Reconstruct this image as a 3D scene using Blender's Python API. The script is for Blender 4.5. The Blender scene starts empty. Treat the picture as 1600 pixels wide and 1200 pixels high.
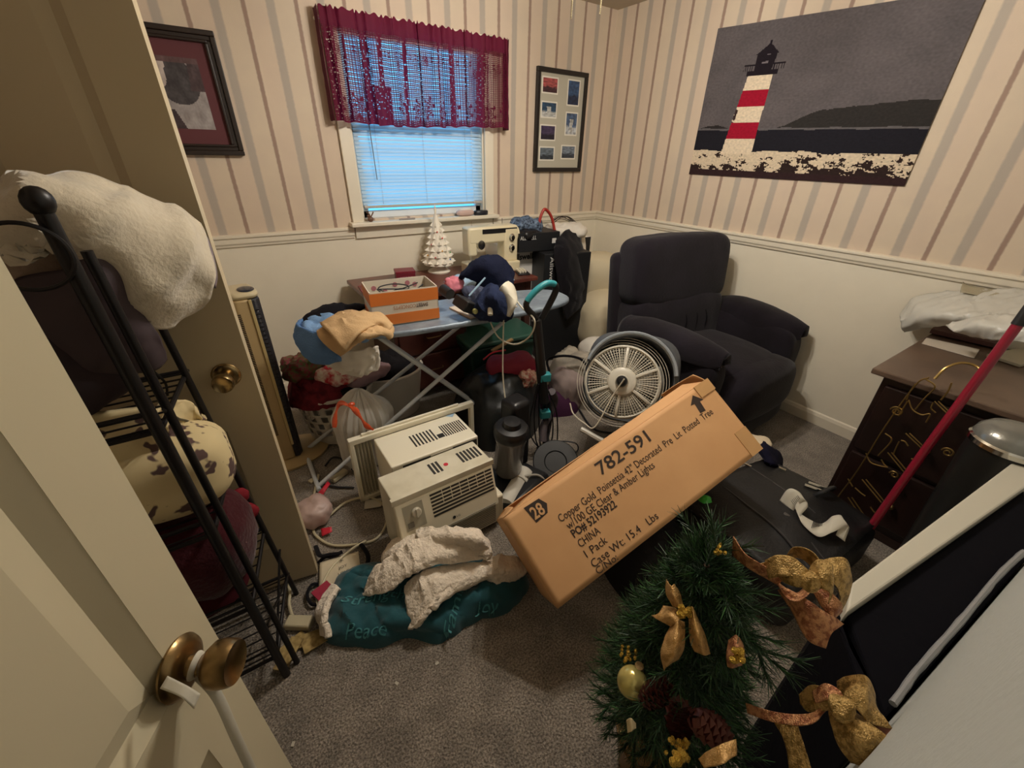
import bpy, bmesh, math, random
from mathutils import Vector, Matrix, noise
from mathutils.bvhtree import BVHTree
R_ = math.radians
SC = bpy.context.scene
COL = SC.collection
V = Vector
# ------------------------------------------------------------------ camera
FPX, YAW, PIT, ROL = 644.03, 0.59522, 0.50646, 0.01979
CAM = V((-2.8708, -2.9318, 1.4818))
_f = V((math.sin(YAW)*math.cos(PIT), math.cos(YAW)*math.cos(PIT), -math.sin(PIT)))
_r = V((math.cos(YAW), -math.sin(YAW), 0)); _u = _r.cross(_f)
RT = _r*math.cos(ROL)+_u*math.sin(ROL); UP = -_r*math.sin(ROL)+_u*math.cos(ROL); FW = _f
cd = bpy.data.cameras.new('camera'); cam = bpy.data.objects.new('camera', cd); COL.objects.link(cam)
cd.sensor_width = 36; cd.lens = FPX*36/1600; cd.clip_start = .02
cam.matrix_world = Matrix(((RT.x, UP.x, -FW.x, CAM.x), (RT.y, UP.y, -FW.y, CAM.y), (RT.z, UP.z, -FW.z, CAM.z), (0, 0, 0, 1)))
SC.camera = cam
# ------------------------------------------------------------------ world, light, exposure
SC.view_settings.view_transform = 'Standard'; SC.view_settings.look = 'None'
SC.view_settings.gamma = 1; SC.view_settings.exposure = 0.0; SC.view_settings.use_curve_mapping = False
SC.cycles.use_denoising = True
SC.cycles.max_bounces = 8
W = bpy.data.worlds.new('sky'); SC.world = W; W.use_nodes = True
W.node_tree.nodes['Background'].inputs[0].default_value = (0.10, 0.50, 0.92, 1)
W.node_tree.nodes['Background'].inputs[1].default_value = 2.2
BULB = 680.0          # emission of the three ceiling-fan bulbs
BULB_COL = (1.0, 0.94, 0.84, 1)

def at(u, v, x=None, y=None, z=None):
    """the point of a known plane of the room (x, y or z given) seen in direction u, v"""
    d = FW + RT*((u-800)/FPX) - UP*((v-600)/FPX)
    if x is not None: t = (x-CAM.x)/d.x
    elif y is not None: t = (y-CAM.y)/d.y
    else: t = (z-CAM.z)/d.z
    return CAM + d*t
def dist(u, v, k):
    d = FW + RT*((u-800)/FPX) - UP*((v-600)/FPX)
    return CAM + d.normalized()*k
# ------------------------------------------------------------------ materials
def lin(c):
    c = c/255.0
    return c/12.92 if c <= .04045 else ((c+.055)/1.055)**2.4
def rgb(h):
    return (lin(int(h[0:2], 16)), lin(int(h[2:4], 16)), lin(int(h[4:6], 16)), 1)
MATS = {}
def M(name, col, rough=.6, metal=0., bump=None, var=None, sheen=0., trans=0., coat=0., attr=None, alpha=1.):
    """bump=(scale,strength)  var=(scale,second colour)"""
    if name in MATS: return MATS[name]
    m = bpy.data.materials.new(name); m.use_nodes = True; nt = m.node_tree; b = nt.nodes['Principled BSDF']
    b.inputs['Base Color'].default_value = rgb(col); b.inputs['Roughness'].default_value = rough
    b.inputs['Metallic'].default_value = metal
    if rough >= .88: b.inputs['Specular IOR Level'].default_value = .12
    if sheen: b.inputs['Sheen Weight'].default_value = sheen
    if coat: b.inputs['Coat Weight'].default_value = coat
    if trans: b.inputs['Transmission Weight'].default_value = trans
    if alpha < 1: b.inputs['Alpha'].default_value = alpha
    tc = nt.nodes.new('ShaderNodeTexCoord')
    if attr:
        a = nt.nodes.new('ShaderNodeAttribute'); a.attribute_name = attr; nt.links.new(a.outputs['Color'], b.inputs['Base Color'])
    if var:
        n = nt.nodes.new('ShaderNodeTexNoise'); n.inputs['Scale'].default_value = var[0]; n.inputs['Detail'].default_value = 6
        r = nt.nodes.new('ShaderNodeValToRGB'); r.color_ramp.elements[0].position = .38; r.color_ramp.elements[1].position = .62
        r.color_ramp.elements[0].color = rgb(var[1]); r.color_ramp.elements[1].color = rgb(col)
        nt.links.new(tc.outputs['Object'], n.inputs['Vector']); nt.links.new(n.outputs['Fac'], r.inputs['Fac']); nt.links.new(r.outputs['Color'], b.inputs['Base Color'])
    if bump:
        n = nt.nodes.new('ShaderNodeTexNoise'); n.inputs['Scale'].default_value = bump[0]; n.inputs['Detail'].default_value = 4
        bp = nt.nodes.new('ShaderNodeBump'); bp.inputs['Strength'].default_value = bump[1]; bp.inputs['Distance'].default_value = .01
        nt.links.new(tc.outputs['Object'], n.inputs['Vector']); nt.links.new(n.outputs['Fac'], bp.inputs['Height']); nt.links.new(bp.outputs['Normal'], b.inputs['Normal'])
    MATS[name] = m
    return m
def emis(name, col, s):
    m = bpy.data.materials.new(name); m.use_nodes = True; nt = m.node_tree; nt.nodes.clear()
    e = nt.nodes.new('ShaderNodeEmission'); e.inputs[0].default_value = col; e.inputs[1].default_value = s
    o = nt.nodes.new('ShaderNodeOutputMaterial'); nt.links.new(e.outputs[0], o.inputs[0]); return m
def thin(name, col, tr=.5, rough=.7, alpha=1., bump=None):
    """thin cloth or plastic film: diffuse + translucent, optionally see-through"""
    m = bpy.data.materials.new(name); m.use_nodes = True; nt = m.node_tree; b = nt.nodes['Principled BSDF']
    b.inputs['Base Color'].default_value = rgb(col); b.inputs['Roughness'].default_value = rough
    t = nt.nodes.new('ShaderNodeBsdfTranslucent'); t.inputs[0].default_value = rgb(col)
    mx = nt.nodes.new('ShaderNodeMixShader'); mx.inputs[0].default_value = tr
    nt.links.new(b.outputs[0], mx.inputs[1]); nt.links.new(t.outputs[0], mx.inputs[2]); out = nt.nodes['Material Output']
    last = mx
    if alpha < 1:
        tp = nt.nodes.new('ShaderNodeBsdfTransparent'); m2 = nt.nodes.new('ShaderNodeMixShader'); m2.inputs[0].default_value = alpha
        nt.links.new(tp.outputs[0], m2.inputs[1]); nt.links.new(mx.outputs[0], m2.inputs[2]); last = m2
    if bump:
        tc = nt.nodes.new('ShaderNodeTexCoord'); n = nt.nodes.new('ShaderNodeTexNoise'); n.inputs['Scale'].default_value = bump[0]
        bp = nt.nodes.new('ShaderNodeBump'); bp.inputs['Strength'].default_value = bump[1]; bp.inputs['Distance'].default_value = .01
        nt.links.new(tc.outputs['Object'], n.inputs['Vector']); nt.links.new(n.outputs['Fac'], bp.inputs['Height']); nt.links.new(bp.outputs['Normal'], b.inputs['Normal'])
    nt.links.new(last.outputs[0], out.inputs[0]); return m
# ------------------------------------------------------------------ objects
def props(o, label=None, cat=None, group=None, kind=None):
    if label: o['label'] = label
    if cat: o['category'] = cat
    if group: o['group'] = group
    if kind: o['kind'] = kind
    return o
def thing(name, label, cat, loc, group=None):
    o = bpy.data.objects.new(name, None); COL.objects.link(o); o.location = V(loc); o.empty_display_size = .05
    return props(o, label, cat, group)
def rootloc(o):
    p = V((0, 0, 0))
    while o is not None:
        p += o.location; o = o.parent
    return p
def smoothstep(a, b, x):
    t = max(0, min(1, (x-a)/(b-a))); return t*t*(3-2*t)
def cr(pts, n):
    """Catmull-Rom through pts, n steps a span"""
    P = [V(p) for p in pts]; P = [P[0]*2-P[1]] + P + [P[-1]*2-P[-2]]; out = []
    for i in range(1, len(P)-2):
        for k in range(n):
            t = k/n; a, b, c, d = P[i-1], P[i], P[i+1], P[i+2]
            out.append(.5*((2*b)+(c-a)*t+(2*a-5*b+4*c-d)*t*t+(3*b-a-3*c+d)*t**3))
    out.append(P[-2].copy()); return out
def frame(o, ex, ey):
    ex = V(ex).normalized(); ey = V(ey); ez = ex.cross(ey).normalized(); ey = ez.cross(ex)
    return Matrix(((ex.x, ey.x, ez.x, o[0]), (ex.y, ey.y, ez.y, o[1]), (ex.z, ey.z, ez.z, o[2]), (0, 0, 0, 1)))
def rz(o, a=0, rx=0, ry=0):
    return Matrix.Translation(V(o)) @ Matrix.Rotation(a, 4, 'Z') @ Matrix.Rotation(rx, 4, 'X') @ Matrix.Rotation(ry, 4, 'Y')
I4 = Matrix.Identity(4)
class MB:
    def __init__(s): s.v = []; s.f = []; s.m = []; s.uv = None
    def add(s, vs, fs, mi=0, T=None):
        n = len(s.v); s.v += [(T @ V(p)) if T else V(p) for p in vs]
        s.f += [tuple(i+n for i in f) for f in fs]; s.m += [mi]*len(fs); return s
    def box(s, a, b, T=None, mi=0):
        x0, y0, z0 = a; x1, y1, z1 = b
        vs = [(x0,y0,z0),(x1,y0,z0),(x1,y1,z0),(x0,y1,z0),(x0,y0,z1),(x1,y0,z1),(x1,y1,z1),(x0,y1,z1)]
        return s.add(vs, [(0,3,2,1),(4,5,6,7),(0,1,5,4),(1,2,6,5),(2,3,7,6),(3,0,4,7)], mi, T)
    def tube(s, pts, r, n=8, closed=False, T=None, mi=0, flat=1.):
        P = [V(p) for p in pts]; m = len(P); rr = r if isinstance(r, (list, tuple)) else [r]*m
        vs = []; up = None
        for i, p in enumerate(P):
            t = (P[(i+1) % m]-P[i-1]) if closed else (P[min(i+1, m-1)]-P[max(i-1, 0)])
            if t.length < 1e-9: t = V((0, 0, 1))
            t.normalize()
            if up is None: up = V((0, 0, 1)) if abs(t.z) < .9 else V((1, 0, 0))
            a = t.cross(up)
            if a.length < 1e-4: a = t.orthogonal()
            a.normalize(); b = a.cross(t).normalized(); up = b
            for k in range(n):
                q = 2*math.pi*k/n; vs.append(p+a*math.cos(q)*rr[i]+b*math.sin(q)*rr[i]*flat)
        fs = []
        for i in range(m if closed else m-1):
            j = (i+1) % m
            for k in range(n): fs.append((i*n+k, i*n+(k+1) % n, j*n+(k+1) % n, j*n+k))
        if not closed: fs += [tuple(range(n-1, -1, -1)), tuple(range((m-1)*n, m*n))]
        return s.add(vs, fs, mi, T)
    def bar(s, a, b, r, n=8, T=None, mi=0): return s.tube([a, b], r, n, T=T, mi=mi)
    def lathe(s, prof, T=None, n=32, mi=0, cap=True):
        vs = []; fs = []
        for r, z in prof:
            for k in range(n): q = 2*math.pi*k/n; vs.append((max(r, 1e-5)*math.cos(q), max(r, 1e-5)*math.sin(q), z))
        for i in range(len(prof)-1):
            for k in range(n): fs.append((i*n+k, i*n+(k+1) % n, (i+1)*n+(k+1) % n, (i+1)*n+k))
        if cap: fs += [tuple(range(n-1, -1, -1)), tuple(range((len(prof)-1)*n, len(prof)*n))]
        return s.add(vs, fs, mi, T)
    def prism(s, poly, z0, z1, T=None, mi=0):
        n = len(poly); vs = [(x, y, z0) for x, y in poly]+[(x, y, z1) for x, y in poly]
        fs = [tuple(range(n-1, -1, -1)), tuple(range(n, 2*n))]+[(i, (i+1) % n, n+(i+1) % n, n+i) for i in range(n)]
        return s.add(vs, fs, mi, T)
    def ball(s, c, r, T=None, n=16, mi=0, sq=1., rot=None):
        rx, ry, rz_ = (r, r, r) if not isinstance(r, (tuple, list)) else r; vs = []; fs = []; h = n//2
        def w(x): return math.copysign(abs(x)**sq, x)
        for i in range(h+1):
            th = math.pi*i/h
            for k in range(n):
                q = 2*math.pi*k/n
                p = V((rx*w(math.sin(th))*w(math.cos(q)), ry*w(math.sin(th))*w(math.sin(q)), rz_*w(math.cos(th))))
                if rot: p = rot @ p
                vs.append(p+V(c))
        for i in range(h):
            for k in range(n): fs.append((i*n+k, (i+1)*n+k, (i+1)*n+(k+1) % n, i*n+(k+1) % n))
        return s.add(vs, fs, mi, T)
    def noise(s, amp, sc, seed=0, i0=0, axis=None):
        """push the vertices along their normals by layered noise"""
        me = bpy.data.meshes.new('t'); me.from_pydata([tuple(p) for p in s.v], [], s.f); me.update()
        N = [x.normal.copy() for x in me.vertices]; bpy.data.meshes.remove(me); o = V((seed*7.3, seed*3.1, seed*1.7))
        for i in range(i0, len(s.v)):
            p = s.v[i]; k = noise.noise(p*sc+o)*.6+noise.noise(p*sc*2.1+o)*.3+(.5-abs(noise.noise(p*sc*1.4-o)))*.5+noise.noise(p*sc*4.7+o)*.12
            s.v[i] = p+(V(axis) if axis else N[i])*k*amp
        return s
    def folds(s, amp, wl, d, seed=0, warp=.8):
        """soft wrinkles running across direction d"""
        me = bpy.data.meshes.new('t'); me.from_pydata([tuple(p) for p in s.v], [], s.f); me.update()
        N = [x.normal.copy() for x in me.vertices]; bpy.data.meshes.remove(me); o = V((seed*3.3, seed*1.1, seed*4.7)); d = V(d).normalized()
        for i, p in enumerate(list(s.v)):
            q = p.dot(d)/wl+warp*noise.noise(p*(.55/wl)+o)*1.6; w = (1-abs(math.sin(math.pi*q)))**1.5; g = .55+.9*noise.noise(p*(.35/wl)-o)
            s.v[i] = p-N[i]*w*amp*max(.1, g)
        return s
    def build(s, name, mat, parent=None, smooth=True, bevel=0, seg=2, sub=0, thick=0, auto=40, label=None):
        o0 = rootloc(parent) if parent is not None else None
        if o0 is None:
            lo = [min(p[i] for p in s.v) for i in range(3)]; hi = [max(p[i] for p in s.v) for i in range(3)]
            o0 = V(((lo[0]+hi[0])/2, (lo[1]+hi[1])/2, lo[2]))
        me = bpy.data.meshes.new(name); me.from_pydata([tuple(p-o0) for p in s.v], [], s.f)
        for m in (mat if isinstance(mat, (list, tuple)) else [mat]): me.materials.append(m)
        me.polygons.foreach_set('material_index', s.m)
        if s.uv:
            ul = me.uv_layers.new(name='UVMap')
            for l in me.loops: ul.data[l.index].uv = s.uv[l.vertex_index]
        if smooth:
            me.polygons.foreach_set('use_smooth', [True]*len(s.f))
            if auto: me.set_sharp_from_angle(angle=R_(auto))
        me.update(); o = bpy.data.objects.new(name, me); COL.objects.link(o)
        if parent is not None: o.parent = parent
        else: o.location = o0
        if bevel:
            b = o.modifiers.new('bevel', 'BEVEL'); b.width = bevel; b.segments = seg; b.limit_method = 'ANGLE'; b.angle_limit = R_(35)
        if thick:
            b = o.modifiers.new('solid', 'SOLIDIFY'); b.thickness = thick; b.offset = 0
        if sub:
            b = o.modifiers.new('sub', 'SUBSURF'); b.levels = sub; b.render_levels = sub
        if label: o['label'] = label
        return o
    def solo(s, name, mat, label, cat, group=None, kind=None, **k):
        return props(s.build(name, mat, None, **k), label, cat, group, kind)
def struct(mb, name, mat, **k):
    k.setdefault('smooth', False); return props(mb.build(name, mat, None, **k), kind='structure')
def sheet(rows, nu=10, nv=10, amp=0., sc=8., seed=0, uv=False):
    """smooth surface through a grid of control points"""
    g = [cr(r, nu) for r in rows]; cols = [cr([g[j][i] for j in range(len(g))], nv) for i in range(len(g[0]))]
    nx = len(cols); ny = len(cols[0]); mb = MB()
    mb.v = [cols[i][j] for j in range(ny) for i in range(nx)]
    mb.f = [(j*nx+i, j*nx+i+1, (j+1)*nx+i+1, (j+1)*nx+i) for j in range(ny-1) for i in range(nx-1)]; mb.m = [0]*len(mb.f)
    if uv: mb.uv = [(i/(nx-1), j/(ny-1)) for j in range(ny) for i in range(nx)]
    if amp: mb.noise(amp, sc, seed)
    return mb
def pile(outline, h, z0=0., seed=0, amp=.02, sc=9., n=26, m=72, k=2.6, e=.6, peak=None):
    """soft heap of cloth or a sack standing on an outline of floor points"""
    P = [V((p[0], p[1], 0)) for p in outline]; c = sum(P, V())/len(P); P.append(P[0])
    ring = cr([P[-2]]+P+[P[1]], 12)[12:-12]; L = len(ring); mb = MB()
    if peak: pk = V((peak[0], peak[1], 0))
    else: pk = c
    o = V((seed*5.7, seed*2.3, seed)); vs = []
    for i in range(n+1):
        r = i/n
        for j in range(m):
            q = ring[int(j/m*L) % L]; t = j/m*L-int(j/m*L); q = q.lerp(ring[(int(j/m*L)+1) % L], t)
            cc = pk.lerp(c, r); p = cc+(q-cc)*r*(1+.05*noise.noise(q*6+o)*r)
            z = h*(1-r**k)**e if r < 1 else 0
            f = noise.noise(V((p.x, p.y, 0))*sc+o)*.6+(.4-abs(noise.noise(V((p.x, p.y, .3))*sc*1.1-o)))*.9+noise.noise(V((p.x, p.y, z))*sc*2.7+o)*.3
            z = max(0, z+f*amp*min(1, (1-r)*5)); vs.append((p.x, p.y, z0+z))
    fs = [(i*m+j, (i+1)*m+j, (i+1)*m+(j+1) % m, i*m+(j+1) % m) for i in range(n) for j in range(m)]
    fs.append(tuple(range(n*m+m-1, n*m-1, -1))); return mb.add(vs, fs)
def blob(c, r, a=0, rx=0, ry=0, sq=.75, amp=.012, sc=9., seed=0, n=56, floor=None):
    mb = MB().ball(c, r, n=n, sq=sq, rot=Matrix.Rotation(a, 3, 'Z') @ Matrix.Rotation(rx, 3, 'X') @ Matrix.Rotation(ry, 3, 'Y'))
    mb.noise(amp, sc, seed)
    if floor is not None:
        for p in mb.v: p.z = max(p.z, floor)
    return mb
def cable(name, pts, r, mat, label=None, cat=None, parent=None, n=8, k=8, group=None):
    mb = MB().tube(cr(pts, k), r, n)
    if parent is not None: return mb.build(name, mat, parent)
    return mb.solo(name, mat, label, cat, group)
def text(s, T, h, mat, parent, name='lettering', w=None, depth=.0006, bvh=None, sub=0, shear=0, bold=0):
    cu = bpy.data.curves.new('t', 'FONT'); cu.body = s; cu.size = 1; cu.resolution_u = 3; cu.shear = shear; cu.offset = bold
    if not bvh: cu.extrude = .0
    t = bpy.data.objects.new('t', cu); COL.objects.link(t); dg = bpy.context.evaluated_depsgraph_get()
    me = bpy.data.meshes.new_from_object(t.evaluated_get(dg)); bpy.data.objects.remove(t); bpy.data.curves.remove(cu)
    xs = [v.co.x for v in me.vertices]; ys = [v.co.y for v in me.vertices]; sy = h/.73; sx = sy if w is None else w/(max(xs)-min(xs))
    x0 = min(xs)
    if sub:
        bm = bmesh.new(); bm.from_mesh(me); bmesh.ops.triangulate(bm, faces=bm.faces); bmesh.ops.subdivide_edges(bm, edges=bm.edges, cuts=sub); bm.to_mesh(me); bm.free()
    o0 = rootloc(parent)
    for v in me.vertices:
        p = T @ V(((v.co.x-x0)*sx, v.co.y*sy, depth))
        if bvh:
            hit = bvh.ray_cast(V((p.x, p.y, 3)), V((0, 0, -1)))
            p = hit[0]+V((0, 0, .003)) if hit[0] else p
        v.co = p-o0
    me.materials.clear(); me.materials.append(mat); o = bpy.data.objects.new(name, me); COL.objects.link(o); o.parent = parent
    return o
def painted(name, T, w, h, nx, ny, fn, parent, rough=.6, mname=None):
    """flat picture: a grid whose faces carry the artwork's own colours; fn(u,v) -> (r,g,b) 0-255, v upwards"""
    me = bpy.data.meshes.new(name); o0 = rootloc(parent)
    vs = [tuple(T @ V((w*i/nx, h*j/ny, 0))-o0) for j in range(ny+1) for i in range(nx+1)]
    fs = [(j*(nx+1)+i, j*(nx+1)+i+1, (j+1)*(nx+1)+i+1, (j+1)*(nx+1)+i) for j in range(ny) for i in range(nx)]
    me.from_pydata(vs, [], fs); ca = me.color_attributes.new('art', 'FLOAT_COLOR', 'CORNER'); dat = []
    for j in range(ny):
        for i in range(nx):
            c = fn((i+.5)/nx, (j+.5)/ny); c = [lin(max(0, min(255, q))) for q in c]+[1]; dat += c*4
    ca.data.foreach_set('color', dat); me.materials.append(M(mname or 'printed_picture', '808080', rough, attr='art'))
    o = bpy.data.objects.new(name, me); COL.objects.link(o); o.parent = parent; return o
def bvh_of(mb): return BVHTree.FromPolygons([tuple(p) for p in mb.v], mb.f)
# ================================================================== THE ROOM
XL, YF, ZC = -3.64, -3.07, 2.44
def wall_mat(name, axis, c0, per):
    m = bpy.data.materials.new(name); m.use_nodes = True; nt = m.node_tree; b = nt.nodes['Principled BSDF']; b.inputs['Roughness'].default_value = .75
    g = nt.nodes.new('ShaderNodeNewGeometry'); sp = nt.nodes.new('ShaderNodeSeparateXYZ'); nt.links.new(g.outputs['Position'], sp.inputs[0])
    def mt(op, a, c=None, d=None):
        n = nt.nodes.new('ShaderNodeMath'); n.operation = op
        for i, q in enumerate((a, c, d)):
            if q is None: continue
            if isinstance(q, (int, float)): n.inputs[i].default_value = q
            else: nt.links.new(q, n.inputs[i])
        return n.outputs[0]
    nz = nt.nodes.new('ShaderNodeTexNoise'); nz.inputs['Scale'].default_value = 60; nt.links.new(g.outputs['Position'], nz.inputs['Vector'])
    nz2 = nt.nodes.new('ShaderNodeTexNoise'); nz2.inputs['Scale'].default_value = 9; nt.links.new(g.outputs['Position'], nz2.inputs['Vector'])
    t = mt('ADD', sp.outputs[axis], mt('MULTIPLY', mt('SUBTRACT', nz.outputs['Fac'], .5), .006))
    def band(off, w, soft):
        f = mt('FRACT', mt('DIVIDE', mt('SUBTRACT', t, c0+off-per/2+per*50*-1), per)); dd = mt('MULTIPLY', mt('ABSOLUTE', mt('SUBTRACT', f, .5)), per)
        mr = nt.nodes.new('ShaderNodeMapRange'); mr.interpolation_type = 'SMOOTHSTEP'; nt.links.new(dd, mr.inputs[0]); mr.inputs[1].default_value = w; mr.inputs[2].default_value = w+soft; mr.inputs[3].default_value = 1; mr.inputs[4].default_value = 0
        return mr.outputs[0]
    def mix(f, a, c):
        n = nt.nodes.new('ShaderNodeMix'); n.data_type = 'RGBA'
        if isinstance(f, (int, float)): n.inputs[0].default_value = f
        else: nt.links.new(f, n.inputs[0])
        for i, q in ((6, a), (7, c)):
            if isinstance(q, str): n.inputs[i].default_value = rgb(q)
            else: nt.links.new(q, n.inputs[i])
        return n.outputs[2]
    base = mix(nz2.outputs['Fac'], 'dbc9b0', 'd0beaa')
    base = mix(mt('MULTIPLY', band(per*.25, .03, .03), .16), base, 'd3b3a4')
    base = mix(mt('MULTIPLY', band(per*.5, .014, .012), .62), base, '9c958f')
    base = mix(mt('MULTIPLY', band(0, .006, .008), .8), base, '8d6f63')
    up = mt('GREATER_THAN', sp.outputs[2], 1.03)
    c = mix(up, mix(nz2.outputs['Fac'], 'efe6d2', 'e8dfcb'), base); nt.links.new(c, b.inputs['Base Color'])
    bp = nt.nodes.new('ShaderNodeBump'); bp.inputs['Strength'].default_value = .12; bp.inputs['Distance'].default_value = .004; nz3 = nt.nodes.new('ShaderNodeTexNoise'); nz3.inputs['Scale'].default_value = 220
    nt.links.new(g.outputs['Position'], nz3.inputs['Vector']); nt.links.new(nz3.outputs['Fac'], bp.inputs['Height']); nt.links.new(bp.outputs['Normal'], b.inputs['Normal'])
    return m
wm_back = wall_mat('striped_wallpaper_back', 0, -.069, .2437); wm_side = wall_mat('striped_wallpaper_side', 1, -.905, .2363)
trim = M('trim_paint', 'e6dcc8', .45, bump=(30, .05)); white = M('white_paint', 'e9e6dc', .5); sashm = M('window_vinyl', 'e8ecee', .4)
def carpet():
    m = bpy.data.materials.new('carpet_pile'); m.use_nodes = True; nt = m.node_tree; b = nt.nodes['Principled BSDF']; b.inputs['Roughness'].default_value = 1
    b.inputs['Sheen Weight'].default_value = .2
    g = nt.nodes.new('ShaderNodeNewGeometry')
    def nn(s, d=3):
        n = nt.nodes.new('ShaderNodeTexNoise'); n.inputs['Scale'].default_value = s; n.inputs['Detail'].default_value = d; nt.links.new(g.outputs['Position'], n.inputs['Vector']); return n.outputs['Fac']
    r = nt.nodes.new('ShaderNodeValToRGB'); r.color_ramp.elements[0].position = .36; r.color_ramp.elements[1].position = .64
    r.color_ramp.elements[0].color = rgb('685e54'); r.color_ramp.elements[1].color = rgb('aa9e8f'); nt.links.new(nn(170), r.inputs[0])
    r2 = nt.nodes.new('ShaderNodeValToRGB'); r2.color_ramp.elements[0].position = .4; r2.color_ramp.elements[1].position = .6
    r2.color_ramp.elements[0].color = (.72, .72, .72, 1); r2.color_ramp.elements[1].color = (1, 1, 1, 1); nt.links.new(nn(9), r2.inputs[0])
    mx = nt.nodes.new('ShaderNodeMix'); mx.data_type = 'RGBA'; mx.blend_type = 'MULTIPLY'; mx.inputs[0].default_value = 1
    nt.links.new(r.outputs[0], mx.inputs[6]); nt.links.new(r2.outputs[0], mx.inputs[7]); nt.links.new(mx.outputs[2], b.inputs['Base Color'])
    bp = nt.nodes.new('ShaderNodeBump'); bp.inputs['Strength'].default_value = .9; bp.inputs['Distance'].default_value = .012
    nt.links.new(nn(140), bp.inputs['Height']); nt.links.new(bp.outputs['Normal'], b.inputs['Normal']); return m
CARPET = carpet()
fl = MB().box((-4.3, -4.3, -.1), (.12, .12, 0)); struct(fl, 'floor', CARPET)
struct(MB().box((-4.3, -4.3, ZC), (.12, .12, ZC+.1)), 'ceiling', M('ceiling_paint', 'b9ab97', .9, bump=(40, .3)))
WX0, WX1, WZ0, WZ1 = -2.085, -1.170, 1.10, 2.09
bw = MB()
bw.box((-4.3, 0, 0), (WX0, .12, ZC)).box((WX1, 0, 0), (.12, .12, ZC)).box((WX0, 0, 0), (WX1, .12, WZ0)).box((WX0, 0, WZ1), (WX1, .12, ZC))
struct(bw, 'wall_back', wm_back)
struct(MB().box((0, -4.3, 0), (.12, 0, ZC)), 'wall_right', wm_side)
lw = MB().box((XL-.1, -1.47, 0), (XL, 0, ZC)).box((XL-.1, -4.3, 0), (XL, -2.25, ZC)).box((XL-.1, -2.25, 2.05), (XL, -1.47, ZC)).box((XL-.66, -4.3, 0), (XL-.6, 0, ZC))
struct(lw, 'wall_left', wm_side)
FWA = -.0873; FWP = V((-1.56, -3.066, 0)); TFW = Matrix.Translation(FWP) @ Matrix.Rotation(FWA, 4, 'Z')
fw = MB().box((-1.22, -.12, 0), (1.58, 0, ZC), TFW).box((XL, YF-.12, 0), (-3.42, YF, ZC)).box((-3.42, YF-.12, 2.06), (-2.6, YF, ZC)).box((-4.3, -4.36, 0), (.12, -4.3, ZC))
struct(fw, 'wall_front', M('front_wall_paint', 'b8bab4', .6, bump=(120, .08)))
# chair rails, baseboards
def rail(p0, p1, nrm, z0, prof, name):
    """moulding: profile (out, up) swept from p0 to p1"""
    mb = MB(); n = len(prof); N = V(nrm); vs = []
    for p in (p0, p1):
        for o, u in prof: vs.append(V((p[0], p[1], z0+u))+N*o)
    mb.add(vs, [tuple(range(n)), tuple(range(2*n-1, n-1, -1))]+[(i, n+i, n+(i+1) % n, (i+1) % n) for i in range(n)])
    return struct(mb, name, trim, bevel=.002)
RP = [(0, 0), (.010, 0), (.012, .012), (.018, .02), (.018, .045), (.026, .052), (.026, .064), (0, .07)]
rail((XL, 0), (-2.157, 0), (0, -1, 0), .99, RP, 'trim_1'); rail((-1.10, 0), (0, 0), (0, -1, 0), .99, RP, 'trim_2')
rail((0, 0), (0, YF), (-1, 0, 0), .99, RP, 'trim_3')
BP = [(0, 0), (.014, 0), (.014, .06), (.008, .078), (0, .085)]
rail((XL, 0), (0, 0), (0, -1, 0), 0, BP, 'baseboard_back'); rail((0, 0), (0, YF), (-1, 0, 0), 0, BP, 'baseboard_right'); fa = TFW @ V((-1.2, 0, 0)); fb = TFW @ V((1.566, 0, 0)); rail((fa.x, fa.y), (fb.x, fb.y), (-math.sin(FWA), math.cos(FWA), 0), 0, BP, 'baseboard_front')
cj = MB().box((-3.49, YF-.13, 2.06), (-2.62, YF+.018, 2.13)); struct(cj, 'trim_4', trim, bevel=.003)
# outlet plate on the front wall by the tree
ot = thing('wall_outlet', 'white wall outlet plate low on the near wall at bottom right, beside the bow ribbons', 'outlet', tuple(TFW @ V((-.52, .004, .42))))
MB().box((-.56, 0, .42), (-.49, .006, .54), TFW).build('cover_plate', white, ot, smooth=False, bevel=.002)
MB().box((-.545, .006, .485), (-.505, .009, .52), TFW).box((-.545, .006, .44), (-.505, .009, .475), TFW).build('socket', M('ivory_plastic', 'd9d2be', .4), ot, bevel=.002)
# ---------------------------------------------------------------- window
wn = MB()
for a, b in (((-2.157, -.022, 1.06), (WX0, 0, 2.15)), ((WX1, -.022, 1.06), (-1.10, 0, 2.15)), ((-2.157, -.022, WZ1), (-1.10, 0, 2.15)), ((WX0, 0, WZ0), (WX0+.012, .12, WZ1)), ((WX1-.012, 0, WZ0), (WX1, .12, WZ1))):
    wn.box(a, b)
wo = struct(wn, 'window_1', trim, bevel=.004)
s = MB()
for z0, z1, y in ((WZ0, 1.62, .04), (1.58, WZ1, .07)):
    s.box((WX0+.012, y, z0), (WX0+.055, y+.03, z1)).box((WX1-.055, y, z0), (WX1-.012, y+.03, z1)).box((WX0+.012, y, z0), (WX1-.012, y+.03, z0+.045)).box((WX0+.012, y, z1-.04), (WX1-.012, y+.03, z1))
s.build('window_sash', sashm, wo, smooth=False, bevel=.003)
gl = bpy.data.materials.new('window_glass'); gl.use_nodes = True; nt = gl.node_tree; nt.nodes.clear()
a = nt.nodes.new('ShaderNodeBsdfTransparent'); b = nt.nodes.new('ShaderNodeBsdfGlossy'); b.inputs['Roughness'].default_value = .02; f = nt.nodes.new('ShaderNodeMixShader'); f.inputs[0].default_value = .06; o = nt.nodes.new('ShaderNodeOutputMaterial')
nt.links.new(a.outputs[0], f.inputs[1]); nt.links.new(b.outputs[0], f.inputs[2]); nt.links.new(f.outputs[0], o.inputs[0])
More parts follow.
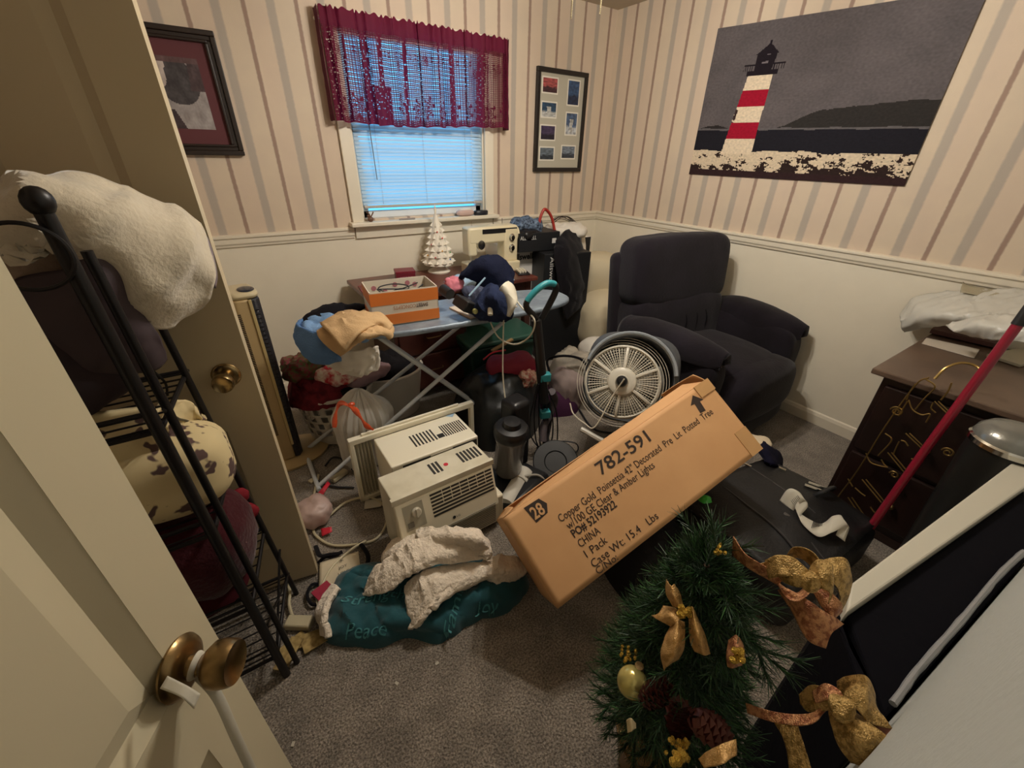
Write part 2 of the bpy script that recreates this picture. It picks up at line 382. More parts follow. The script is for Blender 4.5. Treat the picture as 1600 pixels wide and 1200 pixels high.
MB().box((WX0+.05, .052, WZ0+.04), (WX1-.05, .056, 1.59)).box((WX0+.05, .084, 1.61), (WX1-.05, .088, WZ1-.03)).build('window_pane', gl, wo, smooth=False)
MB().box((-2.18, -.075, 1.062), (-1.08, .04, 1.087)).build('window_sill', trim, wo, smooth=False, bevel=.005)
MB().box((-2.15, -.018, .985), (-1.107, 0, 1.062)).build('sill_apron', trim, wo, smooth=False, bevel=.003)
# blind
bl = thing('window_blind', 'white horizontal slat blind lowered almost to the window sill', 'blind', (-1.63, -.005, 1.16))
slat = thin('blind_slat', 'd2e0e6', .42, .5)
bx0, bx1 = WX0+.018, WX1-.018; sb = MB(); z = 1.195
while z < 2.05:
    zz = z+.002*math.sin(z*40); tl = R_(52)
    prof = [(-.0125, 0), (-.006, .0022), (0, .003), (.006, .0022), (.0125, 0)]
    vs = []
    for xx in (bx0, bx1):
        for q, h in prof: vs.append((xx, -.0+.012+q*math.cos(tl)-h*math.sin(tl), zz+q*math.sin(tl)+h*math.cos(tl)))
    sb.add(vs, [(i, i+1, 6+i, 5+i) for i in range(4)]); z += .0212
sb.build('slats', slat, bl, smooth=True, auto=0)
MB().box((bx0, -.004, 1.163), (bx1, .024, 1.18)).build('bottom_rail', M('blind_rail', 'b9b4ae', .4), bl, smooth=False, bevel=.004)
MB().box((bx0, -.012, 2.045), (bx1, .03, 2.085)).build('head_rail', sashm, bl, smooth=False, bevel=.003)
cd_ = MB()
for xx in (bx0+.13, (bx0+bx1)/2, bx1-.13): cd_.bar((xx, -.001, 1.17), (xx, -.001, 2.05), .0012, 5); 
cd_.build('ladder_cord', M('cord_white', 'c9cdd0', .7), bl)
MB().bar((bx0+.085, -.016, 2.03), (bx0+.10, -.02, 1.33), .003, 6).build('tilt_wand', M('clear_wand', '6f7f8a', .25), bl)
MB().tube(cr([(bx1-.085, -.012, 2.04), (bx1-.09, -.02, 1.5), (bx1-.085, -.03, 1.2), (bx1-.08, -.034, 1.11)], 6), .0014, 5).build('pull_cord', M('cord_white2', 'd5d8da', .7), bl)
# ---------------------------------------------------------------- lace valance
def lace_mat():
    m = bpy.data.materials.new('maroon_lace'); m.use_nodes = True; nt = m.node_tree; b = nt.nodes['Principled BSDF']
    b.inputs['Base Color'].default_value = rgb('640f2f'); b.inputs['Roughness'].default_value = .8
    uv = nt.nodes.new('ShaderNodeUVMap'); sp = nt.nodes.new('ShaderNodeSeparateXYZ'); nt.links.new(uv.outputs[0], sp.inputs[0])
    at_ = nt.nodes.new('ShaderNodeAttribute'); at_.attribute_name = 'solid'
    def mt(op, a, c=None):
        n = nt.nodes.new('ShaderNodeMath'); n.operation = op
        for i, q in enumerate((a, c)):
            if q is None: continue
            if isinstance(q, (int, float)): n.inputs[i].default_value = q
            else: nt.links.new(q, n.inputs[i])
        return n.outputs[0]
    nx = mt('LESS_THAN', mt('FRACT', mt('MULTIPLY', sp.outputs[0], 150)), .27); ny = mt('LESS_THAN', mt('FRACT', mt('MULTIPLY', sp.outputs[1], 50)), .33)
    al = mt('MAXIMUM', mt('MAXIMUM', nx, ny), at_.outputs['Fac']); tr = nt.nodes.new('ShaderNodeBsdfTransparent'); tl = nt.nodes.new('ShaderNodeBsdfTranslucent'); tl.inputs[0].default_value = rgb('a81e5c')
    m1 = nt.nodes.new('ShaderNodeMixShader'); m1.inputs[0].default_value = .3; nt.links.new(b.outputs[0], m1.inputs[1]); nt.links.new(tl.outputs[0], m1.inputs[2])
    m2 = nt.nodes.new('ShaderNodeMixShader'); nt.links.new(al, m2.inputs[0]); nt.links.new(tr.outputs[0], m2.inputs[1]); nt.links.new(m1.outputs[0], m2.inputs[2]); nt.links.new(m2.outputs[0], nt.nodes['Material Output'].inputs[0]); return m
vt = thing('lace_valance', 'gathered maroon lace valance with rose pattern across the top of the window', 'curtain', (-1.6, -.07, 1.62))
def valance():
    x0, x1, z0, z1 = -2.185, -1.02, 1.635, 2.135; nx, nz = 520, 170; full = 1.9; vs = []; dens = []; random.seed(4)
    roses = [((k+.5)/13.0, .80+.035*(k % 2)) for k in range(13)]+[((k+.5)/7.0, .42+.08*((k*2) % 3-1)) for k in range(7)]
    for j in range(nz+1):
        v = j/nz
        for i in range(nx+1):
            u = i/nx; x = x0+(x1-x0)*(u+.010*math.sin(u*47+.6)+.006*math.sin(u*101))
            ga = .017*math.sin(u*75+2*math.sin(u*13))+.008*math.sin(u*171); ga *= (.35+.65*min(1, abs(v-.1)*5))
            y = -.085+ga-.012*v; z = z1-(z1-z0)*v-.012*math.sin(u*5)*v+.004*math.sin(u*75)*v
            if v < .13: z += .006*math.sin(u*230)*(1-v/.13)
            vs.append((x, y, z))
    for j in range(nz+1):
        v = j/nz
        for i in range(nx+1):
            u = i/nx; d = 0.
            if v < .155 or v > .985: d = 1.
            if .93 < v < .985: d = 1. if (math.sin(u*520)*math.sin(v*330) > -.25) else 0
            for cx, cy in roses:
                du = (u-cx)*1.9*1.15; dv = (v-cy)*.5; r = math.hypot(du, dv); q = math.atan2(dv, du)
                R0 = .042 if cy > .7 else .028
                if r < R0*1.0:
                    w = r/R0*(1+.16*math.cos(5*q)); d = max(d, 1. if (math.sin(w*17+q) > .05 or w < .15) else 0)
                elif r < R0*1.45 and cy > .7 and math.cos(6*q+cx*40) > .45: d = 1.
            for b0_, b1_, v0_ in ((0, .055, 0), (.095, .105, 0), (.165, .20, 0), (.245, .262, .0), (.20, .30, .62), (.378, .388, 0), (.458, .468, .0), (.548, .56, .0), (.625, .655, .0), (.705, .72, 0), (.795, .825, 0), (.862, .870, 0), (.955, 1.0, 0)):
                if b0_ < u+.012*v-.006 < b1_ and v > v0_ and noise.noise(V((u*160, v*50, 3))) < .27: d = 1.
            if .28 < v < .36 and (u*40) % 1 < .25 and (v*30) % 1 < .5: d = 1
            dens.append(d)
    mb = MB(); w = nx+1
    fs = [(j*w+i, j*w+i+1, (j+1)*w+i+1, (j+1)*w+i) for j in range(nz) for i in range(nx)]; mb.add(vs, fs); mb.uv = [(i/nx*1.0, j/nz) for j in range(nz+1) for i in range(nx+1)]
    o = mb.build('lace_panel', lace_mat(), vt, auto=0); a = o.data.attributes.new('solid', 'FLOAT', 'POINT'); a.data.foreach_set('value', dens)
    # returns to the wall and rod
    for x, sgn in ((x0, -1), (x1, 1)):
        sd = sheet([[(x, -.085, z1), (x+sgn*.006, -.04, z1-.01), (x, -.012, z1)], [(x-.004, -.09, 1.9), (x+sgn*.008, -.045, 1.9), (x, -.012, 1.9)], [(x, -.095, z0), (x+sgn*.012, -.05, z0), (x+.004, -.012, z0)]], 5, 8, .004, 30)
        sd.build('lace_return', M('maroon_lace_dense', '560d28', .85), vt, thick=.002)
    MB().tube([(x0, -.012, 2.09), (x0, -.05, 2.09), (x1, -.05, 2.09), (x1, -.012, 2.09)], .009, 8).build('curtain_rod', white, vt)
valance()
# ---------------------------------------------------------------- doors
DOORM = M('door_paint', 'c3b393', .45, bump=(14, .04)); BRASS = M('aged_brass', '8f7650', .32, 1., bump=(25, .15)); BRZ = M('dull_brass', '9c8660', .25, 1.)
def door(name, hinge, ang, width, panels, knobz, backset, kside, brass, mat, kt=0):
    """leaf from the hinge along ang; local x along the leaf, z up, y the thickness"""
    T = rz((hinge[0], hinge[1], .012), ang); th = .035; mb = MB(); H = 2.02
    xs = sorted(set([0, width]+[q for p in panels for q in (p[0], p[1])])); 
    zs = sorted(set([0, H]+[q for p in panels for q in (p[2], p[3])]))
    def inp(x, z): return any(p[0] < x < p[1] and p[2] < z < p[3] for p in panels)
    for i in range(len(xs)-1):
        for j in range(len(zs)-1):
            if not inp((xs[i]+xs[i+1])/2, (zs[j]+zs[j+1])/2): mb.box((xs[i], -th/2, zs[j]), (xs[i+1], th/2, zs[j+1]), T)
    for p in panels:
        mb.box((p[0], -.006, p[2]), (p[1], .006, p[3]), T)
    o = struct(mb, name, mat)
    pm = MB()
    for p in panels:
        for s_ in (-1, 1):
            x0, x1, z0, z1 = p; i1, i2 = .022, .05; d0, d1, d2 = th/2*s_, .006*s_, .012*s_
            L0 = [(x0, d0*.98, z0), (x1, d0*.98, z0), (x1, d0*.98, z1), (x0, d0*.98, z1)]; L1 = [(x0+i1, d1, z0+i1), (x1-i1, d1, z0+i1), (x1-i1, d1, z1-i1), (x0+i1, d1, z1-i1)]
            L2 = [(x0+i2, d2, z0+i2), (x1-i2, d2, z0+i2), (x1-i2, d2, z1-i2), (x0+i2, d2, z1-i2)]
            fs = [(k, (k+1) % 4, 4+(k+1) % 4, 4+k) for k in range(4)]+[(4+k, 4+(k+1) % 4, 8+(k+1) % 4, 8+k) for k in range(4)]+[(8, 9, 10, 11)]
            pm.add(L0+L1+L2, fs, T=T)
    pm.build('door_panel', mat, o, smooth=False)
    for s_ in (-1, 1):
        K = T @ Matrix.Translation((width-backset, s_*th/2, knobz)) @ Matrix.Rotation(-s_*math.pi/2, 4, 'X')
        MB().lathe([(.0, 0), (.036, 0), (.037, .003), (.034, .008), (.026, .012), (.018, .012), (.013, .014), (.012, .022), (0, .022)], K).build('door_rosette', brass, o)
        MB().lathe([(0, .018), (.011, .018), (.012, .028), (.019, .034), (.0265, .042), (.0275, .052), (.0262, .062), (.0245, .066), (.022, .0645), (.012, .060), (0, .059)], K).build('door_knob', brass, o)
    return o, T
A6 = [(.11, .335, 1.47, 1.86), (.405, .65, 1.47, 1.86), (.11, .335, .83, 1.33), (.405, .65, .83, 1.33), (.11, .335, .2, .69), (.405, .65, .2, .69)]
a2 = math.atan2(-1.6074+1.47, -2.9007+3.64)
d2, T2 = door('door_2', (-3.655, -1.467), math.atan2(-1.607+1.467, -2.900+3.655), .768, [(.11, .335, 1.1, 1.86), (.405, .655, 1.1, 1.86), (.11, .335, .2, .72), (.405, .655, .2, .72)], .905, .065, 1, BRZ, DOORM)
NA = R_(62); nw = .76; e1 = V((-3.037, -2.425)); nh = (e1.x-nw*math.cos(NA), e1.y-nw*math.sin(NA))
d1, T1 = door('door_1', nh, NA, nw, [(.1, .690, .90, 1.86), (.1, .672, .2, .77)], .92, .062, -1, BRASS, M('near_door_paint', 'd3c7a8', .45, bump=(10, .04)))
# paper strap hung on the near knob
kp = T1 @ V((nw-.062, -.0175-.015, .92))
st = thing('paper_door_hanger', 'thin white strap with a paper tag looped over the brass knob of the near door', 'tag', kp)
stm = thin('strap_white', 'e6e0d0', .3)
n1 = (T1.to_3x3() @ V((0, -1, 0))); t1 = (T1.to_3x3() @ V((1, 0, 0)))
loop = [kp+t1*.014*math.cos(q)+n1*(.006+.004*math.sin(q))+V((0, 0, .014*math.sin(q))) for q in [R_(x) for x in range(-60, 250, 15)]]
MB().tube(loop, .0035, 6, flat=.4).tube(cr([kp+V((0, 0, -.013)), kp-t1*.012+n1*.02+V((0, 0, -.05)), kp-t1*.03+n1*.03+V((0, 0, -.13)), kp-t1*.05+n1*.035+V((0, 0, -.3))], 6), .006, 6, flat=.3).build('strap', stm, st)
kd = (kp-CAM).length-.035
sheet([[dist(262, 1056, kd), dist(290, 1070, kd-.01), dist(313, 1084, kd-.005)], [dist(250, 1076, kd), dist(283, 1090, kd-.012), dist(303, 1108, kd-.005)]], 6, 5).build('paper_tag', stm, st, thick=.001)
# ---------------------------------------------------------------- ceiling fan
FX, FY = -1.58, -1.62
cf = thing('ceiling_fan', 'ceiling fan whose two beaded pull chains hang into the top of the picture', 'ceiling fan', (FX, FY, ZC))
fm = M('fan_enamel', 'd8d0c0', .4)
MB().lathe([(0, ZC), (.075, ZC), (.07, ZC-.03), (.1, ZC-.05), (.13, ZC-.09), (.12, ZC-.14), (.06, ZC-.17), (.055, ZC-.20), (.03, ZC-.22), (0, ZC-.22)], Matrix.Translation((FX, FY, 0))).build('motor_housing', fm, cf)
for k in range(4):
    T = Matrix.Translation((FX, FY, ZC-.12)) @ Matrix.Rotation(R_(20+90*k), 4, 'Z') @ Matrix.Rotation(R_(10), 4, 'X')
    MB().prism([(.11, -.02), (.2, -.05), (.52, -.06), (.545, -.03), (.545, .03), (.52, .06), (.2, .05), (.11, .02)], -.003, .003, T).build('blade', M('blade_wood', '7a5a40', .4), cf, bevel=.001)
bm_ = emis('bulb_glow', BULB_COL, BULB)
for k in range(3):
    q = R_(30+120*k); c = V((FX+.10*math.cos(q), FY+.10*math.sin(q), ZC-.27)); ax = V((math.cos(q)*.6, math.sin(q)*.6, -.8))
    MB().bar((FX, FY, ZC-.2), tuple(c), .008).build('lamp_arm', fm, cf)
    MB().ball(tuple(c+ax*.04), .03, n=16).build('bulb', bm_, cf)
for (u, v) in ((893, 29), (938, 22)):
    p = at(u, v, y=FY+.02); ch = MB(); z = p.z
    while z < ZC-.2: ch.ball((p.x+.002*math.sin(z*9), p.y, z), .003, n=6); z += .0052
    ch.build('pull_chain', M('chain_metal', 'd8cba8', .3, .8), cf)
# ================================================================== ON THE WALLS
BLK = M('black_frame', '1d1816', .35); DARKW = M('dark_frame', '2a201c', .3)
# framed portrait of a pet, behind the closet door edge
fx0, fx1, fz0, fz1 = -3.08, -2.665, 1.455, 1.975
pf = thing('framed_picture', 'dark wooden frame with maroon mat and a pet portrait, beside the closet door', 'picture', (-2.87, -.002, fz0))
def ring(mb, x0, x1, z0, z1, w, y0, y1, slope=0):
    for (a, b, c, d) in ((x0, x1, z0, z0+w), (x0, x1, z1-w, z1), (x0, x0+w, z0+w, z1-w), (x1-w, x1, z0+w, z1-w)): mb.box((a, y0, c), (b, y1, d))
    return mb
ring(ring(ring(MB(), fx0, fx1, fz0, fz1, .022, -.034, -.002), fx0+.02, fx1-.02, fz0+.02, fz1-.02, .02, -.024, -.002), fx0+.038, fx1-.038, fz0+.038, fz1-.038, .012, -.03, -.002).build('frame', DARKW, pf, smooth=False, bevel=.004)
MB().box((fx0+.02, -.012, fz0+.02), (fx1-.02, -.003, fz1-.02)).build('mat_board', M('maroon_mat', '5d2f33', .8), pf, smooth=False)
def pet(u, v):
    n = noise.noise(V((u*7, v*7, 2)))*22+noise.noise(V((u*25, v*25, 2)))*12; c = (150, 142, 140)
    if (u-.52)**2/.16+(v-.66)**2/.1 < 1: c = (58, 52, 54)
    if (u-.2)**2/.03+(v-.9)**2/.014 < 1 or (u-.2)**2/.02+(v-.75)**2/.03 < 1: c = (182, 168, 160)
    if u > .8-.15*(1-v) and v > .55: c = (70, 52, 54) if v > .55 else c
    if v < .28 and u < .45-.5*v: c = (52, 36, 40)
    if v > .93: c = (88, 62, 62)
    return [q+n for q in c]
PW = Matrix.Rotation(R_(90), 4, 'X')
painted('portrait', Matrix.Translation((fx0+.10, -.0125, fz0+.115)) @ PW, .215, .29, 60, 80, pet, pf)
# collage frame
cx0, cx1, cz0, cz1 = -.735, -.255, 1.372, 2.035
cf2 = thing('collage_frame', 'black-framed collage of seven small seaside photos on a cream mat, right of the window', 'picture', ((cx0+cx1)/2, -.002, cz0))
ring(MB(), cx0, cx1, cz0, cz1, .03, -.028, -.002).build('frame', BLK, cf2, smooth=False, bevel=.003)
MB().box((cx0+.02, -.014, cz0+.02), (cx1-.02, -.004, cz1-.02)).build('mat_board', M('cream_mat', 'b9b3a2', .85), cf2, smooth=False)
shots = [(.12, .155, .20, .135, 'bb5a5a', '4a2a33'), (.12, .38, .20, .14, '31506e', 'd7d7d4'), (.12, .60, .20, .14, '4b3e60', '241f33'), (.12, .81, .20, .125, '6f7c88', '39424c'),
         (.62, .20, .17, .235, '3c5a82', '243150'), (.62, .50, .17, .22, '52698c', 'cfd4da'), (.57, .79, .21, .13, '8592a2', '3e4754')]
for k, (u, v, w, h, ca, cb) in enumerate(shots):
    Wd, Hd = cx1-cx0, cz1-cz0; w_ = (.25 if w > .18 else .2)*Wd*1.1; h_ = h*Hd*.95; px = cx0+u*Wd; pz = cz1-v*Hd-h_/2
    MB().box((px-.009, -.0155, pz-.009), (px+w_+.009, -.014, pz+h_+.009)).build('photo_border', M('photo_white', 'e4dfd2', .6), cf2, smooth=False)
    A_, B_ = [int(ca[i:i+2], 16) for i in (0, 2, 4)], [int(cb[i:i+2], 16) for i in (0, 2, 4)]
    def fn(u, v, A_=A_, B_=B_, k=k):
        n = noise.noise(V((u*5, v*9, k*3)))
        t = smoothstep(.32, .45, v+n*.12); c = [B_[i]*(1-t)+A_[i]*t for i in range(3)]
        if k in (1, 5) and abs(u-.5+n*.1) < .14 and .1 < v < .75: c = [215, 215, 210]
        return [q*(.85+.3*n) for q in c]
    painted('photo', Matrix.Translation((px, -.0158, pz)) @ PW, w_, h_, 22, 18, fn, cf2, .3, 'glossy_photo')
# lighthouse tapestry on the right wall; u runs towards the camera
tp = thing('lighthouse_tapestry', 'large tapestry of a red and white striped lighthouse on the right wall', 'tapestry', (-.004, -1.5, 1.385))
def shore(u): return .15+.02*noise.noise(V((u*7, 0, 1)))
def art(u, v):
    # v up; u = 0 at the corner side
    n1_ = noise.noise(V((u*30, v*30, 0))); n2 = noise.noise(V((u*9, v*9, 5))); n3 = noise.noise(V((u*90, v*90, 9)))
    c = [96+n2*8, 90+n2*7, 92+n2*7]
    hl = .335+.002*math.sin(u*30)
    if v < hl: c = [34, 33, 40]
    hill = hl+max(0, .115*smoothstep(.40, .62, u)+.035*smoothstep(.6, .95, u)+.006*n1_)
    if u > .36 and hl < v < hill: c = [50, 47, 46]
    if u < .20 and hl < v < hl+.028*math.sin(min(1, u/.2)*3.1)+.005*n1_: c = [46, 42, 42]
    if abs(v-hl) < .006: c = [98, 94, 96]
    # rocks
    rock = .185+.02*noise.noise(V((u*8, 3, 0)))
    if u > .5: rock -= .0
    if v < rock:
        d = noise.noise(V((u*16, v*24, 7)))+.55*noise.noise(V((u*50, v*60, 3)))+.45*noise.noise(V((u*130, v*120, 5))); tt = (v-.0)/rock
        lim = -.15 if u < .5 else .12
        if u < .18: lim = -.2
        c = [214, 196, 170] if (d > lim+(.45-tt)*.9) else [48, 36, 34]
        if v < .045: c = [52, 36, 38]
    # tower
    cx = .252+.055*(v-.17); t = (v-.165)/(.68-.165); hw = .083-.022*t
    if 0 <= t <= 1 and abs(u-cx) < hw:
        c = [226, 208, 182]
        if .20 < t < .415 or .62 < t < .83: c = [158, 24, 48]
        if cx-u > hw*.82 and .42 < t < .6 and n1_ > -.1: c = [60, 45, 45]
    # gallery, lantern, roof
    tz = v-.68; q = abs(u-cx-.004)
    if (0 <= tz < .028 and q < .075) or (.028 <= tz < .07 and (q < .042 or (q < .098 and (int((u*260)) % 3 == 0 or tz > .062)))): c = [34, 28, 34]
    if .07 <= tz < .125 and q < .046: c = [34, 28, 34] if q > .016 or n1_ < 0 else [120, 112, 116]
    if .125 <= tz < .185 and q < .055*(1-(tz-.125)/.065): c = [34, 28, 34]
    if .18 <= tz < .205 and q < .006: c = [34, 28, 34]
    return [x*(1+.10*n3) for x in c]
rs = random.Random(3)
# corners measured on the wall: (y, z)
def tapf(name, y0, y1, z00, z01, z10, z11, nx, ny):
    me = bpy.data.meshes.new(name); o0 = rootloc(tp); vs = []
    for j in range(ny+1):
        for i in range(nx+1):
            u, v = i/nx, j/ny; y = y0+(y1-y0)*u; zb = z00+(z10-z00)*u; zt = z01+(z11-z01)*u
            vs.append(tuple(V((-.006-.003*(1+noise.noise(V((u*4, v*4, 1)))), y, zb+(zt-zb)*v))-o0))
    fs = [(j*(nx+1)+i, j*(nx+1)+i+1, (j+1)*(nx+1)+i+1, (j+1)*(nx+1)+i) for j in range(ny) for i in range(nx)]
    me.from_pydata(vs, [], fs); ca = me.color_attributes.new('art', 'FLOAT_COLOR', 'CORNER'); dat = []
    for j in range(ny):
        for i in range(nx): c = [lin(max(0, min(255, q))) for q in art((i+.5)/nx, (j+.5)/ny)]+[1]; dat += c*4
    ca.data.foreach_set('color', dat); me.materials.append(M('woven_art', '808080', .9, attr='art', bump=(260, .25)))
    o = bpy.data.objects.new(name, me); COL.objects.link(o); o.parent = tp; m = o.modifiers.new('solid', 'SOLIDIFY'); m.thickness = .002
tapf('woven_panel', -.892, -2.125, 1.387, 2.187, 1.382, 2.12, 300, 200)
# ================================================================== DESK AND WHAT IS ON IT
WOOD = M('dark_walnut', '4a2a22', .35, bump=(18, .08), var=(7, '38201b')); WOODT = M('walnut_top', '6b3a30', .3, var=(5, '532c26'))
dk = thing('sewing_desk', 'dark reddish wood desk with drawers against the back wall under the window', 'desk', (-1.7, -.33, 0))
DZ = .74
MB().box((-2.27, -.62, DZ-.028), (-1.10, -.06, DZ)).build('desk_top', WOODT, dk, smooth=False, bevel=.006)
MB().box((-2.16, -.58, .06), (-1.66, -.08, DZ-.028)).build('drawer_pedestal', WOOD, dk, smooth=False, bevel=.004)
for z0, z1 in ((.09, .33), (.345, .53), (.545, .70)):
    dr = MB().box((-2.135, -.595, z0), (-1.685, -.58, z1)).build('drawer', M('drawer_front', '502c24', .3, var=(9, '3f221d')), dk, smooth=False, bevel=.005)
    MB().tube(cr([(-1.96, -.597, (z0+z1)/2+.02), (-1.95, -.615, (z0+z1)/2+.016), (-1.87, -.615, (z0+z1)/2+.016), (-1.86, -.597, (z0+z1)/2+.02)], 5), .0035, 6).build('drawer_pull', BRASS, dr)
MB().box((-1.60, -.57, DZ-.14), (-1.13, -.1, DZ-.028)).build('apron', WOOD, dk, smooth=False, bevel=.003)
MB().ball((-1.27, -.585, DZ-.085), (.011, .011, .011), n=10).build('knob', BRASS, dk)
for x, y in ((-1.15, -.55), (-1.15, -.12)): MB().box((x-.025, y-.025, 0), (x+.025, y+.025, DZ-.028)).build('leg', WOOD, dk, smooth=False, bevel=.004)
# maroon box
pb = thing('maroon_box', 'small maroon gift box on the desk left of the white ceramic tree', 'box', (-1.93, -.27, DZ))
MB().box((-.062, -.05, 0), (.062, .05, .05), rz((-1.93, -.24, DZ), R_(-12))).build('box_body', M('maroon_card', '6e1626', .5), pb, smooth=False, bevel=.002)
MB().box((-.064, -.052, .05), (.064, .052, .066), rz((-1.93, -.24, DZ), R_(-12))).build('box_lid', M('maroon_card2', '7c1f2e', .4), pb, smooth=False, bevel=.002)
text('MERRY', rz((-1.98, -.293, DZ+.02), R_(-12), R_(90)), .016, M('print_pink', 'b07078', .6), pb, w=.08)
# placemat + papers on desk left
MB().box((-.20, -.09, 0), (.12, .09, .006), rz((-2.06, -.37, DZ), R_(-6))).solo('placemat', M('red_plaid', '8b3a3c', .8, var=(14, '4e4a34')), 'red and green placemat flat on the left end of the desk', 'placemat', smooth=False)
# ceramic tree
ct = thing('ceramic_christmas_tree', 'white ceramic tabletop Christmas tree with pointed branches and small coloured bulbs', 'ceramic tree', (-1.65, -.17, DZ))
CER = M('white_ceramic', 'ece4d4', .25, coat=.4)
TC = V((-1.65, -.17, DZ))
MB().lathe([(0, 0), (.075, 0), (.08, .01), (.07, .02), (.045, .035), (.04, .06), (.05, .07), (0, .07)], Matrix.Translation(TC)).build('base', CER, ct)
tb = MB(); tb.lathe([(0, .06), (.105, .062), (.085, .12), (.062, .2), (.035, .3), (.012, .38), (0, .385)], Matrix.Translation(TC), n=24)
for i, (zz, rr, n_) in enumerate(((.085, .105, 12), (.125, .092, 11), (.165, .08, 10), (.205, .067, 9), (.245, .053, 8), (.285, .040, 7), (.32, .027, 6))):
    for k in range(n_):
        q = 2*math.pi*(k+.5*(i % 2))/n_; d = V((math.cos(q), math.sin(q), 0)); c = TC+V((0, 0, zz)); w = rr*.36; s_ = V((-d.y, d.x, 0))
        tip = c+d*(rr+.020)+V((0, 0, -.004)); b0 = c+d*rr*.45
        tb.add([b0-s_*w+V((0, 0, -.002)), b0+s_*w+V((0, 0, -.002)), tip, b0+V((0, 0, .034)), b0+V((0, 0, -.02)), c+d*rr*.85-s_*w*.8+V((0,0,-.012)), c+d*rr*.85+s_*w*.8+V((0,0,-.012))], [(3, 2, 5), (3, 5, 0), (3, 6, 2), (3, 1, 6), (4, 0, 5), (4, 5, 2), (4, 2, 6), (4, 6, 1)])
tb.lathe([(0, .36), (.010, .365), (.007, .40), (.009, .42), (0, .45)], Matrix.Translation(TC), n=10)
tb.build('tree_body', CER, ct, auto=50)
for k, (q, zz, cc) in enumerate([(-2.2, .12, 'c33a3a'), (-1.6, .16, 'd99a3a'), (-1.0, .10, '3a6ac3'), (-2.6, .2, 'c33a3a'), (-1.3, .24, 'd34a4a'), (-1.9, .28, 'c33a3a'), (-.6, .14, '3d9a4a'), (-2.9, .13, 'd99a3a')]):
    rr = .115*(1-zz/.40)+.012; MB().ball(tuple(TC+V((rr*math.cos(q), rr*math.sin(q), zz))), .0055, n=8).build('bulb', M('bulb_'+cc, cc, .2), ct)
# sewing machine
sm = thing('sewing_machine', 'cream vintage sewing machine with black stripe and two dials on the desk', 'sewing machine', (-1.27, -.33, DZ))
CRM = M('machine_cream', 'ddd0ae', .35, coat=.2); CHR = M('chrome', 'd5d3cc', .15, 1.); BKP = M('black_plastic', '161416', .4)
T = rz((-1.30, -.33, DZ), R_(-3)) @ Matrix.Diagonal((.88, .95, 1, 1))
MB().box((-.24, -.09, 0), (.21, .09, .075), T).build('bed', CRM, sm, bevel=.01)
MB().box((.075, -.062, .07), (.20, .062, .30), T).build('column', CRM, sm, bevel=.012)
MB().box((-.235, -.058, .205), (.20, .058, .315), T).build('arm', CRM, sm, bevel=.014)
MB().box((-.24, -.056, .13), (-.165, .056, .312), T).build('needle_head', CRM, sm, bevel=.012)
MB().box((-.12, -.0605, .27), (.19, -.055, .30), T).build('nameplate_stripe', BKP, sm, bevel=.001)
for zz in (.235, .165): MB().lathe([(0, 0), (.026, 0), (.026, .006), (.018, .01), (.016, .022), (0, .023)], T @ Matrix.Translation((.14, -.062, zz)) @ Matrix.Rotation(R_(90), 4, 'X'), n=24).build('dial', CHR, sm)
MB().lathe([(0, -.004), (.034, -.004), (.036, .01), (.03, .02), (0, .022)], T @ Matrix.Translation((-.13, -.04, .2)) @ Matrix.Rotation(R_(90), 4, 'X'), n=24).build('tension_dial', CHR, sm)
MB().bar((-.2, 0, .14), (-.2, 0, .085), .0035, 8, T).bar((-.19, 0, .14), (-.19, 0, .082), .0015, 6, T).box((-.215, -.015, .078), (-.185, .012, .082), T).build('presser_foot', CHR, sm)
MB().bar((-.17, .02, .31), (-.17, .02, .345), .0025, 6, T).bar((.1, .02, .31), (.1, .02, .355), .0025, 6, T).build('spool_pin', CHR, sm)
MB().lathe([(0, 0), (.05, 0), (.052, .02), (.04, .03), (0, .03)], T @ Matrix.Translation((.20, 0, .25)) @ Matrix.Rotation(R_(90), 4, 'Y'), n=28).build('hand_wheel', CRM, sm)
# white lace cover & blue cloth by the machine
pile([(-1.72, -.40), (-1.45, -.42), (-1.33, -.47), (-1.30, -.62), (-1.5, -.62), (-1.68, -.57)], .035, DZ, 5, .012, 12, k=6, e=.5).solo('folded_cloth', M('pale_blue_cloth', 'a9c4dc', .9, bump=(90, .3)), 'pale blue cloth lying on the desk in front of the sewing machine', 'cloth')
MB().box((-.04, -.055, 0), (.045, .05, .012), rz((-1.155, -.50, DZ), R_(-20))).solo('pincushion_tray', BKP, 'small black tray on the right edge of the desk', 'tray', bevel=.003)
for k in range(3): MB().tube([(-1.19+k*.022, -.53, DZ+.02), (-1.175+k*.022, -.46, DZ+.026)], .008, 8).solo('thread_bobbin', M('ivory_plastic', 'd9d2be', .4), 'ivory spool lying on the small black tray beside the sewing machine', 'bobbin', 'bobbins on the black tray')
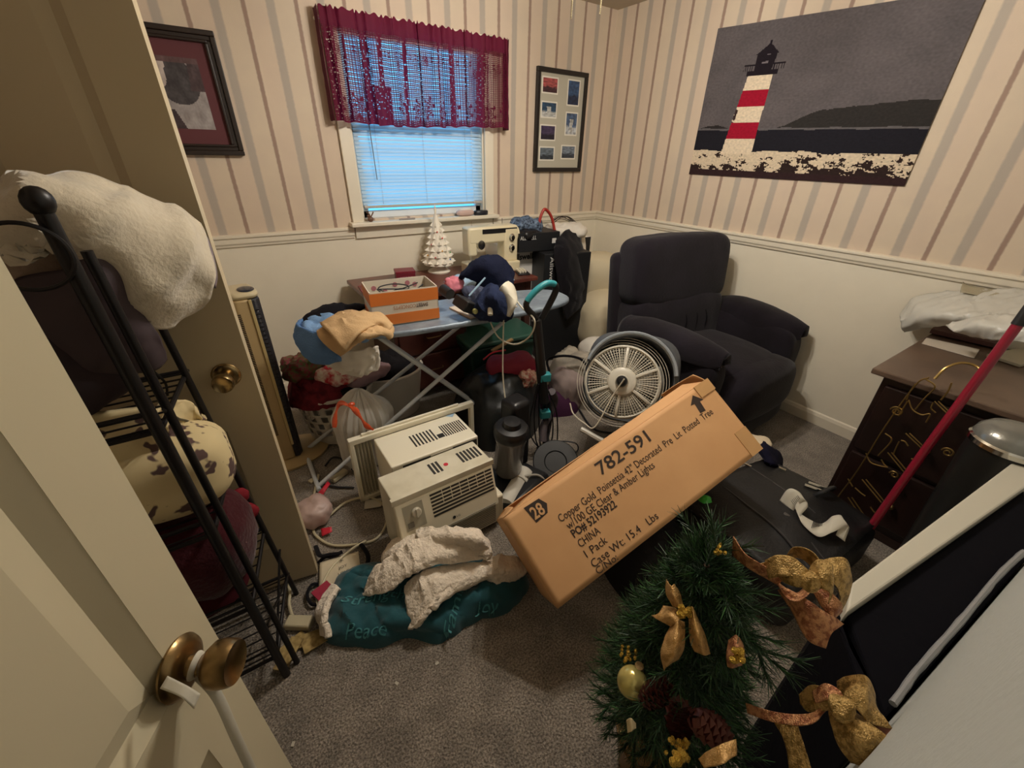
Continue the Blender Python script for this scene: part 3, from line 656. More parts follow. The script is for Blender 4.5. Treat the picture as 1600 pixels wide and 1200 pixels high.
# ---------------------------------------------------------------- window sill bits
SZ = 1.087
MB().lathe([(0, 0), (.028, 0), (.03, .01), (.03, .026), (.026, .032), (0, .032)], Matrix.Translation((-1.225, -.04, SZ)) @ Matrix.Diagonal((2.0, 1, 1, 1))).solo('trinket_tin', M('black_tin', '23242c', .35), 'low dark oval tin at the right end of the window sill', 'tin')
gc = thing('glasses_case', 'pale pink and white rounded case on the window sill left of the dark tin', 'case', (-1.36, -.04, SZ))
MB().ball((-1.36, -.045, SZ+.022), (.07, .027, .022), n=24, sq=.7).build('case_body', M('pale_pink_case', 'c9aca2', .5), gc)
MB().ball((-1.355, -.04, SZ+.042), (.055, .02, .009), n=20, sq=.8).build('case_top', M('photo_white', 'e4dfd2', .6), gc)
MB().tube([(-1.86, -.05, SZ+.006), (-1.75, -.052, SZ+.006)], .005, 8).solo('pen', M('grey_pen', '8a7d74', .4), 'thin pen lying on the left half of the window sill', 'pen')
fg = thing('figurine', 'tiny dark bird figurine on the left end of the window sill', 'figurine', (-2.05, -.045, SZ))
MB().ball((-2.05, -.045, SZ+.016), (.02, .013, .016), n=12).ball((-2.062, -.045, SZ+.036), .010, n=10).build('body', M('brown_resin', '6a4a38', .4), fg)
for s_ in (-1, 1): MB().tube(cr([(-2.05, -.045, SZ+.025), (-2.045+s_*.012, -.048, SZ+.05), (-2.05+s_*.022, -.045, SZ+.058)], 4), .004, 6).build('wing', M('brown_resin', '6a4a38', .4), fg)
# ================================================================== IRONING BOARD
ib = thing('ironing_board', 'ironing board with a silver-blue cover and crossed white steel legs', 'ironing board', (-2.1, -1.1, 0))
IZ = .80; IC = V((-2.0, -1.12))
outl = []
for k in range(64):
    q = 2*math.pi*k/64; x = .66*math.copysign(abs(math.cos(q))**.75, math.cos(q)); w = .185 if x > -.25 else .185*(1-((-.25-x)/.43)**2*.55)
    outl.append((x, w*math.copysign(abs(math.sin(q))**.6, math.sin(q))))
TI = rz((IC.x, IC.y, IZ), R_(-5))
MB().prism(outl, -.028, 0, TI).build('board_pad', M('silver_blue_cover', '8a97a3', .4, .25, bump=(28, .5), var=(12, '76828f')), ib, bevel=.010, seg=3)
LEG = M('white_tube', 'c9cdd0', .35)
def leg(a, b, foot):
    a = V(a); b = V(b); mb = MB().tube([a, b], .011, 10); mb.build('leg', LEG, ib)
    MB().tube([b-V((0, foot, 0)), b+V((0, foot, 0))], .011, 10).build('foot_bar', LEG, ib)
fl_, fr_ = at(492, 752, z=.012), at(785, 664, z=.012)
tl_, tr_ = V((-2.42, -1.1, IZ-.035)), V((-1.70, -1.1, IZ-.035))
for s_ in (-.13, .13): MB().tube([tr_+V((0, s_*.9, 0)), V((-2.80, -.94+s_*1.3, .012))], .011, 10).build('leg', LEG, ib)
for s_ in (-.03, .03): MB().tube([tl_+V((0, s_, 0)), V((-1.715, -1.10+s_, .012))], .011, 10).build('leg', LEG, ib)
MB().tube([(-2.80, -.94-.2, .012), (-2.80, -.94+.2, .012)], .011, 10).build('foot_bar', LEG, ib)
MB().tube([(-1.715, -1.28, .012), (-1.715, -.92, .012)], .011, 10).build('foot_bar', LEG, ib)
# clothes at the left end
pile([(-2.70, -.98), (-2.69, -1.2), (-2.58, -1.29), (-2.47, -1.28), (-2.42, -1.1), (-2.45, -.97), (-2.58, -.93)], .05, IZ-.005, 2, .03, 8, k=3).folds(.012, .06, (1, .5, 0)).solo('blue_towel', M('blue_towel', '7fa3cf', .95, bump=(120, .4)), 'light blue towel heaped on the left end of the ironing board', 'towel')
sheet([[(-2.60, -1.30, .81), (-2.66, -1.20, .84), (-2.70, -1.05, .83), (-2.66, -.94, .82)], [(-2.61, -1.32, .775), (-2.69, -1.23, .78), (-2.725, -1.05, .775), (-2.70, -.93, .77)], [(-2.60, -1.29, .74), (-2.68, -1.22, .715), (-2.715, -1.05, .71), (-2.69, -.93, .72)]], 8, 8, .012, 9, 3).folds(.01, .05, (1, 1, 0)).solo('blue_blanket', M('blue_towel2', '5d7fae', .95, bump=(120, .4)), 'blue cloth with shade painted in, hanging off the left tip of the ironing board', 'cloth', thick=.014)  # towel blue darkened: the shade on this hanging side is in the colour
sheet([[(-2.70, -.90, .74), (-2.62, -.87, .82), (-2.50, -.88, .84), (-2.38, -.92, .82)], [(-2.71, -.98, .74), (-2.66, -.94, .83), (-2.52, -.94, .85), (-2.40, -.97, .83)], [(-2.72, -1.05, .76), (-2.68, -1.00, .80), (-2.6, -1.0, .83), (-2.45, -1.0, .82)]], 8, 8, .015, 8, 7).folds(.01, .06, (1, 0, 0)).solo('black_shirt', M('black_cloth', '17151a', .95), 'black garment behind the blue towel at the left end of the ironing board', 'shirt', thick=.012)
BEI = M('beige_twill', 'c9a87e', .9, bump=(160, .25))
tr0 = thing('folded_trousers', 'folded beige trousers lying over the front left edge of the ironing board', 'trousers', (-2.45, -1.25, IZ))
rowsT = []
for k, (sx, zz) in enumerate(((0, 0), (1, 0))): pass
a0, a1, a2_, a3 = at(495, 520, z=.86), at(545, 488, z=.885), at(605, 508, z=.865), at(612, 520, z=.84)
b0, b1, b2, b3 = at(505, 535, z=.84), at(552, 512, z=.885), at(600, 518, z=.875), at(611, 524, z=.85)
c0, c1, c2, c3 = at(534, 556, z=.79), at(565, 530, z=.875), at(596, 524, z=.865), at(610, 530, z=.84)
sheet([[a0, a1, a2_, a3], [b0, b1, b2, b3], [c0, c1, c2, c3]], 10, 10, .008, 18, 3).folds(.010, .05, (1, .3, 0), 3).build('trouser_leg', BEI, tr0, thick=.022)
sheet([[at(500, 505, z=.87), at(545, 489, z=.9), at(590, 490, z=.9), at(613, 508, z=.87)], [at(512, 518, z=.89), at(550, 502, z=.915), at(592, 500, z=.905), at(611, 513, z=.875)], [at(538, 548, z=.85), at(562, 520, z=.90), at(590, 508, z=.89), at(607, 518, z=.87)]], 10, 10, .008, 14, 9).folds(.010, .045, (1, .5, 0), 5).build('trouser_leg', BEI, tr0, thick=.014)
sheet([[at(497, 545, z=.77), at(530, 550, z=.78), at(565, 545, z=.78), at(590, 540, z=.77)], [at(500, 560, z=.70), at(528, 570, z=.70), at(560, 572, z=.70), at(592, 560, z=.71)], [at(495, 550, z=.66), at(530, 574, z=.66), at(556, 588, z=.65), at(590, 578, z=.66)]], 8, 8, .015, 10, 5).folds(.02, .05, (1, .3, .2), 3).solo('white_shirt', M('white_cotton', 'd9d2c6', .9), 'white garment hanging below the left end of the ironing board', 'shirt', thick=.008)
# orange and white box of cords
ob = thing('candy_box', 'open orange and white shipping box full of cords on the ironing board', 'box', (-2.27, -1.05, IZ))
ORG = M('orange_card', 'd9782f', .6, bump=(20, .05)); OW = M('white_card', 'd8cdbb', .6)
TB = rz((-2.26, -1.09, IZ+.003), R_(-7)); w, d, h = .30, .20, .155
MB().box((-w/2, -d/2, 0), (w/2, d/2, .004), TB).build('box_floor', OW, ob, smooth=False)
for a, b in (((-w/2, -d/2, 0), (w/2, -d/2+.004, h)), ((-w/2, d/2-.004, 0), (w/2, d/2, h)), ((-w/2, -d/2, 0), (-w/2+.004, d/2, h)), ((w/2-.004, -d/2, 0), (w/2, d/2, h))):
    MB().box(a, b, TB).build('box_wall', OW, ob, smooth=False)
for z0, z1 in ((.004, .052), (.095, .150)):
    MB().box((-w/2-.001, -d/2-.001, z0), (w/2+.001, -d/2, z1), TB).box((-w/2-.001, -d/2, z0), (-w/2, d/2, z1), TB).box((w/2, -d/2, z0), (w/2+.001, d/2, z1), TB).build('orange_band', ORG, ob, smooth=False)
RT180 = TB @ Matrix.Translation((.105, -d/2-.001, .082)) @ Matrix.Rotation(R_(180), 4, 'Y') @ Matrix.Rotation(R_(90), 4, 'X')
# the box stands upside down, so its lettering does too
def updown(x, z): return TB @ Matrix.Translation((x, -d/2-.0012, z)) @ Matrix.Rotation(R_(90), 4, 'X') @ Matrix.Rotation(R_(180), 4, 'Z')
text('SWEET', updown(.10, .086), .017, M('print_brown', '4a2a20', .6), ob, w=.055, bold=.02)
text('CONCEPTS', updown(.044, .086), .017, M('print_orange', 'b06a3a', .6), ob, w=.10)
for k, (x, z) in enumerate(((-.1, .12), (.0, .128), (.095, .12), (-.05, .10), (.06, .13))):
    MB().prism([(.012*math.cos(R_(q))*(1 if q % 2 else 1), .012*math.sin(R_(q))) for q in range(0, 360, 40)], 0, .0006, TB @ Matrix.Translation((x, d/2-.0046, z)) @ Matrix.Rotation(R_(90), 4, 'X')).build('printed_motif', M('print_pink', 'b07078', .6), ob, smooth=False)
MB().box((-.1, -.03, .06), (.12, -.012, .078), TB).solo('remote_bar', M('pale_blue_plastic', '9fb6cc', .4), 'pale blue plastic bar among the cords inside the orange box', 'device', bevel=.003)
for k in range(5):
    rr = random.Random(k+20); pts = [TB @ V((rr.uniform(-.12, .12), rr.uniform(-.08, .07), rr.uniform(.05, .145))) for _ in range(7)]
    cable('tangled_cable', pts, .0028, M('dark_cord', '1b1b20', .5), 'dark cable coiled inside the orange and white box', 'cable', group='cables in the orange box')
MB().box((-.11, -.06, .045), (-.03, .02, .09), TB).solo('charger_block', BKP, 'black charger block inside the orange and white box', 'charger', bevel=.004)
# papers, drill, caps, iron
ZT = IZ+.001
MB().box((-.14, -.10, 0), (.15, .09, .007), rz((-1.87, -1.17, ZT), R_(6))).solo('paper_stack', M('paper', 'cbbfae', .8), 'stack of papers under the black flashlight on the ironing board', 'papers', smooth=False)
MB().box((-.09, -.06, .007), (.10, .08, .012), rz((-1.86, -1.08, ZT), R_(-15))).solo('blue_folder', M('blue_folder', '7da4cf', .6), 'blue folder lying on the paper stack on the ironing board', 'folder', smooth=False)
p0, p1 = at(692, 452, z=.90), at(732, 480, z=.86); dd = (p1-p0)
fd = thing('cordless_tool', 'black cordless tool with a square battery block lying on the papers', 'tool', (p0+p1)/2-V((0, 0, .05)))
MB().tube([p0, p0+dd*.3], .026, 20).tube([p0-dd*.03, p0], .021, 20).build('head', M('black_rubber', '1a1a1b', .5), fd)
MB().ball(p0-dd*.035, (.012, .012, .012), n=12).build('lens', M('lens', '8f8a86', .1, .6), fd)
MB().box((-.045, -.035, -.025), (.05, .035, .028), frame(p0+dd*.85, dd, V((.2, 1, 0)))).build('battery_block', M('black_rubber', '1a1a1b', .5), fd, bevel=.006)
MB().lathe([(0, 0), (.012, 0), (.012, .012), (0, .012)], frame(p0+dd*1.08+V((.0, -.036, 0)), V((1, 0, 0)), V((0, 0, 1))), n=14).build('round_label', M('olive_label', '8d8a52', .5), fd)
MB().tube([at(733, 462, z=.87), at(758, 434, z=.94)], .0045, 8).solo('metal_rod', M('pale_blue_metal', 'a9c9e0', .3, .5), 'thin pale blue metal rod sticking up beside the black tool', 'rod')
NAVY = M('navy_cloth', '1b1f33', .9, bump=(140, .3))
sheet([[at(718, 440, z=.86), at(735, 420, z=.88), at(760, 415, z=.88), at(790, 425, z=.86)], [at(724, 432, z=.9), at(748, 408, z=.98), at(780, 402, z=.98), at(800, 425, z=.88)], [at(745, 440, z=.86), at(765, 425, z=.93), at(790, 428, z=.90), at(800, 445, z=.84)], [at(742, 452, z=.82), at(765, 448, z=.83), at(785, 450, z=.83), at(800, 455, z=.81)]], 8, 8, .008, 12, 4).folds(.012, .05, (1, .4, 0)).solo('navy_hat', NAVY, 'navy blue cap crumpled behind the iron at the back of the ironing board', 'cap', thick=.02)
blob(at(710, 443, z=.85), (.05, .045, .035), seed=5, amp=.02, sc=16, sq=.8).folds(.01, .03, (1, .3, .3)).solo('pink_sock', M('pink_cloth', 'd98391', .9), 'pink cloth bundle behind the black tool on the ironing board', 'cloth')
blob(at(742, 458, z=.85), (.06, .045, .035), seed=9, amp=.03, sc=16, sq=.8).folds(.012, .03, (1, .3, .3)).solo('grey_sock', M('grey_blue_cloth', '4a4f63', .9), 'crumpled grey-blue cloth between the pink bundle and the navy cap', 'cloth')
ir = thing('clothes_iron', 'white steam iron lying under a blue cloth on the ironing board', 'iron', at(775, 480, z=IZ))
i0, i1 = at(763, 492, z=.86), at(796, 440, z=.95)
MB().tube(cr([at(766, 492, z=.85), at(765, 470, z=.90), at(763, 456, z=.92), at(770, 455, z=.93)], 6), .012, 12).build('handle', M('ivory_plastic', 'd9d2be', .4), ir)
blob(at(762, 486, z=.85), (.03, .022, .035), sq=.8, amp=0).build('tank', M('ivory_plastic', 'd9d2be', .4), ir)
sheet([[at(776, 470, z=.86), at(783, 448, z=.95), at(792, 440, z=.965)], [at(785, 482, z=.84), at(795, 460, z=.92), at(800, 447, z=.94)], [at(795, 495, z=.82), at(806, 475, z=.88), at(804, 458, z=.9)]], 6, 6).build('sole_plate', M('ivory_plastic', 'd9d2be', .4), ir, thick=.02)
BLU = M('denim_blue', '232b45', .9, bump=(140, .3))
sheet([[at(742, 470, z=.86), at(760, 446, z=.93), at(776, 444, z=.945), at(786, 462, z=.92)], [at(735, 488, z=.83), at(752, 470, z=.90), at(774, 462, z=.935), at(795, 475, z=.87)], [at(748, 497, z=.815), at(765, 490, z=.85), at(782, 486, z=.86), at(800, 488, z=.82)], [at(765, 502, z=.80), at(776, 503, z=.79), at(790, 502, z=.775), at(800, 498, z=.79)]], 10, 10, .012, 14, 6).folds(.014, .045, (1, -.4, .3)).solo('blue_cloth', BLU, 'denim blue cloth draped over the white iron on the right of the ironing board', 'cloth', thick=.008)
cable('cord', [at(793, 450, z=.93), at(815, 480, z=.86), at(835, 500, z=.83), at(828, 525, z=.74), at(805, 538, z=.68), at(780, 528, z=.68), at(767, 505, z=.76), at(764, 492, z=.84)], .004, M('white_cord', 'cfc6b2', .5), parent=ir)
cable('charging_cable', [at(787, 500, z=.79), at(786, 540, z=.66), at(786, 590, z=.5), at(792, 640, z=.36), at(800, 672, z=.27)], .0035, M('white_cord', 'cfc6b2', .5), 'white cable hanging straight down in front of the green tote', 'cable')
# ================================================================== BOXES IN THE FAR CORNER
BC = M('black_carton', '17181b', .5, bump=(8, .05)); WC = M('white_carton', 'e6e0d8', .6)
TXW = M('print_white', 'd8d5cf', .6); TXB = M('print_black', '1b1a1a', .6)
tb1 = thing('tall_black_box', 'tall black shipping box with white lettering up its side, behind the vacuum cleaner', 'box', (-.80, -.42, 0))
TT = rz((-.735, -.38, 0), R_(-14))
MB().box((-.20, -.20, 0), (.18, .2, .86), TT).build('carton_body', BC, tb1, smooth=False, bevel=.004)
text('Allswell', TT @ Matrix.Translation((-.155, -.201, .84)) @ Matrix.Rotation(R_(90), 4, 'X') @ Matrix.Rotation(R_(-90), 4, 'Z'), .036, TXW, tb1, w=.2)
MB().lathe([(.018, 0), (.02, 0), (.02, .0006), (.018, .0006)], TT @ Matrix.Translation((-.07, -.2005, .47)) @ Matrix.Rotation(R_(90), 4, 'X'), cap=False).box((-.013, -.0012, .455), (-.008, -.0005, .485), TT @ Matrix.Translation((-.057, -.2, 0))).box((-.125, -.2012, .44), (-.122, -.2004, .52), TT).build('care_symbol', TXW, tb1, smooth=False)
wb = thing('white_box', 'white box with black lettering between the sewing machine and the tall black box', 'box', (-1.0, -.22, 0))
TW = rz((-1.02, -.17, 0), R_(-6))
MB().box((-.17, -.12, 0), (.12, .14, .90), TW).build('carton_body', WC, wb, smooth=False, bevel=.003)
text('Allswell', TW @ Matrix.Translation((-.07, -.1215, .785)) @ Matrix.Rotation(R_(90), 4, 'X'), .045, TXB, wb, w=.18, bold=.03)
bt = thing('black_tray_box', 'wide black box with white lettering under the shiny black shoe', 'box', (-.93, -.33, .86))
TK = rz((-.92, -.33, .865), R_(-8))
MB().box((-.19, -.10, 0), (.15, .16, .13), TK).build('carton_body', BC, bt, smooth=False, bevel=.003)
text('ALLSWELL', TK @ Matrix.Translation((-.18, -.101, .085)) @ Matrix.Rotation(R_(90), 4, 'X'), .028, TXW, bt, w=.13)
MB().box((.085, -.1012, .05), (.12, -.1002, .085), TK).build('square_tag', TXW, bt, smooth=False)
MB().box((-.13, -.09, 0), (.10, .10, .86), rz((-.42, -.20, 0), R_(-4))).box((-.135, -.095, .86), (.105, .105, .90), rz((-.42, -.20, 0), R_(-4))).solo('upright_carton', [WC], 'pale upright carton with a dark rim right of the draped black jacket', 'box', smooth=False)
MB().box((-.125, -.097, .70), (.10, -.0945, .90), rz((-.42, -.20, 0), R_(-4))).solo('flat_dark_carton', BC, 'flat dark carton across the top of the pale upright carton in the corner', 'carton', smooth=False)
# jacket
J = M('black_fleece', '141216', .95, sheen=.1)
sheet([[at(868, 378, y=-.50), at(885, 360, y=-.42), at(905, 362, y=-.40)], [at(866, 400, y=-.58), at(888, 392, y=-.60), at(912, 400, y=-.52)], [at(872, 440, y=-.62), at(893, 440, y=-.65), at(915, 440, y=-.58)], [at(878, 475, y=-.63), at(895, 470, y=-.65), at(913, 462, y=-.58)], [at(884, 500, y=-.62), at(898, 488, y=-.64), at(910, 478, y=-.58)]], 8, 8, .02, 9, 3).folds(.015, .07, (1, .3, 0)).solo('black_jacket', J, 'black jacket draped over the boxes in the far corner', 'jacket', thick=.02)
blob((-.62, -.32, .97), (.16, .12, .05), R_(-15), seed=3, amp=.03, sc=12).solo('white_sheet', M('white_cotton', 'd9d2c6', .9), 'white bunched sheet on top of the boxes behind the black jacket', 'sheet')
sheet([[at(896, 360, y=-.3), at(905, 352, y=-.25), at(914, 365, y=-.28)], [at(902, 400, y=-.47), at(912, 395, y=-.42), at(916, 400, y=-.42)], [at(912, 470, y=-.44), at(916, 470, y=-.42), at(919, 470, y=-.41)]], 6, 8, .012, 12).solo('white_sleeve', M('white_cotton', 'd9d2c6', .9), 'white cloth trailing down beside the right edge of the black jacket', 'cloth', thick=.008)
MB().tube(cr([at(868, 368, y=-.38), at(862, 340, y=-.36), at(852, 327, y=-.36), at(846, 335, y=-.36), at(842, 350, y=-.36)], 8), .011, 10).solo('red_hook_handle', M('red_enamel', 'a33127', .35), 'curved red cane handle rising behind the boxes in the corner', 'handle')
blob(at(822, 352, y=-.28), (.12, .09, .05), R_(-10), seed=8, amp=.03, sc=16).solo('dark_floral_cloth', M('dark_floral', '202a3c', .8, var=(60, '6d7f96')), 'dark blue and grey patterned cloth on the black box behind the sewing machine', 'cloth')
blob(at(826, 366, y=-.36), (.09, .06, .035), R_(10), seed=18, amp=.02, sc=16).solo('black_shoe', M('black_leather', '100f12', .35), 'shiny black shoe lying on the wide black box in the corner', 'shoe')
for k in range(6):
    rr = random.Random(k+3); cable('wire_hanger', [at(862+rr.uniform(-3, 6), 348, y=-.25), at(872+rr.uniform(-4, 6), 340+rr.uniform(-3, 3), y=-.22), at(888, 342+rr.uniform(-4, 4), y=-.22), at(905+rr.uniform(-3, 4), 352+rr.uniform(-2, 5), y=-.25)], .0025, M('dark_wire', '2c2320', .5), 'thin dark wire hanger in the tangle on top of the corner boxes', 'hanger', group='wire hangers on the corner boxes')
# cream floor cushions in the corner behind the recliner
CU = M('cream_cushion', 'cfc2a5', .9, bump=(8, .2))
blob((-.30, -.50, .60), (.25, .18, .19), R_(-45), seed=1, amp=.03, sc=4, sq=.7).solo('cream_cushion', CU, 'large cream cushion, upper one of the pile between the corner and the recliner', 'cushion')
blob((-.33, -.70, .30), (.33, .24, .25), R_(-15), seed=2, amp=.03, sc=4, sq=.65, floor=0).solo('cream_cushion', CU, 'large cream cushion, lower one of the pile, on the floor left of the recliner back', 'cushion')
blob((-.78, -1.02, .20), (.16, .15, .14), R_(-15), seed=12, amp=.03, sc=6, sq=.75, floor=0).solo('white_pillow', M('white_cotton', 'd9d2c6', .9), 'white pillow squeezed between the cream cushions and the fan', 'pillow')
GRY = M('grey_taupe_cloth', 'a2998a', .95, var=(14, '8b8377'))
pile([(-1.02, -1.42), (-1.22, -1.20), (-1.25, -.95), (-1.1, -.84), (-1.0, -.9), (-.99, -1.15), (-1.0, -1.38)], .34, 0, 11, .05, 7, k=3).folds(.025, .06, (1, .6, .5), 3).solo('crumpled_sheet', GRY, 'crumpled grey-beige bedsheet heaped left of the round fan', 'sheet')
blob(at(893, 600, z=.12), (.17, .13, .15), R_(30), seed=14, amp=.035, sc=6, sq=.75, floor=0).folds(.02, .09, (1, -.5, .4), 5).solo('mauve_pillow', M('mauve_cloth', '8f7f7a', .95), 'puffy mauve-grey pillow on the carpet against the left side of the round fan', 'pillow')
cable('dark_strap', [at(858, 580, z=.33), at(856, 562, z=.36), at(880, 556, z=.37), at(905, 560, z=.36), at(918, 572, z=.32)], .008, J, 'dark strap lying over the crumpled grey-beige sheet', 'strap')
pile([(-1.36, -1.02), (-1.42, -1.2), (-1.25, -1.28), (-1.12, -1.15), (-1.2, -.98)], .14, 0, 21, .03, 9).solo('purple_cloth', M('plum_cloth', '43243c', .95), 'dark plum cloth on the floor behind the vacuum cleaner', 'cloth')
MB().box((-.10, -.09, 0), (.10, .09, .16), rz((-1.33, -.93, 0), R_(25))).solo('cream_paper_bag', M('cream_paper', 'c9b996', .8), 'small cream paper bag right of the vacuum handle pole', 'bag', bevel=.01)
# ================================================================== RECLINER
RM = M('navy_plush', '211d24', .95, sheen=.12, bump=(60, .15), var=(5, '1b171c')); rc = thing('recliner', 'dark navy plush recliner armchair against the right wall', 'armchair', (-.52, -1.6, 0))
def cush(c, r, a=0, rx=0, ry=0, sq=.5, amp=.008, sc=5, seed=0, n=64, name='cushion', mat=None): return blob(c, r, R_(a), R_(rx), R_(ry), sq, amp, sc, seed, n).build(name, mat or RM, rc)
# base and skirt
MB().box((-.90, -1.96, .03), (-.14, -1.30, .34)).build('base', RM, rc, bevel=.03, seg=3)
# back: shell, upper cushion, lumbar roll
BA = -10
TBk = rz((-.53, -1.30, .42), R_(BA), R_(-8))
MB().box((-.40, .0, -.12), (.40, .11, .56), TBk).build('back_shell', RM, rc, bevel=.045, seg=4)
def bk(c, r, seed, sq=.5, amp=.012, name='back_cushion', rx=0):
    mb = MB().ball((0, 0, 0), r, n=72, sq=sq*.75); mb.v = [TBk @ (p+V(c)) for p in mb.v]; mb.noise(amp, 5, seed); return mb.build(name, RM, rc)
bk((.0, -.05, .44), (.375, .13, .215), 3); bk((0, -.06, .13), (.36, .13, .17), 5, amp=.02, name='lumbar_cushion')
for k, x in enumerate((-.02, .07, .15)): MB().tube(cr([TBk @ V((x, -.178, .24)), TBk @ V((x+.03, -.196, .15)), TBk @ V((x+.03, -.19, .05))], 6), [.003]*13, 6).build('crease_seam', M('seam_thread', '17151a', .9), rc)
# arms with flared pads
def arm(pts, wid, seed, side):
    rows = []
    for p, w, h in pts:
        p = V(p); rows.append([p+V((-w, 0, -h)), p+V((-w*.95, 0, -.02)), p+V((-w*.5, 0, .02)), p+V((w*.5, 0, .025)), p+V((w*.95, 0, -.015)), p+V((w, 0, -h))])
    mb = sheet(rows, 6, 8, .005, 7, seed); mb.build('arm_pad', RM, rc, thick=.045)
arm([((-.935, -1.33, .59), .06, .06), ((-.93, -1.5, .615), .085, .07), ((-.90, -1.7, .605), .095, .07), ((-.87, -1.87, .575), .06, .05), ((-.86, -1.94, .555), .03, .02)], .1, 1, -1)
arm([((-.13, -1.38, .60), .06, .12), ((-.13, -1.55, .64), .08, .14), ((-.13, -1.75, .63), .085, .12), ((-.12, -1.90, .60), .06, .08), ((-.11, -1.98, .575), .03, .03)], .1, 2, 1)
cush((-.89, -1.62, .35), (.085, .33, .22), 4, sq=.4, name='arm_panel', seed=4); cush((-.155, -1.66, .36), (.095, .33, .25), 2, sq=.4, name='arm_panel', seed=5)
cush((-.52, -1.66, .38), (.29, .36, .12), 0, sq=.55, name='seat_cushion', seed=6); cush((-.50, -1.97, .31), (.33, .12, .17), 0, sq=.65, name='footrest', seed=7)
cush((-.50, -2.00, .15), (.30, .06, .10), 0, sq=.5, name='footrest_panel', seed=8)
# ================================================================== ROUND FAN
fc = dist(972, 598, 2.14); nrm = (CAM-fc).normalized(); nrm = (nrm+V((-.05, .0, .12))).normalized()
ftop = (V((0, 0, 1))-nrm*nrm.z).normalized(); fr_x = ftop.cross(nrm).normalized()
TF = frame(fc, -fr_x, ftop); FWH = M('fan_white', 'c9c3b4', .4); FGR = M('fan_grey', '474a4e', .45)
if (TF.to_3x3() @ V((0, 0, 1))).dot(nrm) < 0: TF = frame(fc, fr_x, ftop)
fn_ = thing('round_fan', 'round white floor fan with a grille, tipped back in its dark grey housing', 'fan', (fc.x, fc.y, .02))
Rf = .178
MB().lathe([(Rf-.012, .045), (Rf-.004, .056), (Rf+.004, .05), (Rf+.012, .0), (Rf+.012, -.05), (Rf+.002, -.052), (Rf+.0, 0), (Rf-.012, .045)], TF, n=72, cap=False).build('grille_ring', FWH, fn_)
g = MB()
for k in range(6):
    q = R_(90+60*k); dx, dy = math.cos(q), math.sin(q); g.tube([(dx*.06, dy*.06, .062), (dx*.15, dy*.15, .066), (dx*(Rf-.006), dy*(Rf-.006), .05)], .0075, 8, T=TF, flat=.6)
g.build('grille_spoke', FWH, fn_)
g = MB()
for k in range(72):
    if k % 12 == 0: continue
    q = R_(90+5*k); dx, dy = math.cos(q), math.sin(q); g.tube([(dx*.07, dy*.07, .056), (dx*.15, dy*.15, .058), (dx*(Rf-.008), dy*(Rf-.008), .046)], .0018 if k % 3 else .003, 4, T=TF)
for r_ in [.082+.0125*i for i in range(12)]: g.tube([(r_*math.cos(R_(a)), r_*math.sin(R_(a)), .057-.01*(r_/Rf)**3) for a in range(0, 360, 6)], .0014, 4, closed=True, T=TF)
g.build('grille_wires', FWH, fn_)
MB().lathe([(0, .088), (.028, .088), (.032, .076), (.05, .078), (.066, .07), (.072, .055), (.0, .05)], TF, n=40).build('hub', FWH, fn_)
MB().lathe([(0, .108), (.014, .108), (.019, .1), (.024, .1), (.028, .09), (.028, .08), (0, .08)], TF, n=28).build('knob', BKP, fn_)
for k in range(5):
    q = R_(72*k+10); b = []
    for r_, tw in ((.05, 50), (.12, 38), (.2, 28)):
        row = []
        for s_ in (-1, 0, 1): a = q+s_*R_(24); row.append((r_*math.cos(a), r_*math.sin(a), .0+s_*math.sin(R_(tw))*r_*.16))
        b.append(row)
    mb = sheet(b, 5, 5); mb.v = [TF @ p for p in mb.v]; mb.build('fan_blade', M('fan_blade_grey', '8d8a83', .5), fn_, thick=.003)
sl = MB()
for k in range(90):
    q = R_(4*k)
    if not (200 < 4*k < 345): continue
    sl.box((Rf+.010, -.004, -.042), (Rf+.016, .003, -.004), TF @ Matrix.Rotation(q, 4, 'Z'))
sl.build('rim_slots', BKP, fn_, smooth=False)
# housing: deep square-shouldered shell with a round throat
hs = MB(); N = 72; ringA = []; 
def sqr(q, e): c, s = math.cos(q), math.sin(q); k_ = (abs(c)**e+abs(s)**e)**(-1/e); return c*k_, s*k_
vs = []
for (rr, zz, e) in ((Rf+.02, -.045, 2), (Rf+.022, .05, 2), (Rf+.036, .052, 2.6), (Rf+.045, .03, 3.4), (Rf+.045, -.14, 3.6), (Rf+.02, -.17, 3.4), (.02, -.172, 2)):
    for k in range(N):
        x, y = sqr(2*math.pi*k/N, e); vs.append((x*rr+.035, y*rr+.028, zz))
hs.add(vs, [(i*N+k, i*N+(k+1) % N, (i+1)*N+(k+1) % N, (i+1)*N+k) for i in range(6) for k in range(N)], T=TF); hs.build('housing', FGR, fn_)
MB().tube([TF @ V(((Rf+.034)*math.cos(R_(a))+.03, (Rf+.034)*math.sin(R_(a))+.03, .07)) for a in range(10, 172, 6)], .009, 8, flat=1.6).build('carry_rim', M('fan_light_grey', '8f969c', .35), fn_)
MB().tube(cr([TF @ V((-.16, -.27, -.02)), TF @ V((0, -.31, -.01)), TF @ V((.14, -.27, -.02))], 8), .014, 8).build('foot_rail', FWH, fn_)
cable('cord', [TF @ V((.01, .01, .115)), TF @ V((-.03, -.08, .085)), TF @ V((-.085, -.24, .07)), TF @ V((-.14, -.235, .06)), TF @ V((-.21, -.2, .0)), TF @ V((-.24, -.15, -.02))], .0035, M('white_cord', 'cfc6b2', .5), parent=fn_)
cable('extension_cable', [at(905, 640, z=.01), at(925, 668, z=.01), at(955, 676, z=.01), at(985, 672, z=.012), at(1000, 660, z=.01)], .006, M('dark_cord', '1b1b20', .5), 'thick black cable curled on the carpet under the round fan', 'cable')
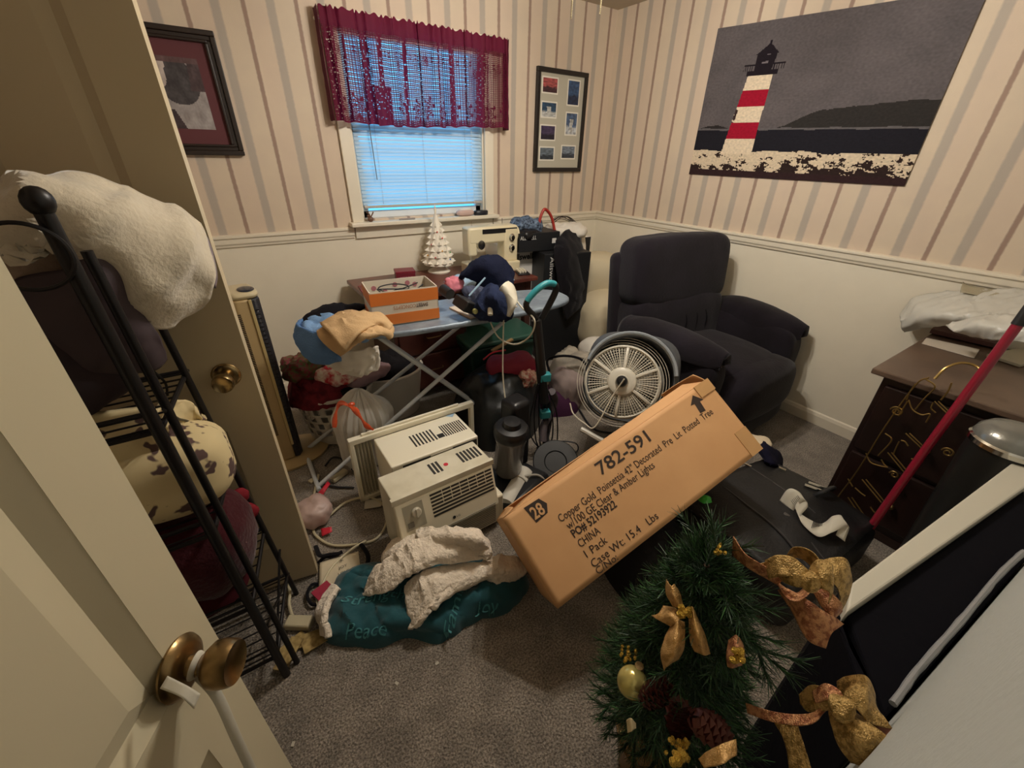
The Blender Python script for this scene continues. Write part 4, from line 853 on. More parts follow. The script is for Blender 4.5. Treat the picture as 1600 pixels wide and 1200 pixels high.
# ================================================================== VACUUM CLEANER
vc = thing('vacuum_cleaner', 'black upright vacuum cleaner with a teal loop handle', 'vacuum cleaner', (-1.95, -1.58, 0))
VB = M('vacuum_black', '17171a', .35); TEAL = M('teal_rubber', '2f8b93', .4); VG = M('smoky_canister', '6a6663', .12, coat=.3)
vb = V((-1.93, -1.56, 0)); ht = at(862, 452, y=-1.50)
pole0 = at(850, 628, y=-1.50); pole1 = at(838, 500, y=-1.47)
MB().tube([pole0, pole1], [.026, .024], 12).build('pole', VB, vc)
loop = [at(838, 498, y=-1.47), at(822, 478, y=-1.48), at(834, 458, y=-1.49), at(853, 444, y=-1.50), at(866, 445, y=-1.50), at(868, 455, y=-1.50), at(857, 478, y=-1.48), at(846, 498, y=-1.47)]
L = cr(loop, 6); MB().tube(L, .013, 10, flat=1.2).build('handle_loop', VB, vc)
MB().tube([p+V((-.004, -.006, .004)) for p in L[8:25]], .0145, 10).build('handle_grip', TEAL, vc)
MB().lathe([(0, 0), (.062, 0), (.070, .02), (.070, .20), (.075, .21), (.078, .24), (.072, .27), (0, .28)], Matrix.Translation((-1.985, -1.60, .10)) @ Matrix.Rotation(R_(6), 4, 'X'), n=32).build('dust_canister', VG, vc)
MB().lathe([(0, .205), (.080, .205), (.083, .22), (.083, .245), (.074, .26), (.045, .265), (.04, .29), (0, .292)], Matrix.Translation((-1.985, -1.60, .125)) @ Matrix.Rotation(R_(6), 4, 'X'), n=32).build('canister_lid', VB, vc)
MB().box((-.16, -.15, .015), (.15, .12, .085), rz((-1.99, -1.63, 0), R_(20))).build('floor_head', VB, vc, bevel=.03, seg=3)
MB().box((-.06, -.05, .06), (.06, .06, .46), rz((-1.90, -1.54, 0), R_(10))).build('motor_body', VB, vc, bevel=.025, seg=3)
for z_ in (.40, .30): MB().box((-.028, -.02, 0), (.028, .02, .045), rz(at(851, 595 if z_ > .35 else 652, y=-1.5), R_(-20))).build('release_tab', TEAL, vc, bevel=.006)
MB().tube(cr([at(862, 612, y=-1.47), at(866, 625, y=-1.45), at(860, 645, y=-1.46), at(850, 665, y=-1.5), at(848, 690, y=-1.54)], 8), .022, 12).build('hose', M('brown_grey_hose', '4b4347', .5), vc)
for k in range(7):
    rr = random.Random(k+40); a = rr.uniform(0, 1)
    cable('power_cord', [at(840+k*2, 600, y=-1.5), at(828+k*7, 650+rr.uniform(-10, 10), y=-1.46-.01*k), at(832+k*6, 690+rr.uniform(-5, 25), y=-1.5), at(850, 700, y=-1.53), at(862-k*2, 650, y=-1.47), at(848, 600, y=-1.5)], .0038, M('dark_cord', '1b1b20', .5), parent=vc)
# things round the vacuum's foot
MB().lathe([(0, 0), (.115, .0), (.12, .006), (.115, .012), (.06, .012), (.055, .006), (0, .006)], rz(at(868, 722, z=.07), 0, R_(28), R_(-22)), n=40).solo('round_black_plate', M('black_gloss', '0c0c0e', .5), 'round black plate with a pale centre leaning beside the vacuum cleaner', 'plate')
MB().box((-.07, -.04, 0), (.06, .05, .11), rz((-2.13, -1.545, .0), R_(25), R_(8))).solo('black_adapter', BKP, 'black boxy plastic part on the carpet left of the vacuum cleaner', 'part', bevel=.012)
pile([(-2.12, -1.66), (-2.0, -1.79), (-1.82, -1.78), (-1.76, -1.68), (-1.85, -1.62), (-2.05, -1.60)], .06, 0, 31, .02, 14).solo('black_plastic_bag', M('black_film', '0f0f12', .25), 'crumpled black plastic bag at the foot of the vacuum cleaner', 'bag')
cable('black_cable', [at(838, 700, z=.03), at(870, 690, z=.05), at(898, 692, z=.06), at(903, 703, z=.02), at(890, 712, z=.01), at(850, 725, z=.01)], .004, M('dark_cord', '1b1b20', .5), 'thin black cable looping on the carpet right of the vacuum cleaner', 'cable')
# pipe fitting and lamp socket between the air conditioner and the carton
pp = thing('white_pipe_fitting', 'white plastic pipe elbow on the carpet between the air conditioner and the carton', 'pipe fitting', at(805, 775, z=0))
PVC = M('white_pvc', 'cbc6ba', .35); q0 = at(790, 790, z=.06); q1 = at(812, 752, z=.06)
MB().tube([q0, q1], .042, 24).build('wide_pipe', PVC, pp); MB().tube([q0.lerp(q1, .9), q1+(q1-q0)*.35], .05, 24).build('collar', PVC, pp)
MB().tube(cr([q1, at(826, 746, z=.07), at(838, 748, z=.05)], 6), .020, 14).build('narrow_pipe', PVC, pp)
cable('wire_bail', [at(805, 765, z=.03), at(812, 748, z=.09), at(838, 742, z=.10), at(852, 752, z=.06), at(856, 765, z=.02)], .006, M('grey_plastic', 'a39d92', .4), parent=pp)
# ================================================================== TOTE, BLACK BAG, RED BAG
gt = thing('green_tote', 'green plastic storage tote under the right end of the ironing board', 'storage tote', (-1.45, -.70, 0))
GRN = M('green_plastic', '1f3d33', .45); GT = rz((-1.48, -.62, 0), R_(-4))
fr = []
for zz, w_, d_ in ((0, .21, .15), (.40, .25, .19)): fr.append([(-w_, -d_, zz), (w_, -d_, zz), (w_, d_, zz), (-w_, d_, zz)])
MB().add(fr[0]+fr[1], [(3, 2, 1, 0), (4, 5, 6, 7)]+[(i, (i+1) % 4, 4+(i+1) % 4, 4+i) for i in range(4)], T=GT).build('tub', GRN, gt, bevel=.02, seg=3)
MB().box((-.265, -.205, .36), (.265, .205, .385), GT).build('rim', GRN, gt, bevel=.006); MB().box((-.27, -.21, .39), (.27, .21, .425), GT).build('lid', M('green_lid', '2c5044', .4), gt, bevel=.012, seg=3)
BP_ = M('dark_green_bag', '15191a', .4, bump=(10, .4))
pile([(-1.98, -.95), (-1.95, -1.28), (-1.72, -1.36), (-1.5, -1.25), (-1.38, -1.0), (-1.45, -.83), (-1.8, -.80)], .36, 0, 41, .05, 6, k=3).folds(.02, .07, (1, .5, .5), 2).solo('black_garbage_bag', BP_, 'large dark garbage bag on the floor in front of the green tote', 'garbage bag')
rdb = blob(at(800, 572, z=.37), (.15, .10, .07), R_(-15), seed=42, amp=.02, sc=8).solo('red_bag', M('crimson_fabric', '8c1c34', .7), 'crimson bag with a bright red rim lying on the dark garbage bag', 'bag')
cable('red_rim', [at(755, 562, z=.44), at(770, 551, z=.465), at(790, 547, z=.47)], .005, M('bright_red', 'c92b3b', .5), parent=rdb)
blob(at(822, 590, z=.33), (.05, .05, .05), seed=43, amp=.03, sc=25, n=40).solo('berry_sprig', M('berry_mix', 'a2483c', .7, var=(70, 'b9a68e')), 'small red and beige berry sprig beside the crimson bag', 'decoration')
MB().box((-.09, -.012, 0), (.09, .012, .01), rz(at(785, 540, z=.40), R_(10), 0, R_(-10))).solo('wooden_slat', M('pale_wood', 'ab8a5e', .6), 'short pale wooden slat resting on the front of the green tote', 'slat')
# ================================================================== LAUNDRY BASKETS
def basket(name, label, c, r0, r1, h, holes, mat, group=None):
    t = thing(name, label, 'laundry basket', (c[0], c[1], 0)); n = 72; rows = 24; mb = MB(); vs = []
    for j in range(rows+1):
        f = j/rows; r_ = r0+(r1-r0)*f
        for k in range(n): q = 2*math.pi*k/n; vs.append((c[0]+r_*1.15*math.cos(q), c[1]+r_*math.sin(q), .01+h*f))
    fs = []
    for j in range(rows):
        for k in range(n):
            if holes and 3 < j < 20 and (j % 4 != 0) and ((k+(j//4)*2) % 4) in (1, 2): continue
            fs.append((j*n+k, j*n+(k+1) % n, (j+1)*n+(k+1) % n, (j+1)*n+k))
    fs.append(tuple(range(n-1, -1, -1))); mb.add(vs, fs); mb.build('basket_body', mat, t, thick=.003)
    MB().tube([(c[0]+r1*1.17*math.cos(R_(a)), c[1]+r1*1.02*math.sin(R_(a)), h+.01) for a in range(0, 360, 6)], .010, 8, closed=True).build('rim', mat, t); return t
WPL = M('white_plastic', 'd0c9bd', .45)
basket('laundry_basket', 'white laundry basket with oval holes full of red Christmas clothes, beside the tower fan', (-2.57, -.66), .145, .185, .30, True, WPL)
basket('laundry_basket', 'plain white round basket with black clothes behind the orange-tied garbage bag', (-2.23, -.60), .145, .18, .30, False, WPL)
REDP = M('red_pattern', '5a1f28', .9, var=(30, '7a2830')); 
pile([(-2.80, -.74), (-2.62, -.85), (-2.42, -.74), (-2.40, -.55), (-2.6, -.46), (-2.78, -.52)], .17, .28, 51, .06, 14, k=2.6).folds(.02, .05, (1, .5, .5), 2).solo('red_pyjamas', REDP, 'red and white patterned clothes heaped in the holed laundry basket', 'clothes')
blob((-2.67, -.66, .47), (.13, .09, .06), R_(20), seed=52, amp=.04, sc=20).solo('berry_garland', M('berry_garland', '7b2230', .8, var=(60, '4d5a30')), 'dark red and green berry garland on top of the patterned clothes', 'garland')
blob((-2.55, -.74, .42), (.11, .08, .05), R_(-20), seed=53, amp=.03, sc=18).solo('red_white_shirt', M('red_white_cloth', 'b93a42', .9, var=(30, 'e0d4c4')), 'bright red and white crumpled shirt at the front of the laundry basket', 'shirt')
blob((-2.50, -.80, .33), (.08, .04, .02), R_(-10), seed=54, amp=.01, sc=20).solo('black_sock', J, 'black sock hanging over the front rim of the laundry basket', 'sock')
pile([(-2.40, -.6), (-2.28, -.74), (-2.1, -.7), (-2.06, -.55), (-2.2, -.45), (-2.36, -.48)], .13, .27, 55, .04, 12).solo('black_laundry', M('charcoal_cloth', '1f1d20', .9), 'black clothes filling the plain white basket', 'clothes')
blob((-2.38, -.74, .37), (.14, .07, .035), R_(25), seed=56, amp=.02, sc=14).solo('mauve_towel', M('mauve_towel', '8d7479', .9), 'mauve knitted cloth lying across the rims of the two baskets', 'cloth')
# white garbage bag with orange drawstring
gb = thing('garbage_bag', 'white kitchen garbage bag tied with an orange drawstring, left of the air conditioners', 'garbage bag', (-2.53, -1.03, 0))
WF = thin('white_film', 'f2ede4', .25, .35, bump=(14, .5))
mb = MB(); vs = []; n, rows = 96, 44; c0 = V((-2.52, -1.02, 0))
for j in range(rows+1):
    f = j/rows
    for k in range(n):
        q = 2*math.pi*k/n
        r_ = .120*(1-.25*(1-f)**3)*(1 if f < .62 else max(.06, math.cos((f-.62)/.38*math.pi/2)**.65)); r_ *= 1.06+.05*math.sin(q*2+1)
        pl = (.35*f+.2)*.012*math.sin(q*17+f*3)+.006*math.sin(q*29-2*f)+.012*noise.noise(V((math.cos(q)*2, math.sin(q)*2, f*4)))
        rr = r_+pl; cx_ = c0.x+.03*f-.02*f*f; cy_ = c0.y-.03*f
        vs.append((cx_+rr*1.12*math.cos(q), cy_+rr*math.sin(q), .005+.46*f*(1-.12*max(0, math.cos(q-.8))*f)))
mb.add(vs, [(j*n+k, j*n+(k+1) % n, (j+1)*n+(k+1) % n, (j+1)*n+k) for j in range(rows) for k in range(n)]+[tuple(range(rows*n, rows*n+n)), tuple(range(n-1, -1, -1))]); mb.build('bag_body', WF, gb)
ORB = M('orange_film', 'd8552c', .35)
k1 = at(532, 632, z=.35)
for nm, pts in (('drawstring', [at(522, 668, z=.36), at(525, 645, z=.42), at(532, 630, z=.455), at(548, 636, z=.46), at(562, 650, z=.44), at(572, 665, z=.41), at(584, 672, z=.39)]), ('drawstring', [at(530, 628, z=.45), at(543, 633, z=.465), at(556, 640, z=.455), at(562, 648, z=.44)])):
    MB().tube(cr(pts, 8), [.010+.004*math.sin(i*.5) for i in range((len(pts)-1)*8+1)], 8, flat=.35).noise(.003, 40, 3).build(nm, ORB, gb)
MB().ball(tuple(at(549, 632, z=.465)), (.016, .012, .011), n=12).noise(.004, 60).build('knot', ORB, gb)
# ================================================================== TOWER FAN
tf = thing('tower_fan', 'tall tan and black oscillating tower fan behind the closet door', 'tower fan', (-2.83, -.66, 0))
TAN = M('tan_plastic', 'b59c70', .45); TFB = M('fan_black_mesh', '2d2c31', .4, bump=(200, .4))
TT2 = rz((-2.865, -.74, 0), R_(8)) @ Matrix.Diagonal((1.3, 1.2, 1.01, 1))
MB().lathe([(0, 0), (.15, 0), (.152, .012), (.13, .022), (.06, .04), (0, .045)], TT2 @ Matrix.Diagonal((1.0, .85, 1, 1)), n=40).build('base', TAN, tf)
MB().prism([(-.06, .075), (-.066, .02), (-.06, -.05), (-.04, -.078), (.0, -.08), (.0, .075)], .035, .90, TT2).build('side_shell', TAN, tf, bevel=.008, seg=2)
MB().prism([(.0, -.082), (.018, -.082), (.034, -.06), (.038, 0), (.034, .06), (.018, .076), (.0, .076)], .035, .90, TT2).build('grille_side', TFB, tf, bevel=.006)
gsl = MB()
for z_ in [.2+.0085*i for i in range(76)]: gsl.box((-.052, -.0785, z_), (-.036, -.0765, z_+.004), TT2 @ Matrix.Rotation(0, 4, 'Z'))
gsl.build('vent_slots', BKP, tf, smooth=False)
gv = MB()
for z_ in [.25+.02*i for i in range(31)]: gv.box((.002, -.084, z_), (.022, -.0805, z_+.003), TT2)
gv.build('grille_slats', BKP, tf, smooth=False)
MB().box((-.004, -.085, .12), (.006, -.08, .9), TT2).build('chrome_strip', M('pale_gold_strip', 'd6c08a', .3, .4), tf, bevel=.002)
MB().prism([(-.06, .075), (-.066, .02), (-.06, -.05), (-.04, -.078), (.018, -.082), (.036, -.06), (.040, 0), (.036, .06), (.018, .076)], .90, .93, TT2).build('top_cap', M('cream_plastic', 'cdbf9c', .35), tf, bevel=.015, seg=3)
MB().ball((.006, -.03, .932), (.026, .042, .006), T=TT2, n=24).build('control_window', M('dark_lens', '232b3a', .1), tf)
# ================================================================== AIR CONDITIONERS
ACM = M('beige_ac_plastic', 'e6dcc2', .45, bump=(30, .04)); ACG = M('ac_metal', 'dfd8c2', .4, var=(10, 'd0c8b0')); DK = M('ac_dark', '2b2824', .6); ACW = M('ac_curtain', 'd2cab6', .5)
# front unit: local x along the width, y from front (0) to back, z up
AW, AH, AD = .46, .34, .155
f0 = at(612, 786, z=AH-.01); f1 = at(767, 720, z=AH-.01); ax_ = (f1-f0); AW = ax_.length*1.0; AX = ax_.normalized(); ang = math.atan2(AX.y, AX.x)
a1 = thing('window_air_conditioner', 'beige window air conditioner with a control dial, the front one of the pair', 'air conditioner', (f0.x+AX.x*AW/2, f0.y, 0))
TA = rz((f0.x, f0.y, 0), ang)
MB().box((0, -.004, .012), (AW, .155, AH), TA).build('cabinet', ACG, a1, smooth=False, bevel=.005)
MB().box((-.006, -.012, AH-.022), (AW+.006, .006, AH+.004), TA).build('front_lip', ACG, a1, smooth=False, bevel=.002)
for x0, n_ in ((.205*AW/.46, 3), (.345*AW/.46, 6)):
    vsl = MB()
    for i in range(n_): vsl.box((x0+i*.017, .045, AH-.001), (x0+i*.017+.010, .115, AH+.0012), TA)
    vsl.build('top_vents', DK, a1, smooth=False)
MB().lathe([(0, 0), (.010, 0), (.010, .001), (0, .001)], TA @ Matrix.Translation((AW*.60, .075, AH)), n=20).build('red_sticker', M('bright_red', 'c92b3b', .5), a1)
# sloped front panel
pr = [(-.055, .015), (-.068, .05), (-.066, .14), (-.052, .185), (-.012, AH-.022), (0, AH-.022), (0, .015)]
MB().add([(x, y, z) for x in (0, AW) for y, z in pr], [tuple(range(6, -1, -1)), tuple(range(7, 14))]+[(i, (i+1) % 7, 7+(i+1) % 7, 7+i) for i in range(7)], T=TA).build('front_panel', ACM, a1, smooth=False, bevel=.006)
def fp(x, s, off=0):
    """point on the upper sloping front: s=0 at the top edge"""
    a, b = V((x, -.012, AH-.024)), V((x, -.0505, .190)); n_ = V((0, -.083, .034)).normalized()*-1; n_ = V((0, -.93, .36)); return TA @ (a.lerp(b, s)+n_*off)
k = AW/.46
lou = MB()
for i in range(7):
    s0 = .08+i*.118; lou.add([fp(.150*k, s0, .001), fp(.448*k, s0, .001), fp(.448*k, s0+.070, .001), fp(.150*k, s0+.070, .001)], [(0, 1, 2, 3)])
lou.build('grille_slots', DK, a1, smooth=False)
lv = MB()
for i in range(6): x = (.203+.0415*i)*k; lv.add([fp(x, .08, .0022), fp(x+.0028, .08, .0022), fp(x+.0028, .5, .0022), fp(x, .5, .0022)], [(0, 1, 2, 3)])
lv.build('grille_vanes', ACM, a1, smooth=False)
MB().add([fp(.03*k, .12, .0015), fp(.115*k, .12, .0015), fp(.115*k, .93, .0015), fp(.03*k, .93, .0015)], [(0, 1, 2, 3)]).build('control_plate', M('control_grey', 'a39c88', .45), a1, smooth=False)
KD = frame(fp(.082*k, .42, .002), AX, (fp(0, 0)-fp(0, 1)))
MB().lathe([(0, 0), (.020, 0), (.020, .006), (.016, .010), (0, .010)], KD, n=28).box((-.003, -.016, .008), (.003, .016, .017), KD).build('control_dial', M('dial_grey', 'c0b9a6', .35), a1)
MB().box((-.013, -.01, 0), (.011, .012, .003), frame(fp(.052*k, .77, .001), AX, (fp(0, 0)-fp(0, 1)))).build('button_patch', M('patch_grey', '6f6a60', .5), a1, smooth=False)
LGT = frame(TA @ V((.235*k, -.0575, .172)), AX, V((0, .2, 1)))
MB().lathe([(0, 0), (.007, 0), (.007, .001), (0, .001)], LGT, n=18).build('round_logo', DK, a1); text('LG', LGT @ Matrix.Translation((.011, -.005, 0)), .010, DK, a1, w=.016)
lw_ = MB()
for i in range(11): z_ = .150-.0105*i; lw_.box((.02, -.0695, z_), (AW-.02, -.0655, z_+.004), TA)
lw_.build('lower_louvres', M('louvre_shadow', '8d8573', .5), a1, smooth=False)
MB().box((AW-.004, -.05, .03), (AW+.035, .02, .16), TA).build('side_bracket', ACM, a1, bevel=.008)
# rear unit: local y towards the viewer is the deck edge, curtain frame at the back
g0 = at(611, 731, z=.345); g1 = at(747, 681, z=.345); h0 = at(584, 686, z=.345); GX = (g1-g0); GW = GX.length; GX.normalize(); gang = math.atan2(GX.y, GX.x); TG = rz((g0.x, g0.y, 0), gang); GH = .345; GD = (h0-g0).length
a2o = thing('window_air_conditioner', 'cream window air conditioner with a wide mounting frame, the rear one of the pair', 'air conditioner', (g0.x+.2, g0.y+.1, 0))
ACC = M('cream_ac', 'efe7d0', .4)
MB().box((0, 0, .012), (GW, GD, GH), TG).build('cabinet', ACC, a2o, smooth=False, bevel=.006)
v2 = MB()
for i in range(7): x = GW*(.34+.04*i); v2.box((x, .075, GH-.001), (x+GW*.018, .165, GH+.0012), TG)
for i in range(10): x = GW*(.72+.028*i); 
for i in range(10): x = GW*(.70+.0275*i); v2.box((x, .075, GH-.001), (x+GW*.014, .165, GH+.0012), TG)
for i in range(11): z_ = .078+i*.0027; v2.box((GW*.615, z_, GH-.001), (GW*.69, z_+.0035, GH+.0012), TG)
v2.build('top_vents', DK, a2o, smooth=False)
MB().add([(GW*.93, GD-.03, GH+.001), (GW*.985, GD-.005, GH+.001), (GW*.86, GD-.005, GH+.001)], [(0, 1, 2)], T=TG).build('blue_corner_label', M('pale_blue_label', 'a3c4e0', .5), a2o, smooth=False)
MB().box((.12*GW, -.003, GH-.045), (GW*.98, .0005, GH-.012), TG).build('shadow_gap', DK, a2o, smooth=False)
MB().box((GW*.42, -.006, GH-.046), (GW*.68, -.002, GH-.008), TG).build('name_badge', M('badge_cream', 'b3aa94', .4), a2o, smooth=False, bevel=.002)
text('Haier', TG @ Matrix.Translation((GW*.44, -.0065, GH-.036)) @ Matrix.Rotation(R_(90), 4, 'X'), .020, DK, a2o, w=GW*.2, shear=.2)
e0 = TG.inverted() @ at(544, 691, z=.365); e1_ = TG.inverted() @ at(740, 629, z=.365)
FX0, FX1, FY_ = e0.x, e1_.x, GD+.005
fr = MB()
fr.box((FX0, FY_, GH-.005), (FX1, FY_+.03, GH+.022), TG).box((FX0, FY_, .005), (FX0+.02, FY_+.03, GH), TG).box((FX1-.02, FY_, .005), (FX1, FY_+.03, GH), TG).box((FX0, FY_, .005), (FX1, FY_+.03, .03), TG).box((FX0+.06, FY_+.01, GH+.022), (FX1-.08, FY_+.022, GH+.034), TG)
fr.build('mounting_frame', ACC, a2o, smooth=False, bevel=.003)
ac_ = MB(); zig = []
xx = FX0+.02; i = 0
while xx < .0-.002: zig.append((xx, FY_+.004+(.018 if i % 2 else 0))); xx += .0075; i += 1
vs = [(x, y, z) for z in (.03, GH-.006) for x, y in zig]; n = len(zig)
if n > 2: ac_.add(vs, [(i, i+1, n+i+1, n+i) for i in range(n-1)], T=TG); ac_.build('accordion_curtain', ACW, a2o, smooth=False, thick=.001)
cable('thin_black_cable', [at(573, 673, z=.34), at(571, 685, z=.31), at(576, 698, z=.27), at(581, 708, z=.24)], .004, M('dark_cord', '1b1b20', .5), 'black cable end hanging over the mounting frame of the rear air conditioner', 'cable')
# ================================================================== CORDS, TAGS AND LITTER BY THE CLOSET DOOR
WCd = M('ivory_cord', 'c4b898', .45)
cable('electrical_cable', [at(498, 742, z=.01), at(491, 775, z=.01), at(497, 800, z=.01), at(508, 810, z=.012), at(540, 785, z=.02), at(575, 777, z=.015), at(600, 790, z=.01), at(606, 810, z=.01), at(590, 840, z=.01), at(560, 850, z=.012), at(520, 852, z=.01), at(495, 838, z=.01), at(490, 825, z=.01), at(500, 812, z=.02), at(520, 795, z=.03)], .0055, WCd, 'ivory electrical cable curled in a large loop left of the air conditioners', 'cable')
cable('lamp_cable', [at(572, 845, z=.02), at(550, 858, z=.02), at(520, 885, z=.02), at(503, 915, z=.02), at(496, 940, z=.015), at(503, 955, z=.01)], .0055, WCd, 'ivory cable lying across the printed tote bag', 'cable')
cable('floor_cable', [at(478, 700, z=.01), at(484, 725, z=.01), at(495, 750, z=.01), at(520, 760, z=.01), at(553, 762, z=.01)], .005, M('dark_cord', '1b1b20', .5), 'thin black cable on the carpet beside the closet door', 'cable')
cable('floor_cable', [at(508, 728, z=.01), at(520, 715, z=.012), at(535, 718, z=.01), at(552, 735, z=.01), at(565, 745, z=.01)], .005, M('dark_cord', '1b1b20', .5), 'thin black cable between the white garbage bag and the rear air conditioner frame', 'cable')
MB().box((-.045, -.016, 0), (.045, .016, .025), rz(at(531, 746, z=.005), R_(28))).solo('plug_block', WCd, 'ivory plug block at the end of the cord by the white garbage bag', 'plug', bevel=.006)
RT_ = M('red_tag', 'cc2338', .5)
sheet([[at(516, 756, z=.03), at(510, 765, z=.03), at(504, 775, z=.02)], [at(512, 752, z=.03), at(503, 763, z=.04), at(494, 773, z=.02)]], 4, 4, .002, 30).solo('red_tag', RT_, 'long red warning tag on the cord near the plug block', 'tag', thick=.001)
sheet([[at(501, 826, z=.02), at(518, 823, z=.03)], [at(503, 838, z=.015), at(519, 831, z=.02)]], 4, 4).solo('red_tag', RT_, 'short red warning tag inside the looped ivory cord', 'tag', thick=.001)
MB().box((-.038, -.028, 0), (.038, .028, .002), rz(at(583, 787, z=.012), R_(-20))).solo('paper_label', M('paper2', 'bdb6a6', .7), 'white paper label on the carpet beside the front air conditioner', 'label', smooth=False)
MB().box((-.02, -.014, 0), (.02, .014, .008), rz(at(489, 751, z=.004), R_(30))).solo('cork_piece', M('tan_foam', 'b7a98a', .8), 'tiny tan scrap on the carpet beside the leg of the ironing board', 'scrap', smooth=False)
blob(at(490, 798, z=.06), (.075, .07, .055), seed=60, amp=.02, sc=14, floor=.004).solo('pink_white_bag', thin('pink_film', 'd6b9b0', .2, .4, bump=(20, .4)), 'crumpled pinkish white plastic bag poking out beside the closet door edge', 'bag')
# printed tote bag
tg = thing('printed_tote_bag', 'cream canvas bag with printed words and black handles, flat by the closet door', 'bag', at(530, 900, z=0))
c00, c10, c11, c01 = at(498, 942, z=.012), at(566, 912, z=.014), at(560, 862, z=.014), at(500, 880, z=.012)
sheet([[c00, (c00+c10)/2, c10], [(c00+c01)/2, (c00+c10+c11+c01)/4+V((0, 0, .008)), (c10+c11)/2], [c01, (c01+c11)/2, c11]], 6, 6, .002, 12).build('canvas', M('cream_canvas', 'd2c4a8', .8), tg, thick=.006)
XT = (c10-c00).normalized()
for i, (w_, h_) in enumerate((('JOY', .013), ('LOVE', .013), ('PEACE', .009))):
    p = at(529 if i < 2 else 528, 890+i*9.5, z=.028); text(w_, frame(p, XT, V((0, 1, 0))), h_, TXB, tg, w=.042 if i else .034)
s_ = MB(); pc = at(533, 876, z=.027)
for i in range(3): q = R_(60*i+90); s_.box((-.009, -.0007, 0), (.009, .0007, .0006), Matrix.Translation(pc) @ Matrix.Rotation(q, 4, 'Z'))
s_.build('printed_star', TXB, tg, smooth=False)
for pts in ([at(493, 853, z=.02), at(500, 868, z=.035), at(515, 866, z=.03), at(533, 864, z=.02)], [at(497, 880, z=.01), at(508, 870, z=.02), at(520, 869, z=.02), at(535, 862, z=.02)], [at(562, 848, z=.02), at(575, 868, z=.03), at(572, 892, z=.015)]):
    MB().tube(cr(pts, 6), .009, 8, flat=.4).build('handle', J, tg)
MB().box((-.035, -.03, 0), (.03, .035, .006), rz(at(508, 925, z=.022), R_(20))).solo('red_card', M('crimson_card', 'a32640', .6), 'small crimson card on the corner of the printed canvas bag', 'card', smooth=False)
cable('black_strap', [at(497, 912, z=.01), at(486, 915, z=.02), at(480, 930, z=.02), at(486, 943, z=.02), at(496, 945, z=.01)], .006, J, 'small black strap loop on the carpet by the closet door', 'strap')
pl_ = thing('cord_plug', 'ivory multi-outlet plug at the end of a short cord, beside the teal blanket', 'plug', at(468, 975, z=0))
MB().box((-.045, -.022, 0), (.045, .022, .03), rz(at(469, 977, z=.0), R_(-35))).build('plug_body', WCd, pl_, bevel=.006); MB().tube(cr([at(458, 966, z=.02), at(452, 945, z=.02), at(453, 925, z=.02), at(450, 912, z=.02)], 6), .0055, 8).build('cord', WCd, pl_)
for k_, (u, v, a) in enumerate(((455, 1010, 20), (478, 1000, -10), (500, 998, 5), (452, 1020, 50))):
    MB().box((-.055, -.022, 0), (.05, .022, .003), rz(at(u, v, z=.004+.004*k_), R_(a))).solo('gold_lace_scrap', M('gold_lace', 'b49a62', .8, var=(60, '8d7646')), 'pale gold strip among the scraps on the carpet by the rack foot', 'scrap', 'gold strips by the rack foot', smooth=False)
for k_, (u, v) in enumerate(((683, 1037), (458, 1163), (620, 1068))): MB().box((-.006, -.004, 0), (.006, .004, .003), rz(at(u, v, z=.001), k_)).solo('lint_speck', M('paper2', 'bdb6a6', .7), ['tiny white speck on the open carpet below the blanket', 'tiny white speck on the carpet near the bottom edge', 'tiny pale crumb on the carpet below the teal blanket'][k_], 'scrap', smooth=False)
# ================================================================== TEAL SHERPA BLANKET
bk_ = thing('throw_blanket', 'teal fleece throw with woven words and cream sherpa lining, crumpled on the carpet', 'blanket', (-2.6, -1.9, 0))
TEA = M('teal_fleece', '0b4a53', .85, sheen=.3, bump=(60, .15)); SHE = M('cream_sherpa', 'f3e4d0', .95, bump=(75, 1.0), sheen=.3)
tl = pile([at(506, 985, z=0), at(512, 1003, z=0), at(580, 1015, z=0), at(640, 1000, z=0), at(690, 1008, z=0), at(740, 975, z=0), at(800, 955, z=0), at(828, 915, z=0), at(800, 885, z=0), at(700, 870, z=0), at(600, 880, z=0), at(530, 905, z=0), at(512, 940, z=0)], .085, 0, 71, .04, 9, n=40, m=150, k=5, e=.5).folds(.018, .09, (1, .5, 0), 4)
bv = bvh_of(tl); tl.build('fleece_side', TEA, bk_)
LET = M('woven_letters', '458589', .8)
def ft(s, u, v, z, h, du, dv, w=None):
    p = at(u, v, z=z); q = at(u+du, v+dv, z=z); X = (q-p); X.z = 0; X.normalize(); text(s, frame(p, X, V((-X.y, X.x, 0))), h, LET, bk_, 'woven_word', w, bvh=bv, sub=2, shear=.2)
ft('Strength', 533, 945, .08, .040, 60, -6, .22); ft('Peace', 538, 996, .05, .034, 60, -2, .14); ft('Family', 705, 990, .06, .035, 20, -60, .18); ft('Joy', 742, 960, .05, .03, 60, -12, .09)
def roll(rows, seed, amp=.012, thick=.018, sc=12): return sheet(rows, 12, 12, amp, sc, seed).folds(.012, .055, (1, -.7, .3), seed).noise(.004, 60, seed).build('sherpa_fold', SHE, bk_, thick=thick)
A_ = lambda u, v, z: at(u, v, z=z)
